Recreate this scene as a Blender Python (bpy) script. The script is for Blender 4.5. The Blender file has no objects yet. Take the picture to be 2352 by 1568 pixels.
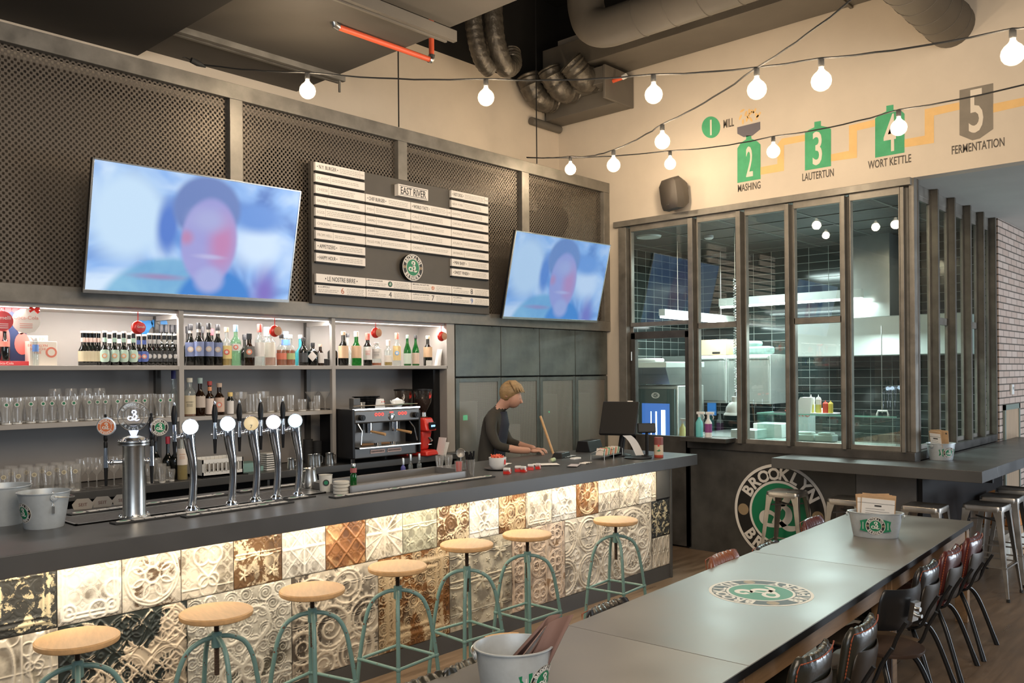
import bpy, math, random
import numpy as np
from mathutils import Matrix, Vector
R = random.Random(7)
PI = math.pi
SC = bpy.context.scene
COL = SC.collection

# ---------------------------------------------------------------- camera
FPX, YAW, ROLL, SHY, CH = 1959.0, math.radians(42.57), math.radians(-0.477), 70.9, 1.9
_f = np.array([math.cos(YAW), math.sin(YAW), 0.0])
_r0 = np.array([math.sin(YAW), -math.cos(YAW), 0.0])
_u0 = np.array([0.0, 0.0, 1.0])
_r = _r0 * math.cos(ROLL) + _u0 * math.sin(ROLL)
_u = -_r0 * math.sin(ROLL) + _u0 * math.cos(ROLL)
cam_d = bpy.data.cameras.new('camera')
cam = bpy.data.objects.new('camera', cam_d)
COL.objects.link(cam)
cam_d.sensor_width = 36.0
cam_d.lens = 36.0 * FPX / 2352.0
cam_d.shift_y = SHY / 2352.0
cam_d.clip_start = 0.05
cam.matrix_world = Matrix(((_r[0], _u[0], -_f[0], 0), (_r[1], _u[1], -_f[1], 0), (_r[2], _u[2], -_f[2], CH), (0, 0, 0, 1)))
SC.camera = cam

# ---------------------------------------------------------------- world, exposure, large lights
SC.view_settings.view_transform = 'Standard'
SC.view_settings.look = 'None'
SC.view_settings.exposure = 0.0
SC.view_settings.gamma = 1.0
SC.view_settings.use_curve_mapping = False
SC.cycles.use_denoising = True
SC.cycles.max_bounces = 8
SC.cycles.transparent_max_bounces = 24
SC.cycles.sample_clamp_indirect = 6.0
SC.cycles.caustics_reflective = False
SC.cycles.caustics_refractive = False
W = bpy.data.worlds.new('world')
SC.world = W
W.use_nodes = True
W.node_tree.nodes['Background'].inputs[0].default_value = (0.75, 0.85, 1.0, 1)
W.node_tree.nodes['Background'].inputs[1].default_value = 0.10


def area(name, loc, target, sx, sy, power, color, spread=PI):
    d = bpy.data.lights.new(name, 'AREA')
    d.shape = 'RECTANGLE'
    d.size, d.size_y = sx, sy
    d.energy = power
    d.color = color
    d.spread = spread
    o = bpy.data.objects.new(name, d)
    COL.objects.link(o)
    o.location = loc
    v = Vector(target) - Vector(loc)
    o.rotation_euler = v.to_track_quat('-Z', 'Y').to_euler()
    return o


def point(name, loc, power, color, radius=0.04):
    d = bpy.data.lights.new(name, 'POINT')
    d.energy = power
    d.color = color
    d.shadow_soft_size = radius
    o = bpy.data.objects.new(name, d)
    COL.objects.link(o)
    o.location = loc
    return o


WARM = (1.0, 0.74, 0.47)
COOL = (0.82, 1.0, 0.97)
# daylight assumed from behind the camera, plus added cool side and warm room fills
area('assumed_front_daylight', (-3.0, -2.5, 2.6), (6, 3.5, 0.8), 4.5, 2.4, 115, (0.80, 0.9, 1.0))  # assumed from cool light on the table tops, no windows are built
area('added_side_fill', (12.5, -3.5, 1.4), (9.0, 1.8, 2.7), 4.0, 2.2, 330, (0.80, 0.9, 1.0))  # added to brighten the brick and side ceiling, no window is built there
area('warm_room_fill', (1.0, -0.3, 4.2), (5.0, 3.6, 1.6), 3.5, 2.5, 200, (1.0, 0.84, 0.66))
# warm strip under the bar top, white strip over the lit shelf
area('bar_led_strip', (3.7, 4.10, 1.045), (3.7, 4.24, 0.0), 5.9, 0.03, 30, (1.0, 0.83, 0.60))
area('shelf_led_strip', (3.1, 5.87, 2.325), (3.1, 6.02, 1.9), 4.7, 0.03, 40, (1.0, 0.93, 0.86))
# kitchen
area('worktop_fill', (9.0, 3.6, 2.35), (8.9, 3.6, 0.0), 0.3, 1.4, 45, COOL)  # added to brighten the worktop, no lamp is built here
area('kitchen_tube_glow', (10.15, 4.65, 2.70), (10.15, 4.65, 0.0), 0.10, 1.8, 52, COOL)
area('kitchen_ceiling_glow', (9.27, 5.0, 3.27), (9.27, 5.0, 0.0), 0.55, 0.55, 45, COOL)
area('kitchen_second_tube_glow', (9.6, 5.55, 2.50), (9.6, 5.55, 0.0), 1.6, 0.08, 30, COOL)

# ---------------------------------------------------------------- helpers
def at(px, py, axis, val):
    """the point where the sight line through a pixel of the photo meets the plane axis = val"""
    d = _f + _r * (px - 1176) / FPX - _u * (py - 784 - SHY) / FPX
    o = np.array([0, 0, CH])
    i = 'xyz'.index(axis)
    return Vector(o + d * (val - o[i]) / d[i])


def dist(p):
    return p[0] * _f[0] + p[1] * _f[1]


def away(px, py, w):
    d = _f + _r * (px - 1176) / FPX - _u * (py - 784 - SHY) / FPX
    return Vector(np.array([0, 0, CH]) + d * w)


_mats = {}


def M(name, col=(0.5, 0.5, 0.5), rough=0.5, metal=0.0, var=0.0, scale=8.0, bump=0.0, bscale=40.0, rvar=0.0,
      coat=0.0, emit=None, estr=0.0, col2=None, stretch=None, trans=0.0, detail=5.0):
    if name in _mats:
        return _mats[name]
    m = bpy.data.materials.new(name)
    m.use_nodes = True
    nt = m.node_tree
    b = nt.nodes['Principled BSDF']
    b.inputs['Base Color'].default_value = (*col, 1)
    b.inputs['Roughness'].default_value = rough
    b.inputs['Metallic'].default_value = metal
    if coat:
        b.inputs['Coat Weight'].default_value = coat
        b.inputs['Coat Roughness'].default_value = 0.08
    if emit:
        b.inputs['Emission Color'].default_value = (*emit, 1)
        b.inputs['Emission Strength'].default_value = estr
    if trans:
        b.inputs['Transmission Weight'].default_value = trans
    tc = nt.nodes.new('ShaderNodeTexCoord')
    mp = nt.nodes.new('ShaderNodeMapping')
    nt.links.new(tc.outputs['Object'], mp.inputs[0])
    if stretch:
        mp.inputs['Scale'].default_value = stretch
    if var or col2 or rvar:
        n = nt.nodes.new('ShaderNodeTexNoise')
        n.inputs['Scale'].default_value = scale
        n.inputs['Detail'].default_value = detail
        n.inputs['Roughness'].default_value = 0.6
        nt.links.new(mp.outputs[0], n.inputs['Vector'])
        cr = nt.nodes.new('ShaderNodeValToRGB')
        cr.color_ramp.elements[0].position = 0.32
        cr.color_ramp.elements[1].position = 0.68
        c2 = col2 or tuple(min(1, c * (1 + var)) for c in col)
        c1 = col if col2 else tuple(c * (1 - var) for c in col)
        cr.color_ramp.elements[0].color = (*c1, 1)
        cr.color_ramp.elements[1].color = (*c2, 1)
        nt.links.new(n.outputs['Fac'], cr.inputs[0])
        nt.links.new(cr.outputs[0], b.inputs['Base Color'])
        if rvar:
            mr = nt.nodes.new('ShaderNodeMapRange')
            mr.inputs[1].default_value, mr.inputs[2].default_value = 0.3, 0.7
            mr.inputs[3].default_value, mr.inputs[4].default_value = rough - rvar, rough + rvar
            nt.links.new(n.outputs['Fac'], mr.inputs[0])
            nt.links.new(mr.outputs[0], b.inputs['Roughness'])
    if bump:
        n2 = nt.nodes.new('ShaderNodeTexNoise')
        n2.inputs['Scale'].default_value = bscale
        n2.inputs['Detail'].default_value = 4
        nt.links.new(mp.outputs[0], n2.inputs['Vector'])
        bp = nt.nodes.new('ShaderNodeBump')
        bp.inputs['Strength'].default_value = bump
        bp.inputs['Distance'].default_value = 0.01
        nt.links.new(n2.outputs['Fac'], bp.inputs['Height'])
        nt.links.new(bp.outputs[0], b.inputs['Normal'])
    _mats[name] = m
    return m


def Mglass(name, tint=(1, 1, 1), body=0.06, rough=0.02, gloss=1.0, bodycol=(0.8, 0.85, 0.85)):
    """thin glass: sees through, mirrors by Fresnel, a little body of its own"""
    if name in _mats:
        return _mats[name]
    m = bpy.data.materials.new(name)
    m.use_nodes = True
    nt = m.node_tree
    nt.nodes.clear()
    out = nt.nodes.new('ShaderNodeOutputMaterial')
    tr = nt.nodes.new('ShaderNodeBsdfTransparent')
    tr.inputs[0].default_value = (*tint, 1)
    gl = nt.nodes.new('ShaderNodeBsdfGlossy')
    gl.inputs['Roughness'].default_value = rough
    df = nt.nodes.new('ShaderNodeBsdfDiffuse')
    df.inputs[0].default_value = (*bodycol, 1)
    lw = nt.nodes.new('ShaderNodeLayerWeight')
    lw.inputs[0].default_value = 0.5
    pw = nt.nodes.new('ShaderNodeMath')
    pw.operation = 'POWER'
    pw.inputs[1].default_value = 4.5
    nt.links.new(lw.outputs['Facing'], pw.inputs[0])
    fr = nt.nodes.new('ShaderNodeMath')
    fr.operation = 'MULTIPLY_ADD'
    fr.inputs[1].default_value = 0.9
    fr.inputs[2].default_value = 0.045
    nt.links.new(pw.outputs[0], fr.inputs[0])
    mu = nt.nodes.new('ShaderNodeMath')
    mu.operation = 'MULTIPLY'
    mu.use_clamp = True
    mu.inputs[1].default_value = gloss
    m1 = nt.nodes.new('ShaderNodeMixShader')
    m1.inputs[0].default_value = body
    m2 = nt.nodes.new('ShaderNodeMixShader')
    nt.links.new(tr.outputs[0], m1.inputs[1])
    nt.links.new(df.outputs[0], m1.inputs[2])
    nt.links.new(fr.outputs[0], mu.inputs[0])
    nt.links.new(mu.outputs[0], m2.inputs[0])
    nt.links.new(m1.outputs[0], m2.inputs[1])
    nt.links.new(gl.outputs[0], m2.inputs[2])
    nt.links.new(m2.outputs[0], out.inputs[0])
    _mats[name] = m
    return m


def rotz(a):
    return Matrix.Rotation(a, 4, 'Z')


def T(x, y, z):
    return Matrix.Translation((x, y, z))


class MB:
    """collects shapes; build() links them as ONE mesh object"""

    def __init__(s):
        s.v, s.f, s.m, s.mats = [], [], [], []
        s.cur = 0

    def mat(s, m):
        if m not in s.mats:
            s.mats.append(m)
        s.cur = s.mats.index(m)
        return s

    def add(s, vs, fs, X=None):
        o = len(s.v)
        if X is not None:
            vs = [X @ Vector(p) for p in vs]
        s.v += [tuple(p) for p in vs]
        s.f += [tuple(i + o for i in f) for f in fs]
        s.m += [s.cur] * len(fs)
        return s

    def box(s, x0, x1, y0, y1, z0, z1, X=None):
        if x0 > x1: x0, x1 = x1, x0
        if y0 > y1: y0, y1 = y1, y0
        if z0 > z1: z0, z1 = z1, z0
        v = [(x0, y0, z0), (x1, y0, z0), (x1, y1, z0), (x0, y1, z0), (x0, y0, z1), (x1, y0, z1), (x1, y1, z1), (x0, y1, z1)]
        f = [(0, 3, 2, 1), (4, 5, 6, 7), (0, 1, 5, 4), (1, 2, 6, 5), (2, 3, 7, 6), (3, 0, 4, 7)]
        return s.add(v, f, X)

    def taper(s, a, b, X=None):
        """frustum between two rectangles (x0,x1,y0,y1,z)"""
        v = [(a[0], a[2], a[4]), (a[1], a[2], a[4]), (a[1], a[3], a[4]), (a[0], a[3], a[4]),
             (b[0], b[2], b[4]), (b[1], b[2], b[4]), (b[1], b[3], b[4]), (b[0], b[3], b[4])]
        f = [(0, 3, 2, 1), (4, 5, 6, 7), (0, 1, 5, 4), (1, 2, 6, 5), (2, 3, 7, 6), (3, 0, 4, 7)]
        return s.add(v, f, X)

    def lathe(s, prof, n=24, X=None, sx=1.0, sy=1.0, cap=True):
        """prof: list of (r, z)"""
        v, f = [], []
        for r, z in prof:
            for k in range(n):
                a = 2 * PI * k / n
                v.append((r * math.cos(a) * sx, r * math.sin(a) * sy, z))
        for i in range(len(prof) - 1):
            for k in range(n):
                k2 = (k + 1) % n
                f.append((i * n + k, i * n + k2, (i + 1) * n + k2, (i + 1) * n + k))
        if cap:
            if prof[0][0] > 1e-5:
                f.append(tuple(range(n - 1, -1, -1)))
            if prof[-1][0] > 1e-5:
                f.append(tuple((len(prof) - 1) * n + k for k in range(n)))
        return s.add(v, f, X)

    def cyl(s, p0, p1, r0, r1=None, n=16):
        return s.tube([p0, p1], [r0, r0 if r1 is None else r1], n)

    def tube(s, pts, rad, n=10, closed=False, X=None):
        pts = [Vector(p) for p in pts]
        if not isinstance(rad, (list, tuple)):
            rad = [rad] * len(pts)
        v, f = [], []
        N = len(pts)
        tang = []
        for i in range(N):
            a = pts[i - 1] if (i > 0 or closed) else pts[i]
            b = pts[(i + 1) % N] if (i < N - 1 or closed) else pts[i]
            t = (b - a)
            tang.append(t.normalized() if t.length > 1e-9 else Vector((0, 0, 1)))
        up = Vector((0, 0, 1)) if abs(tang[0].z) < 0.9 else Vector((1, 0, 0))
        nrm = (up - tang[0] * up.dot(tang[0])).normalized()
        for i in range(N):
            nrm = nrm - tang[i] * nrm.dot(tang[i])
            nrm = nrm.normalized() if nrm.length > 1e-6 else tang[i].orthogonal().normalized()
            bn = tang[i].cross(nrm)
            for k in range(n):
                a = 2 * PI * k / n
                v.append(pts[i] + (nrm * math.cos(a) + bn * math.sin(a)) * rad[i])
        for i in range(N if closed else N - 1):
            j = (i + 1) % N
            for k in range(n):
                k2 = (k + 1) % n
                f.append((i * n + k, i * n + k2, j * n + k2, j * n + k))
        if not closed:
            f.append(tuple(range(n - 1, -1, -1)))
            f.append(tuple((N - 1) * n + k for k in range(n)))
        return s.add(v, f, X)

    def prism(s, poly, h, X=None):
        """flat polygon in xy, extruded from z=0 to z=h"""
        n = len(poly)
        v = [(x, y, 0) for x, y in poly] + [(x, y, h) for x, y in poly]
        f = [tuple(range(n - 1, -1, -1)), tuple(range(n, 2 * n))]
        for k in range(n):
            k2 = (k + 1) % n
            f.append((k, k2, n + k2, n + k))
        return s.add(v, f, X)

    def disc(s, r, z=0.0, h=0.001, X=None, n=48, r0=0.0):
        if r0 <= 0:
            return s.prism([(r * math.cos(2 * PI * k / n), r * math.sin(2 * PI * k / n)) for k in range(n)], h, (X or Matrix()) @ T(0, 0, z))
        v, f = [], []
        for k in range(n):
            a = 2 * PI * k / n
            c, q = math.cos(a), math.sin(a)
            v += [(r0 * c, r0 * q, z), (r * c, r * q, z), (r * c, r * q, z + h), (r0 * c, r0 * q, z + h)]
        for k in range(n):
            a, b = 4 * k, 4 * ((k + 1) % n)
            f += [(a + 3, a + 2, b + 2, b + 3), (a + 1, b + 1, b + 2, a + 2), (a, a + 3, b + 3, b), (a, b, b + 1, a + 1)]
        return s.add(v, f, X)

    def sphere(s, c, r, n=16, sx=1, sy=1, sz=1, X=None):
        prof = [(max(1e-6, r * math.sin(PI * i / (n // 2))), -r * sz * math.cos(PI * i / (n // 2))) for i in range(n // 2 + 1)]
        XX = (X or Matrix()) @ T(*c)
        return s.lathe(prof, n, XX, sx, sy, cap=False)

    def ribbon(s, path, wid, z, h, X=None):
        """flat brush stroke: path of (x, y), width at each point"""
        n = len(path)
        v, f = [], []
        for i in range(n):
            a = path[max(0, i - 1)]
            b = path[min(n - 1, i + 1)]
            tx, ty = b[0] - a[0], b[1] - a[1]
            L = math.hypot(tx, ty) or 1
            nx, ny = -ty / L, tx / L
            w = wid[i] / 2
            v += [(path[i][0] + nx * w, path[i][1] + ny * w, z), (path[i][0] - nx * w, path[i][1] - ny * w, z),
                  (path[i][0] + nx * w, path[i][1] + ny * w, z + h), (path[i][0] - nx * w, path[i][1] - ny * w, z + h)]
        for i in range(n - 1):
            a, b = 4 * i, 4 * (i + 1)
            f += [(a + 2, a + 3, b + 3, b + 2), (a, a + 2, b + 2, b), (a + 1, b + 1, b + 3, a + 3)]
        return s.add(v, f, X)

    def text(s, txt, size, X, ext=0.0006, width=None, align='CENTER', bold=0.0):
        vs, fs = text_mesh(txt, ext, bold)
        if not vs:
            return s
        xs = [p[0] for p in vs]
        w0 = max(xs) - min(xs)
        k = size
        kx = k if width is None else width / max(w0, 1e-6)
        off = {'CENTER': -(max(xs) + min(xs)) / 2, 'LEFT': -min(xs)}[align]
        ys = [p[1] for p in vs]
        return s.add([((p[0] + off) * kx, p[1] * k, p[2]) for p in vs], fs, X)

    def build(s, name, mat=None, parent=None, smooth=38, bevel=0.0, loc=None):
        me = bpy.data.meshes.new(name)
        me.from_pydata(s.v, [], s.f)
        if s.mats:
            for m in s.mats:
                me.materials.append(m)
            me.polygons.foreach_set('material_index', s.m)
        elif mat:
            me.materials.append(mat)
        me.validate()
        if smooth:
            me.shade_smooth()
            me.set_sharp_from_angle(angle=math.radians(smooth))
        me.update()
        o = bpy.data.objects.new(name, me)
        COL.objects.link(o)
        if parent is not None:
            o.parent = parent
        if loc is not None:
            o.location = loc
        if bevel:
            b = o.modifiers.new('bevel', 'BEVEL')
            b.width = bevel
            b.segments = 2
            b.limit_method = 'ANGLE'
            b.angle_limit = math.radians(40)
            b.harden_normals = False
        return o


_txt = {}


def text_mesh(txt, ext, bold=0.0):
    """letters as a mesh, cap height about 0.7 per unit, z from 0 to 2*ext (unscaled)"""
    key = (txt, ext, bold)
    if key in _txt:
        return _txt[key]
    cu = bpy.data.curves.new('letters', 'FONT')
    cu.body = txt
    cu.size = 1.0
    cu.extrude = ext
    cu.offset = bold
    cu.resolution_u = 3
    o = bpy.data.objects.new('letters', cu)
    COL.objects.link(o)
    dg = bpy.context.evaluated_depsgraph_get()
    me = bpy.data.meshes.new_from_object(o.evaluated_get(dg))
    vs = [(v.co.x, v.co.y, v.co.z + ext) for v in me.vertices]
    fs = [tuple(p.vertices) for p in me.polygons]
    bpy.data.objects.remove(o)
    bpy.data.curves.remove(cu)
    bpy.data.meshes.remove(me)
    _txt[key] = (vs, fs)
    return _txt[key]


def thing(name, label, cat, loc=(0, 0, 0), rz=0.0, group=None):
    o = bpy.data.objects.new(name, None)
    COL.objects.link(o)
    o.empty_display_size = 0.05
    o.location = loc
    o.rotation_euler = (0, 0, rz)
    o['label'] = label
    o['category'] = cat
    if group:
        o['group'] = group
    return o


def tag(o, label, cat, group=None):
    o['label'] = label
    o['category'] = cat
    if group:
        o['group'] = group
    return o


def struct(o, label=None):
    o['kind'] = 'structure'
    if label:
        o['label'] = label
    return o


def kids(o, _c={}):
    return list(o.children)


def dup(root, loc, rz=0.0, label=None, group=None, scale=None):
    r = root.copy()
    COL.objects.link(r)
    r.location = loc
    r.rotation_euler = (0, 0, rz)
    if scale:
        r.scale = (scale, scale, scale) if not isinstance(scale, tuple) else scale
    if label:
        r['label'] = label
    if group:
        r['group'] = group
    for ch in list(root.children):
        c = ch.copy()
        COL.objects.link(c)
        c.parent = r
        for g in list(ch.children):
            d = g.copy()
            COL.objects.link(d)
            d.parent = c
    return r


def smoothpath(pts, n=8, closed=False):
    """Catmull-Rom through points of any dimension"""
    P = [tuple(p) for p in pts]
    out = []
    N = len(P)
    for i in range(N if closed else N - 1):
        p0 = P[i - 1] if (i > 0 or closed) else P[i]
        p1, p2 = P[i], P[(i + 1) % N]
        p3 = P[(i + 2) % N] if (i + 2 < N or closed) else P[(i + 1) % N]
        for k in range(n):
            t = k / n
            out.append(tuple(0.5 * ((2 * b) + (-a + c) * t + (2 * a - 5 * b + 4 * c - d) * t * t + (-a + 3 * b - 3 * c + d) * t ** 3)
                             for a, b, c, d in zip(p0, p1, p2, p3)))
    if not closed:
        out.append(P[-1])
    return out


ORD = ['first', 'second', 'third', 'fourth', 'fifth', 'sixth', 'seventh', 'eighth', 'ninth', 'tenth', 'eleventh', 'twelfth',
       'thirteenth', 'fourteenth', 'fifteenth', 'sixteenth']


# ---------------------------------------------------------------- common materials
m_steel = M('brushed_steel', (0.62, 0.62, 0.60), 0.28, 1.0, var=0.06, scale=30)
m_chrome = M('chrome', (0.85, 0.86, 0.88), 0.06, 1.0)
m_galv = M('galvanised_zinc', (0.52, 0.56, 0.58), 0.42, 0.35, var=0.06, scale=25)
m_black = M('black_plastic', (0.012, 0.012, 0.013), 0.4)
m_black.node_tree.nodes['Principled BSDF'].inputs['Specular IOR Level'].default_value = 0.22
m_rubber = M('black_rubber', (0.015, 0.015, 0.015), 0.75)
m_white = M('white_plastic', (0.8, 0.8, 0.78), 0.4)
m_paper = M('white_paper', (0.82, 0.80, 0.77), 0.8, var=0.04, scale=5)
m_kraft = M('kraft_paper', (0.50, 0.33, 0.19), 0.8, var=0.1, scale=12)
m_red = M('red_plastic', (0.65, 0.03, 0.02), 0.35, coat=0.3)
m_orange = M('orange_pipe_paint', (0.75, 0.12, 0.05), 0.45)
m_glass = Mglass('clear_glass', (0.99, 0.99, 0.99), 0.02, 0.03, 1.0)
m_zinc_top = M('dark_zinc_sheet', (0.082, 0.082, 0.082), 0.38, 0.2, var=0.12, scale=2.2, rvar=0.05, detail=2)
m_darksteel = M('blackened_steel', (0.075, 0.070, 0.064), 0.45, 0.3, var=0.3, scale=4.5, rvar=0.1)
m_frame = M('grey_steel_frame', (0.215, 0.20, 0.175), 0.45, 0.4, var=0.2, scale=7, rvar=0.1)
m_pine = M('pine_wood', (0.30, 0.175, 0.085), 0.55, var=0.22, scale=9, stretch=(0.25, 3, 3))
m_seatwood = M('beech_seat', (0.60, 0.36, 0.17), 0.42, var=0.12, scale=6, stretch=(1, 7, 7))
m_logo_w = M('logo_white', (0.72, 0.69, 0.64), 0.5)
m_logo_k = M('logo_black', (0.015, 0.014, 0.013), 0.45)
m_logo_g = M('logo_green', (0.008, 0.19, 0.085), 0.45)
m_logo_t = M('logo_tan', (0.30, 0.22, 0.13), 0.5)
m_ink = M('dark_ink', (0.05, 0.05, 0.05), 0.7)
m_cream = M('cream_plaster', (0.65, 0.565, 0.46), 0.85, var=0.05, scale=1.6, bump=0.05, bscale=30)


def brew_b(mb, Rr, z, h, X, k=1.0, wk=1.0):
    """the looping script letter inside the green disc; Rr is the disc's radius"""
    p = smoothpath([(-0.10, 0.42), (-0.16, 0.58), (-0.04, 0.72), (0.16, 0.70), (0.27, 0.52), (0.16, 0.34), (-0.04, 0.28),
                    (0.12, 0.24), (0.30, 0.10), (0.30, -0.14), (0.12, -0.34), (-0.16, -0.42), (-0.44, -0.42), (-0.62, -0.28),
                    (-0.58, -0.08), (-0.36, 0.0), (-0.14, -0.10), (0.04, -0.30), (0.26, -0.46), (0.52, -0.44), (0.66, -0.32)], 7)
    wd = smoothpath([(w,) for w in (0.20, 0.17, 0.14, 0.18, 0.23, 0.20, 0.12, 0.14, 0.21, 0.25, 0.20, 0.14, 0.12, 0.15, 0.17, 0.14, 0.12,
                                    0.14, 0.18, 0.15, 0.04)], 7)
    mb.ribbon([(a * Rr * k, b * Rr * k) for a, b in p], [w[0] * Rr * k * wk for w in wd], z, h, X)
    q = smoothpath([(0.30, 0.62), (0.12, 0.30), (-0.02, 0.05), (-0.14, -0.16), (-0.22, -0.36)], 5)
    mb.ribbon([(a * Rr * k, b * Rr * k) for a, b in q], [0.10 * Rr * k * wk] * len(q), z - h * 0.1, h, X)


def logo_mesh(mb, Rr, X, ring=None, disc=None, letters=None, t=0.0012, script=None, words=('BROOKLYN', 'BREWERY'), dots=True, rim=None):
    """round badge in the xy plane facing +z: rim, ring with curved words, disc with script letter"""
    mb.mat(rim or m_logo_w).disc(Rr, 0, t, X, 64)
    mb.mat(ring or m_logo_k).disc(Rr * 0.94, t, t * 0.5, X, 64)
    mb.mat(rim or m_logo_w).disc(Rr * 0.66, t * 1.5, t * 0.4, X, 56)
    mb.mat(disc or m_logo_g).disc(Rr * 0.61, t * 1.9, t * 0.4, X, 56)
    mb.mat(script or m_logo_w)
    brew_b(mb, Rr * 0.61, t * 2.4, t * 0.5, X, 1.02)
    lm = letters or m_logo_w
    mb.mat(lm)
    size = Rr * 0.33
    rr = Rr * 0.80
    for word, top in zip(words, (True, False)):
        n = len(word)
        span = math.radians(118 if top else 104)
        for i, ch in enumerate(word):
            a = span * (0.5 - i / (n - 1))
            if top:
                ang = PI / 2 + a
                XX = X @ rotz(ang - PI / 2) @ T(0, rr - size * 0.35, t * 1.6)
            else:
                ang = -PI / 2 - a
                XX = X @ rotz(ang + PI / 2) @ T(0, -rr - size * 0.35, t * 1.6)
            mb.text(ch, size, XX, ext=t * 0.4, bold=0.035)
    if dots:
        mb.mat(m_logo_t)
        for sx in (-1, 1):
            mb.disc(Rr * 0.12, t * 1.6, t * 0.3, X @ T(sx * Rr * 0.80, 0, 0), 24)


def facing(loc, n, up=(0, 0, 1)):
    """matrix whose local z looks along n, local y along up"""
    n = Vector(n).normalized()
    u = Vector(up)
    u = (u - n * u.dot(n)).normalized()
    x = u.cross(n)
    return Matrix(((x.x, u.x, n.x, loc[0]), (x.y, u.y, n.y, loc[1]), (x.z, u.z, n.z, loc[2]), (0, 0, 0, 1)))

# ================================================================ THE ROOM
m_floor = M('worn_wood_floor', (0.125, 0.085, 0.055), 0.38, var=0.0, col2=(0.22, 0.155, 0.105), scale=3.0, stretch=(0.6, 5, 1), rvar=0.12, bump=0.05, bscale=20)
m_black_ceil = M('black_ceiling_paint', (0.008, 0.007, 0.006), 0.9)
m_soffit = M('grey_ceiling_board', (0.09, 0.08, 0.068), 0.75, var=0.1, scale=1.2)
m_soffit2 = M('side_ceiling_paint', (0.52, 0.52, 0.49), 0.8, var=0.08, scale=1.0)
m_duct = M('grey_duct_paint', (0.135, 0.12, 0.10), 0.6, var=0.1, scale=2)
m_wallsteel = M('dark_wall_steel', (0.075, 0.072, 0.066), 0.48, 0.25, var=0.35, scale=2.4, rvar=0.12)
m_wallpale = M('waxed_steel_panel', (0.17, 0.165, 0.16), 0.5, 0.25, var=0.22, scale=2.0, rvar=0.1)


def brick_mat():
    m = bpy.data.materials.new('whitewashed_brick')
    m.use_nodes = True
    nt = m.node_tree
    b = nt.nodes['Principled BSDF']
    b.inputs['Roughness'].default_value = 0.85
    tc = nt.nodes.new('ShaderNodeTexCoord')
    mp = nt.nodes.new('ShaderNodeMapping')
    mp.inputs['Rotation'].default_value = (PI / 2, 0, 0)
    nt.links.new(tc.outputs['Object'], mp.inputs[0])
    br = nt.nodes.new('ShaderNodeTexBrick')
    br.inputs['Scale'].default_value = 1.0
    br.inputs['Brick Width'].default_value = 0.26
    br.inputs['Row Height'].default_value = 0.078
    br.inputs['Mortar Size'].default_value = 0.007
    br.inputs['Color1'].default_value = (0.56, 0.45, 0.39, 1)
    br.inputs['Color2'].default_value = (0.48, 0.36, 0.30, 1)
    br.inputs['Mortar'].default_value = (0.10, 0.085, 0.07, 1)
    nt.links.new(mp.outputs[0], br.inputs['Vector'])
    nt.links.new(br.outputs['Color'], b.inputs['Base Color'])
    bp = nt.nodes.new('ShaderNodeBump')
    bp.invert = True
    bp.inputs['Strength'].default_value = 0.8
    bp.inputs['Distance'].default_value = 0.012
    nt.links.new(br.outputs['Fac'], bp.inputs['Height'])
    nt.links.new(bp.outputs[0], b.inputs['Normal'])
    return m


def tile_mat(name='dark_glazed_tile', col=(0.012, 0.018, 0.018), grout=(0.30, 0.33, 0.31), w=0.20, h=0.10, rot=0):
    m = bpy.data.materials.new(name)
    m.use_nodes = True
    nt = m.node_tree
    b = nt.nodes['Principled BSDF']
    tc = nt.nodes.new('ShaderNodeTexCoord')
    sx_ = nt.nodes.new('ShaderNodeSeparateXYZ')
    mp = nt.nodes.new('ShaderNodeCombineXYZ')
    nt.links.new(tc.outputs['Object'], sx_.inputs[0])
    nt.links.new(sx_.outputs[rot], mp.inputs[0])
    nt.links.new(sx_.outputs[2], mp.inputs[1])
    br = nt.nodes.new('ShaderNodeTexBrick')
    br.offset = 0.0
    br.inputs['Scale'].default_value = 1.0
    br.inputs['Brick Width'].default_value = w
    br.inputs['Row Height'].default_value = h
    br.inputs['Mortar Size'].default_value = 0.0035
    br.inputs['Mortar Smooth'].default_value = 0.3
    br.inputs['Color1'].default_value = (*col, 1)
    br.inputs['Color2'].default_value = (col[0] * 2, col[1] * 2, col[2] * 2, 1)
    br.inputs['Mortar'].default_value = (*grout, 1)
    nt.links.new(mp.outputs[0], br.inputs['Vector'])
    nt.links.new(br.outputs['Color'], b.inputs['Base Color'])
    mr = nt.nodes.new('ShaderNodeMapRange')
    mr.inputs[3].default_value, mr.inputs[4].default_value = 0.10, 0.8
    nt.links.new(br.outputs['Fac'], mr.inputs[0])
    nt.links.new(mr.outputs[0], b.inputs['Roughness'])
    bp = nt.nodes.new('ShaderNodeBump')
    bp.invert = True
    bp.inputs['Strength'].default_value = 0.5
    bp.inputs['Distance'].default_value = 0.004
    nt.links.new(br.outputs['Fac'], bp.inputs['Height'])
    nt.links.new(bp.outputs[0], b.inputs['Normal'])
    return m


m_brick = brick_mat()
m_tile_x = tile_mat('dark_tile_side_wall')
m_tile_y = tile_mat('dark_tile_end_wall', rot=1, w=0.26)

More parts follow.
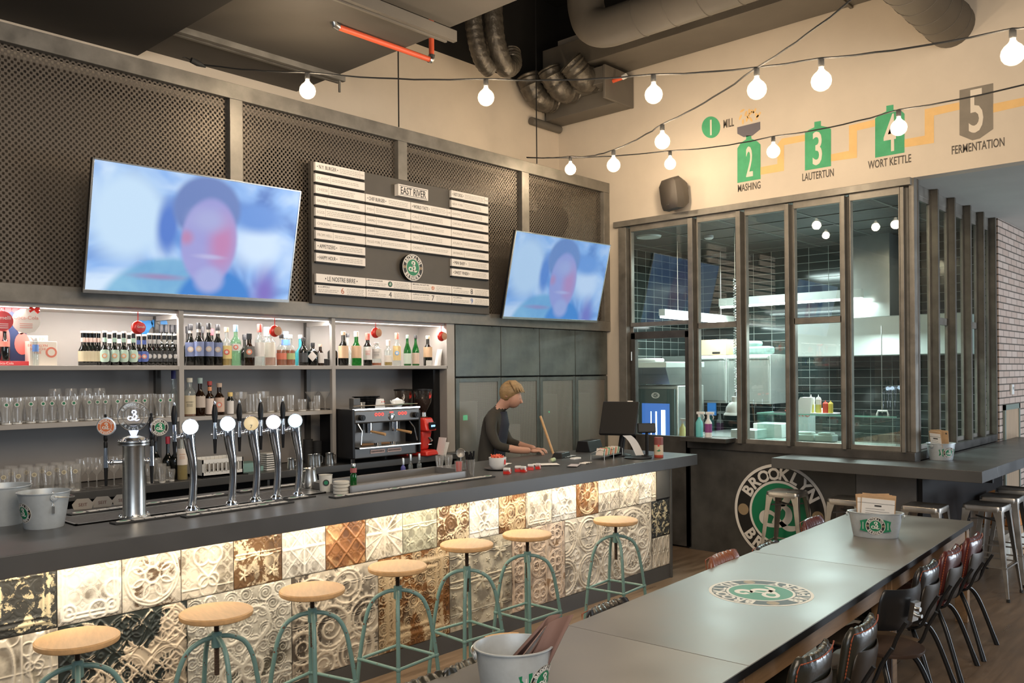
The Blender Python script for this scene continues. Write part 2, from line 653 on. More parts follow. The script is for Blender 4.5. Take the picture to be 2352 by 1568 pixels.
struct(MB().box(-5, 17, -6, 6.7, -0.1, 0).build('floor', m_floor))
struct(MB().box(-5, 17, -6, 6.7, 6.3, 6.4).build('ceiling', m_black_ceil))
struct(MB().box(-5, 8.15, 6.55, 6.7, 0, 5.24).build('wall_back', m_cream))
struct(MB().box(-5, 8.15, 6.55, 6.7, 5.24, 6.3).build('wall_back_upper', m_black_ceil))
wr = MB().box(8.0, 8.15, -6, 6.55, 3.6, 5.9).box(8.0, 8.15, 5.64, 6.55, 0, 3.6)
struct(wr.build('wall_right', m_cream))
struct(MB().box(8.0, 8.15, -6, 6.55, 5.9, 6.3).build('wall_right_upper', m_black_ceil))
struct(MB().box(8.15, 17, -6, 2.7, 3.6, 3.7).build('ceiling_side_area', m_soffit2))
struct(MB().box(10.84, 17, 2.47, 2.7, 0, 3.6).build('wall_brick', m_brick))

# high hung ceiling boards over the bar, with their channel trims
struct(MB().box(2.91, 4.32, 4.68, 6.55, 4.42, 4.5).build('ceiling_board_over_bar', m_soffit))
struct(MB().box(-5, 2.90, 4.68, 6.55, 4.36, 4.42).build('ceiling_board_far_left', M('dark_ceiling_board', (0.03, 0.026, 0.022), 0.8)))
struct(MB().box(-2, 4.36, 2.3, 4.60, 4.46, 4.54).build('ceiling_board_over_stools', m_soffit))
struct(MB().box(4.9, 7.0, 3.0, 3.9, 5.2, 5.3).build('ceiling_board_high', m_soffit))
tr = MB().box(2.90, 4.38, 5.91, 5.95, 4.375, 4.42).box(2.90, 4.38, 5.99, 6.02, 4.38, 4.42).box(4.33, 4.345, 5.93, 5.945, 4.28, 4.52)
struct(tr.build('trim_1', m_frame), None)
tr = MB().box(-2, 4.44, 4.61, 4.65, 4.38, 4.46).box(-2, 4.38, 4.655, 4.675, 4.37, 4.42)
struct(tr.build('trim_2', m_duct))
struct(MB().box(8.16, 10.98, 2.62, 6.5, 3.50, 3.56).build('ceiling_kitchen', M('kitchen_ceiling_tile', (0.02, 0.021, 0.02), 0.6)))
# ceiling grid of the kitchen
g = MB()
for k in range(5):
    g.box(8.16, 10.85, 2.9 + 0.8 * k, 2.92 + 0.8 * k, 3.493, 3.50)
for k in range(4):
    g.box(8.7 + 0.6 * k, 8.72 + 0.6 * k, 2.68, 6.5, 3.493, 3.50)
struct(g.build('trim_ceiling_grid', M('grid_metal', (0.12, 0.13, 0.12), 0.5)))
struct(MB().box(10.85, 11.0, 2.62, 6.5, 0, 3.5).build('wall_kitchen_end', m_tile_y))
struct(MB().box(8.16, 10.85, 6.38, 6.5, 0, 3.5).build('wall_kitchen_side', m_tile_x))

# low steel wall under the kitchen glazing, with its sill
wb = MB()
wb.mat(m_wallsteel).box(8.0, 8.12, 3.02, 4.79, 0, 1.08)
wb.mat(m_wallpale).box(8.0, 8.12, 2.485, 3.015, 0, 1.08).box(8.0, 8.12, 3.2, 3.2, 1.0, 1.08)
struct(wb.build('wall_low_steel'))
struct(MB().box(8.12, 10.8, 2.50, 2.62, 0, 1.08).build('wall_low_side', m_black))
struct(MB().box(7.97, 8.12, 2.485, 4.79, 1.08, 1.158).box(8.12, 10.82, 2.485, 2.64, 1.08, 1.158).build('trim_sill', m_darksteel, bevel=0.003))
struct(MB().box(7.95, 8.12, 2.50, 5.72, 3.535, 3.60).box(8.12, 10.82, 2.55, 2.60, 3.5, 3.6).build('trim_header', m_frame, bevel=0.003))

m_pane = Mglass('window_glass', (0.95, 0.98, 0.97), 0.004, 0.01, 1.5)


m_pane_side = Mglass('side_window_glass', (0.9, 0.95, 0.94), 0.0, 0.01, 0.45)


def post(x0, x1, y0, y1, z0, z1):
    """deep steel post: narrow front flange and web"""
    return MB().box(x0, x0 + 0.012, y0 + 0.026, y1 - 0.018, z0, z1).box(x0 + 0.012, x1, y0 + 0.034, y1 - 0.024, z0, z1).box(x1 - 0.012, x1, y0, y1, z0, z1)


posts = [(5.515, 5.66), (4.665, 4.765), (4.115, 4.205), (3.60, 3.68), (3.055, 3.135), (2.53, 2.605)]
pm = MB()
for i, (a, b) in enumerate(posts):
    o = post(7.94, 8.05, a, b, 0.0 if i == 0 else 1.158, 3.52).build('trim_post', m_frame, bevel=0.002)
    struct(o)
# corner post
struct(MB().box(8.0, 8.10, 2.485, 2.53, 1.158, 3.6).box(8.06, 8.11, 2.53, 2.62, 1.158, 3.6).build('trim_corner_post', m_frame, bevel=0.003))
bays = [(posts[i + 1][1], posts[i][0]) for i in range(5)]
for i, (y0, y1) in enumerate(bays):
    w = bpy.data.objects.new('window_%d' % (i + 1), None)
    COL.objects.link(w)
    struct(w)
    z0 = 2.40 if i == 0 else 1.158
    f = MB()
    f.box(7.99, 8.05, y0, y1, 3.47, 3.535).box(7.99, 8.05, y0, y0 + 0.012, z0, 3.47).box(7.99, 8.05, y1 - 0.012, y1, z0, 3.47)
    f.box(7.985, 8.05, y0, y1, z0, z0 + 0.045)
    if i in (1, 3):
        f.box(7.99, 8.05, y0, y1, 2.345, 2.405)
    f.build('window_frame', m_frame, w, bevel=0.002)
    MB().box(8.018, 8.022, y0 + 0.01, y1 - 0.01, z0 + 0.02, 3.49).build('window_pane', m_pane, w, smooth=0)
# glazed door behind the bar
d = bpy.data.objects.new('door_1', None)
COL.objects.link(d)
struct(d)
MB().box(7.99, 8.05, 4.765, 4.82, 0.02, 2.33).box(7.99, 8.05, 5.46, 5.515, 0.02, 2.33).box(7.99, 8.05, 4.765, 5.515, 2.26, 2.34).box(7.99, 8.05, 4.765, 5.515, 0.02, 1.195).build('door_frame', m_darksteel, d, bevel=0.002)
MB().box(8.018, 8.022, 4.81, 5.47, 1.18, 2.27).build('door_pane', m_pane, d, smooth=0)
MB().cyl((7.975, 5.50, 2.02), (7.975, 5.50, 2.12), 0.009).cyl((7.975, 5.50, 1.3), (7.975, 5.50, 1.4), 0.009).build('hinge', m_steel, d)

# fins of the glazed return beside the brick wall
m_fin = M('dark_fin_steel', (0.12, 0.108, 0.09), 0.45, 0.4, var=0.25, scale=6)
fx = [8.115, 8.70, 9.245, 9.80, 10.31, 10.80]
for i, x in enumerate(fx):
    o = MB().box(x - 0.012, x, 2.485, 2.55, 1.158, 3.6).box(x - 0.025, x + 0.014, 2.545, 2.562, 1.158, 3.56).box(x - 0.03, x + 0.014, 2.481, 2.489, 1.158, 3.6).build('trim_fin', m_fin, bevel=0.0015)
    struct(o)
for i in range(5):
    a, b = fx[i] + 0.014, fx[i + 1] - 0.025
    w = bpy.data.objects.new('window_%d' % (i + 6), None)
    COL.objects.link(w)
    struct(w)
    f = MB().box(a, b, 2.552, 2.58, 3.46, 3.52).box(a, b, 2.552, 2.58, 1.158, 1.20).box(a, a + 0.016, 2.552, 2.58, 1.2, 3.46).box(b - 0.016, b, 2.552, 2.58, 1.2, 3.46)
    if i in (1, 3):
        f.box(a, b, 2.552, 2.58, 2.33, 2.40)
    f.build('window_frame', m_frame, w, bevel=0.002)
    MB().box(a, b, 2.564, 2.568, 1.19, 3.47).build('window_pane', m_pane_side, w, smooth=0)

# ---------------------------------------------------------------- ducts, pipes and cables under the black ceiling
m_foil = M('dull_foil', (0.13, 0.115, 0.095), 0.36, 0.55, var=0.3, scale=14, bump=0.8, bscale=26)
tag(MB().box(7.42, 7.98, -2.0, 6.3, 5.27, 5.56).box(7.40, 7.99, 3.0, 3.03, 5.25, 5.58).build('rectangular_duct', m_duct, bevel=0.004),
    'long grey rectangular air duct under the black ceiling beside the cream wall', 'duct')
bd = thing('air_outlet_box', 'short grey duct box with a square end in the room corner below the long duct', 'duct box', (7.7, 6.0, 5.05))
MB().box(-0.24, 0.28, -0.53, 0.5, -0.03, 0.155).box(-0.25, 0.29, -0.55, -0.52, -0.2, 0.16).box(-0.02, 0.28, -0.53, 0.48, -0.2, -0.03).build('box', m_duct, bd, bevel=0.004)
MB().cyl((-0.26, 0.50, -0.24), (0.26, 0.50, -0.24), 0.045).build('round_bracket', m_duct, bd)
for i, (yy, zz, rr) in enumerate(((6.33, 5.02, 0.13), (6.02, 5.06, 0.13), (5.72, 5.12, 0.14))):
    mb = MB()
    path = [(7.25, yy + 0.05, 5.26), (7.30, yy + 0.02, zz + 0.08), (7.42, yy, zz - 0.01), (7.6, yy, zz + 0.02)]
    pp = smoothpath(path, 8)
    mb.tube(pp, [rr * (1 + 0.05 * math.sin(k * 2.4)) for k in range(len(pp))], 18)
    tag(mb.build('flexible_duct', m_foil), ('crumpled foil duct nearest the bar wall, feeding the corner box', 'middle crumpled foil duct feeding the corner box', 'crumpled foil duct farthest from the bar wall, at the open end of the corner box')[i], 'flexible duct', 'foil ducts at the corner box')
for i, (dx, lab) in enumerate(((0, 'crumpled foil hose hanging from the black ceiling, left of the two near the bar wall'), (0.17, 'crumpled foil hose hanging from the black ceiling and turning toward the long duct'))):
    if i == 0:
        path = [(5.92, 5.9, 6.1), (5.90, 5.9, 5.5), (5.93, 5.9, 5.2), (6.02, 5.9, 4.99), (6.16, 5.92, 4.93)]
        rr = 0.085
    else:
        path = [(6.08, 5.82, 6.1), (6.09, 5.82, 5.6), (6.13, 5.82, 5.2), (6.28, 5.84, 4.98), (6.46, 5.9, 5.06), (6.5, 5.95, 5.2)]
        rr = 0.10
    pp = smoothpath(path, 14)
    tag(MB().tube(pp, [rr * (1 + 0.035 * math.sin(k * 1.9)) for k in range(len(pp))], 18).build('flexible_duct', m_foil), lab, 'flexible duct', 'foil hoses over the menu board')
path = [(6.5, 4.98, 6.2), (6.5, 4.98, 5.6), (6.5, 4.97, 5.38), (6.5, 4.9, 5.2), (6.5, 4.74, 5.12), (6.5, 4.5, 5.11), (6.5, -2.0, 5.11)]
rd = thing('round_duct', 'fat grey spiral duct that turns down from the ceiling and runs beside the rectangular duct', 'duct', (6.5, 4.0, 5.11))
MB().tube([(p[0] - 6.5, p[1] - 4.0, p[2] - 5.11) for p in smoothpath(path[1:6], 8) + [path[6]]], 0.175, 28).build('pipe', m_duct, rd)
sm = MB()
for k in range(16):
    yy = 0.35 - k * 0.32
    sm.tube([(0.177 * math.cos(a), yy + 0.03 * math.sin(a), 0.177 * math.sin(a)) for a in [2 * PI * j / 24 for j in range(24)]], 0.004, 5, closed=True)
sm.build('spiral_seam', m_duct, rd)
MB().tube([(0, 0.98, 1.18), (0, 0.98, 0.8), (0, 0.98, 0.45)], [0.19, 0.185, 0.19], 20).build('foil_sleeve', m_foil, rd)
rd = thing('round_duct', 'round grey duct slanting down from above the string lights into the cream wall', 'duct', (8.0, 2.17, 4.86))
MB().cyl((-5.2, 0, 0), (0.05, 0, 0), 0.19, n=28).build('pipe', m_duct, rd)
sm = MB()
for k in range(18):
    sm.tube([(-0.12 - k * 0.26 + 0.03 * math.sin(a), 0.192 * math.cos(a), 0.192 * math.sin(a)) for a in [2 * PI * j / 24 for j in range(24)]], 0.004, 5, closed=True)
sm.build('spiral_seam', m_duct, rd)

sp = thing('sprinkler_pipe', 'orange sprinkler pipe with steel elbows hanging over the bar', 'pipe', (4.6, 5.07, 4.4))
MB().cyl((-0.90, 0, 0), (-0.03, 0, 0), 0.021).cyl((0, 0, 0.03), (0, 0, 0.42), 0.021).build('pipe', m_orange, sp)
MB().tube([(-0.03, 0, 0), (-0.01, 0, 0), (0, 0, 0.01), (0, 0, 0.04)], 0.028, 12).tube([(-0.90, 0, 0), (-0.935, 0, 0.005), (-0.945, 0, 0.03), (-0.945, 0, 0.07)], 0.028, 12).build('elbow', m_steel, sp)
MB().cyl((-0.945, 0, 0.07), (-0.945, 0, 0.10), 0.012).lathe([(0.006, 0.10), (0.012, 0.11), (0.010, 0.12), (0.024, 0.128), (0.022, 0.134)], 12, T(-0.945, 0, 0)).build('sprinkler_head', M('brass', (0.7, 0.45, 0.2), 0.3, 1.0), sp)
sp = thing('sprinkler_pipe', 'short orange pipe end with a white cap above the corner duct box', 'pipe', tuple(at(1430, 178, 'x', 7.6)))
MB().cyl((0, 0.35, -0.02), (0, 0, 0), 0.022).build('pipe', m_orange, sp)
MB().cyl((0, 0, 0), (0, -0.05, 0.01), 0.027).build('cap', m_white, sp)
for i, (px, x_) in enumerate(((916, None), (1233, None))):
    p = at(px, 300 if i == 0 else 372, 'y', 5.86)
    tag(MB().cyl((p.x, 5.86, 4.09), (p.x, 5.86, 6.28), 0.006, n=6).build('hanging_cable', m_black),
        ('thin black cable holding the mesh frame beside the orange pipe', 'thin black cable holding the mesh frame near the room corner')[i], 'cable', 'cables of the mesh frame')

sk = thing('wall_speaker', 'dark grey wall loudspeaker on the cream wall above the kitchen windows', 'speaker', (7.98, 4.80, 3.80))
pr = [(-0.13, -0.17), (0.13, -0.17), (0.15, -0.1), (0.15, 0.12), (0.10, 0.17), (-0.10, 0.17), (-0.15, 0.12), (-0.15, -0.1)]
XX = T(-0.02, 0, 0) @ rotz(math.radians(-22)) @ Matrix.Rotation(math.radians(-8), 4, 'Y')
mb = MB()
for (a0, k0), (a1, k1) in (((-0.02, 0.7), (-0.12, 1.0)), ((-0.12, 1.0), (-0.20, 0.93)), ((-0.20, 0.93), (-0.225, 0.78))):
    n = len(pr)
    v = [(a0, y * k0, z * k0) for y, z in pr] + [(a1, y * k1, z * k1) for y, z in pr]
    f = [(k, (k + 1) % n, n + (k + 1) % n, n + k) for k in range(n)]
    if a1 == -0.225:
        f.append(tuple(range(n, 2 * n)))
    mb.add(v, f, XX)
mb.build('cabinet', M('speaker_grey', (0.07, 0.06, 0.05), 0.45), sk, smooth=60)
MB().box(-0.05, 0.02, -0.03, 0.03, -0.06, 0.06).build('bracket', m_black, sk)
MB().box(-0.229, -0.224, -0.02, 0.02, -0.116, -0.108, XX).build('badge', m_steel, sk)

# ---------------------------------------------------------------- painted brewing mural on the cream wall
m_pg = M('mural_green', (0.075, 0.38, 0.185), 0.8, var=0.12, scale=6)
m_pb = M('mural_brown', (0.10, 0.085, 0.07), 0.8, var=0.1, scale=6)
m_pt = M('mural_taupe', (0.24, 0.21, 0.17), 0.8, var=0.08, scale=6)
m_py = M('mural_yellow', (0.80, 0.52, 0.22), 0.8, var=0.06, scale=6)
m_pw = M('mural_number', (0.74, 0.66, 0.55), 0.8)
WX = 7.999


def wp(px, py):
    p = at(px, py, 'x', WX)
    return (-p.y, p.z)


WM = Matrix(((0, 0, -1, WX), (-1, 0, 0, 0), (0, 1, 0, 0), (0, 0, 0, 1)))   # local x = -y, local y = z, local z = -x


def mz(zx, zy):
    return 1560 + zx / 2.97, zy / 2.97


def mtext(mb, txt, zx, zy, capz, width_z, h=0.0008):
    """letters centred on a wall point; sizes in the metre scale of that wall"""
    c = wp(*mz(zx, zy))
    a = wp(*mz(zx - width_z / 2, zy + 0.0))
    b = wp(*mz(zx + width_z / 2, zy + 0.0))
    s_ = capz
    mb.text(txt, s_ / 0.70, WM @ T(c[0], c[1] - s_ / 2, 0), ext=h, width=abs(b[0] - a[0]), bold=0.012)


def vessel(name, label, zpts, mat, num, numc, word, wordc, capw, wordw, nh=0.17, nw=42):
    o = thing(name, label, 'wall painting', group='brewing steps painted on the cream wall')
    poly = [wp(*mz(*p)) for p in zpts]
    MB().prism(poly, 0.0012, WM).build('painted_vessel', mat, o, smooth=0)
    mb = MB()
    c = wp(*mz(*numc))
    mb.text(num, nh / 0.70, WM @ T(c[0], c[1] - nh / 2, 0.0014), ext=0.0012, width=nw / 2.97 / 1959 * 7.4, bold=0.012)
    mb.build('painted_number', m_pw, o, smooth=0)
    if word:
        mb = MB()
        mtext(mb, word, wordc[0], wordc[1], capw, wordw)
        mb.build('painted_word', m_pb, o, smooth=0)
    return o


circ = [(217 + 63 * math.cos(a), 868 + 74 * math.sin(a)) for a in [2 * PI * k / 30 for k in range(30)]]
v1 = vessel('painted_brewing_step', 'green painted circle with number 1 and the word MILL', circ, m_pg, '1', (217, 868), 'MILL', (338, 838), 0.085, 72, nh=0.16, nw=14)
v2 = vessel('painted_brewing_step', 'green painted vessel with number 2 over the word MASHING', [(397, 1248), (397, 1012), (420, 975), (457, 950), (457, 925), (492, 925), (492, 945), (530, 962), (555, 985), (555, 1220)], m_pg, '2', (480, 1100), 'MASHING', (477, 1272), 0.072, 155, nh=0.30, nw=58)
MB().prism([wp(*mz(*p)) for p in [(396, 868), (553, 830), (553, 882), (500, 925), (440, 935), (397, 912)]], 0.0012, WM).build('painted_hopper', M('mural_slate', (0.15, 0.14, 0.16), 0.8), v2, smooth=0)
lf = MB()
for (lx, ly, la) in ((418, 800, 60), (430, 755, 20), (435, 830, 90), (455, 775, 70), (470, 795, 110), (485, 775, 40), (462, 812, 80), (500, 760, 130), (515, 755, 50), (490, 815, 120), (532, 800, 60), (545, 780, 50), (527, 785, 110), (478, 760, 90)):
    c = wp(*mz(lx, ly))
    pts = [(0.028 * math.cos(t) , 0.012 * math.sin(t)) for t in [2 * PI * k / 10 for k in range(10)]]
    lf.prism(pts, 0.001, WM @ T(c[0], c[1], 0) @ rotz(math.radians(la)))
lf.build('painted_malt_leaves', m_py, v2, smooth=0)
vessel('painted_brewing_step', 'green painted vessel with number 3 over the word LAUTERTUN', [(858, 1163), (858, 905), (885, 885), (922, 868), (922, 832), (967, 824), (967, 858), (1010, 866), (1036, 880), (1036, 1133)], m_pg, '3', (943, 1008), 'LAUTERTUN', (946, 1192), 0.072, 215, nh=0.31, nw=72)
vessel('painted_brewing_step', 'large green painted vessel with number 4 over the words WORT KETTLE', [(1337, 1076), (1337, 808), (1362, 785), (1413, 760), (1413, 722), (1462, 714), (1462, 748), (1510, 752), (1537, 775), (1537, 1040)], m_pg, '4', (1437, 905), 'WORT KETTLE', (1433, 1102), 0.072, 295, nh=0.33, nw=84)
vessel('painted_brewing_step', 'taupe painted pointed tank with number 5 over the word FERMENTATION', [(1912, 615), (2142, 567), (2142, 880), (2050, 945), (2000, 957), (1912, 922)], m_pt, '5', (2025, 750), 'FERMENTATION', (2036, 995), 0.072, 360, nh=0.36, nw=88)
pl_ = thing('painted_pipe_line', 'yellow painted pipe line stepping between the numbered vessels on the cream wall', 'wall painting')
for poly in ([(555, 1140), (670, 1118), (670, 985), (700, 945), (858, 918), (858, 962), (715, 990), (715, 1165), (555, 1192)],
             [(1036, 1052), (1158, 1028), (1158, 856), (1337, 815), (1337, 862), (1213, 890), (1213, 1076), (1036, 1100)],
             [(1537, 950), (1675, 925), (1675, 745), (1912, 697), (1912, 748), (1738, 788), (1738, 975), (1537, 1005)],
             [(2142, 708), (2420, 650), (2420, 705), (2142, 768)]):
    MB().prism([wp(*mz(*p)) for p in poly], 0.0008, WM).build('pipe_section', m_py, pl_, smooth=0)

# ---------------------------------------------------------------- big round emblem on the steel wall
lo = MB()
logo_mesh(lo, 0.485, facing((7.994, 3.766, 0.487), (-1, 0, 0)) @ rotz(0), t=0.0015)
tag(lo.build('round_emblem', smooth=0), 'big round green, black and white emblem with curved lettering on the dark steel wall', 'emblem')

# ================================================================ BACK BAR
YF = 5.82


def mesh_mat(name, kx, kz, thr, col=(0.13, 0.11, 0.09)):
    m = bpy.data.materials.new(name)
    m.use_nodes = True
    nt = m.node_tree
    L = nt.links.new
    b = nt.nodes['Principled BSDF']
    b.inputs['Base Color'].default_value = (*col, 1)
    b.inputs['Metallic'].default_value = 0.5
    b.inputs['Roughness'].default_value = 0.5
    tc = nt.nodes.new('ShaderNodeTexCoord')
    sp = nt.nodes.new('ShaderNodeSeparateXYZ')
    L(tc.outputs['Object'], sp.inputs[0])

    def mth(op, a, b_=None):
        n = nt.nodes.new('ShaderNodeMath')
        n.operation = op
        for i, q in enumerate((a, b_)):
            if q is None:
                continue
            if isinstance(q, (int, float)):
                n.inputs[i].default_value = q
            else:
                L(q, n.inputs[i])
        return n.outputs[0]
    sx = mth('SINE', mth('MULTIPLY', sp.outputs[0], kx))
    sz = mth('SINE', mth('MULTIPLY', sp.outputs[2], kz))
    hole = mth('GREATER_THAN', mth('MULTIPLY', sx, sz), thr)
    al = mth('SUBTRACT', 1.0, hole)
    L(al, b.inputs['Alpha'])
    return m


m_mesh = mesh_mat('expanded_metal_mesh', 2 * PI / 0.036, 2 * PI / 0.040, 0.14)
m_mesh2 = mesh_mat('perforated_door_sheet', 2 * PI / 0.016, 2 * PI / 0.016, 0.25, (0.34, 0.31, 0.27))
sc = thing('mesh_screen', 'grey steel frame with four expanded metal mesh panels above the bar shelves', 'metal screen', (0, YF, 0))
MB().box(-1.5, 8.0, -0.02, 0.10, 3.95, 4.065).build('top_rail', m_frame, sc, bevel=0.003)
MB().box(-1.5, 8.0, -0.02, 0.10, 2.36, 2.475).build('bottom_rail', m_frame, sc, bevel=0.003)
for a, b in ((3.25, 3.355), (4.86, 4.965), (6.49, 6.60), (7.89, 8.0), (0.55, 0.65)):
    MB().box(a, b, -0.018, 0.09, 2.475, 3.95).build('upright', m_frame, sc, bevel=0.003)
for a, b in ((-1.5, 0.55), (0.65, 3.25), (3.355, 4.86), (4.965, 6.49), (6.60, 7.89)):
    MB().box(a, b, 0.03, 0.031, 2.475, 3.95).build('mesh_panel', m_mesh, sc, smooth=0)
struct(MB().box(-4, 7.99, 6.50, 6.54, 2.3, 4.1).build('wall_behind_mesh', M('screen_backing', (0.13, 0.105, 0.08), 0.8)))
rd = thing('round_duct', 'dark round duct lying behind the metal mesh over the bar', 'duct', (5.4, 6.28, 3.62))
MB().cyl((-1.45, 0, 0), (2.2, 0, 0), 0.19, n=28).sphere((-1.45, 0, 0), 0.19, 16, sx=0.8).build('pipe', m_black_ceil, rd)
MB().box(0.05, 1.6, -0.24, -0.10, 0.02, 0.14).build('bracket', m_duct, rd)
tag(MB().cyl((2.9, 6.3, 3.1), (3.27, 5.90, 3.46), 0.03).box(2.85, 3.0, 6.2, 6.5, 2.5, 3.15).build('brace', m_black), 'dark slanted brace behind the mesh at the upper right of the large screen', 'brace')


def screen_mat(name, seed, bright):
    """a blurred television picture: a person's head and shoulders in blue and white"""
    m = bpy.data.materials.new(name)
    m.use_nodes = True
    nt = m.node_tree
    L = nt.links.new
    b = nt.nodes['Principled BSDF']
    b.inputs['Base Color'].default_value = (0.01, 0.01, 0.012, 1)
    b.inputs['Roughness'].default_value = 0.25
    tc = nt.nodes.new('ShaderNodeTexCoord')
    sep = nt.nodes.new('ShaderNodeSeparateXYZ')
    L(tc.outputs['Object'], sep.inputs[0])      # x across, z up, metres from the screen centre of a unit screen

    def mth(op, a, b_=None, c_=None, cl=False):
        n = nt.nodes.new('ShaderNodeMath')
        n.operation = op
        n.use_clamp = cl
        for i, q in enumerate((a, b_, c_)):
            if q is None:
                continue
            if isinstance(q, (int, float)):
                n.inputs[i].default_value = q
            else:
                L(q, n.inputs[i])
        return n.outputs[0]
    X, Z = sep.outputs[0], sep.outputs[2]

    def mix(f, a, b_):
        n = nt.nodes.new('ShaderNodeMix')
        n.data_type = 'RGBA'
        if isinstance(f, (int, float)):
            n.inputs[0].default_value = f
        else:
            L(f, n.inputs[0])
        for q, s_ in ((a, n.inputs[6]), (b_, n.inputs[7])):
            if isinstance(q, tuple):
                s_.default_value = (*q, 1)
            else:
                L(q, s_)
        return n.outputs[2]

    nz = nt.nodes.new('ShaderNodeTexNoise')
    nz.inputs['Scale'].default_value = 3.2
    nz.inputs['Detail'].default_value = 3.0
    nz.inputs['Distortion'].default_value = 0.6
    mp = nt.nodes.new('ShaderNodeMapping')
    mp.inputs['Location'].default_value = (seed, 0, seed * 0.3)
    mp.inputs['Scale'].default_value = (1.0, 1.0, 1.3)
    L(tc.outputs['Object'], mp.inputs[0])
    L(mp.outputs[0], nz.inputs['Vector'])
    cr = nt.nodes.new('ShaderNodeValToRGB')
    e = cr.color_ramp.elements
    e[0].position, e[0].color = 0.30, (0.08, 0.16, 0.48, 1)
    e[1].position, e[1].color = 0.66, (0.72, 0.86, 1.0, 1)
    e2 = cr.color_ramp.elements.new(0.48)
    e2.color = (0.30, 0.50, 0.88, 1)
    L(nz.outputs['Fac'], cr.inputs[0])

    def blob(cx, cz, rx, rz, soft):
        dx = mth('DIVIDE', mth('SUBTRACT', X, cx), rx)
        dz = mth('DIVIDE', mth('SUBTRACT', Z, cz), rz)
        d = mth('SQRT', mth('ADD', mth('MULTIPLY', dx, dx), mth('MULTIPLY', dz, dz)))
        n = nt.nodes.new('ShaderNodeMapRange')
        n.interpolation_type = 'SMOOTHSTEP'
        L(d, n.inputs[0])
        n.inputs[1].default_value, n.inputs[2].default_value = 1 - soft, 1 + soft
        n.inputs[3].default_value, n.inputs[4].default_value = 1, 0
        return n.outputs[0]
    # the unit screen is 1 wide, 0.58 high
    c = cr.outputs[0]
    c = mix(blob(-0.34, 0.06, 0.17, 0.20, 0.35), c, (0.62, 0.80, 0.96))
    c = mix(blob(0.30, -0.02, 0.14, 0.10, 0.6), c, (0.70, 0.84, 1.0))
    c = mix(blob(0.28, 0.12, 0.14, 0.07, 0.5), c, (0.15, 0.30, 0.70))
    c = mix(blob(-0.02, -0.02, 0.09, 0.05, 0.5), mix(blob(-0.16, 0.03, 0.05, 0.12, 0.5), c, (0.10, 0.20, 0.60)), (0.07, 0.22, 0.60))
    teal = mix(nz.outputs['Fac'], (0.05, 0.22, 0.55), (0.35, 0.66, 0.80))
    teal = mix(blob(-0.18, -0.2, 0.10, 0.012, 0.95), teal, (0.34, 0.26, 0.46))
    c = mix(blob(-0.10, -0.36, 0.34, 0.25, 0.08), c, teal)
    c = mix(blob(0.10, -0.34, 0.20, 0.20, 0.12), c, (0.05, 0.22, 0.62))
    c = mix(blob(0.36, -0.24, 0.06, 0.10, 0.9), c, (0.22, 0.14, 0.50))
    c = mix(blob(0.02, 0.13, 0.165, 0.15, 0.12), c, (0.16, 0.22, 0.48))
    face = mix(blob(0.11, -0.02, 0.06, 0.11, 0.8), mix(nz.outputs['Fac'], (0.30, 0.28, 0.62), (0.46, 0.42, 0.74)), (0.56, 0.22, 0.42))
    face = mix(blob(-0.07, -0.01, 0.03, 0.03, 0.8), face, (0.52, 0.24, 0.42))
    face = mix(blob(0.05, -0.09, 0.06, 0.010, 0.9), face, (0.52, 0.48, 0.74))
    c = mix(blob(0.045, -0.02, 0.14, 0.20, 0.10), c, face)
    c = mix(blob(0.03, 0.08, 0.08, 0.05, 0.8), c, (0.42, 0.42, 0.70))
    c = mix(blob(0.06, -0.20, 0.07, 0.06, 0.4), c, (0.42, 0.44, 0.74))
    if bright < 1:
        c = mix(0.34, c, (0.10, 0.36, 0.82))
    else:
        c = mix(0.10, c, (0.12, 0.36, 0.82))
    L(c, b.inputs['Emission Color'])
    b.inputs['Emission Strength'].default_value = bright
    return m


def television(label, corners, tilt_y, mat, yb):
    # corners: world points TL, TR, BR, BL
    TLc, TRc, BRc, BLc = [Vector(c) for c in corners]
    c = (TLc + TRc + BRc + BLc) / 4
    w = ((TRc - TLc).length + (BRc - BLc).length) / 2
    h = ((TLc - BLc).length + (TRc - BRc).length) / 2
    xa = ((TRc - TLc) + (BRc - BLc)).normalized()
    za = ((TLc - BLc) + (TRc - BRc)).normalized()
    za = (za - xa * za.dot(xa)).normalized()
    ya = za.cross(xa)
    t = thing('television', label, 'television', tuple(c), group='screens over the bar')
    Rm = Matrix(((xa.x, ya.x, za.x), (xa.y, ya.y, za.y), (xa.z, ya.z, za.z)))
    t.rotation_euler = Rm.to_euler()
    MB().box(-w / 2, w / 2, 0.004, 0.035, -h / 2, h / 2).build('housing', m_black, t, bevel=0.004)
    b = 0.010
    MB().box(-w / 2, w / 2, -0.006, 0.006, h / 2 - b, h / 2).box(-w / 2, w / 2, -0.008, 0.006, -h / 2, -h / 2 + b * 2.2).box(-w / 2, -w / 2 + b, -0.006, 0.006, -h / 2, h / 2).box(w / 2 - b, w / 2, -0.006, 0.006, -h / 2, h / 2).build('bezel', m_steel, t, bevel=0.001)
    iw, ih = w - 2 * b, h - 3.2 * b
    s = MB().box(-0.5, 0.5, 0, 0.002, -0.5 * ih / iw, 0.5 * ih / iw).build('screen', mat, t, smooth=0, loc=(0, -0.001, 0.6 * b))
    s.scale = (iw, 1, iw)
    MB().box(-0.2, 0.2, 0.035, 0.07, -0.15, 0.15).box(-0.05, 0.05, 0.07, 0.24, -0.1, 0.1).build('wall_bracket', m_black, t)
    return t


def leanq(pts, ytop, ybot):
    out = []
    for (px, py), top in pts:
        out.append(at(px, py, 'y', ytop if top else ybot))
    return out


scr = screen_mat('screen_picture', 3.0, 1.0)
scr2 = screen_mat('screen_picture_small', 3.0, 0.85)
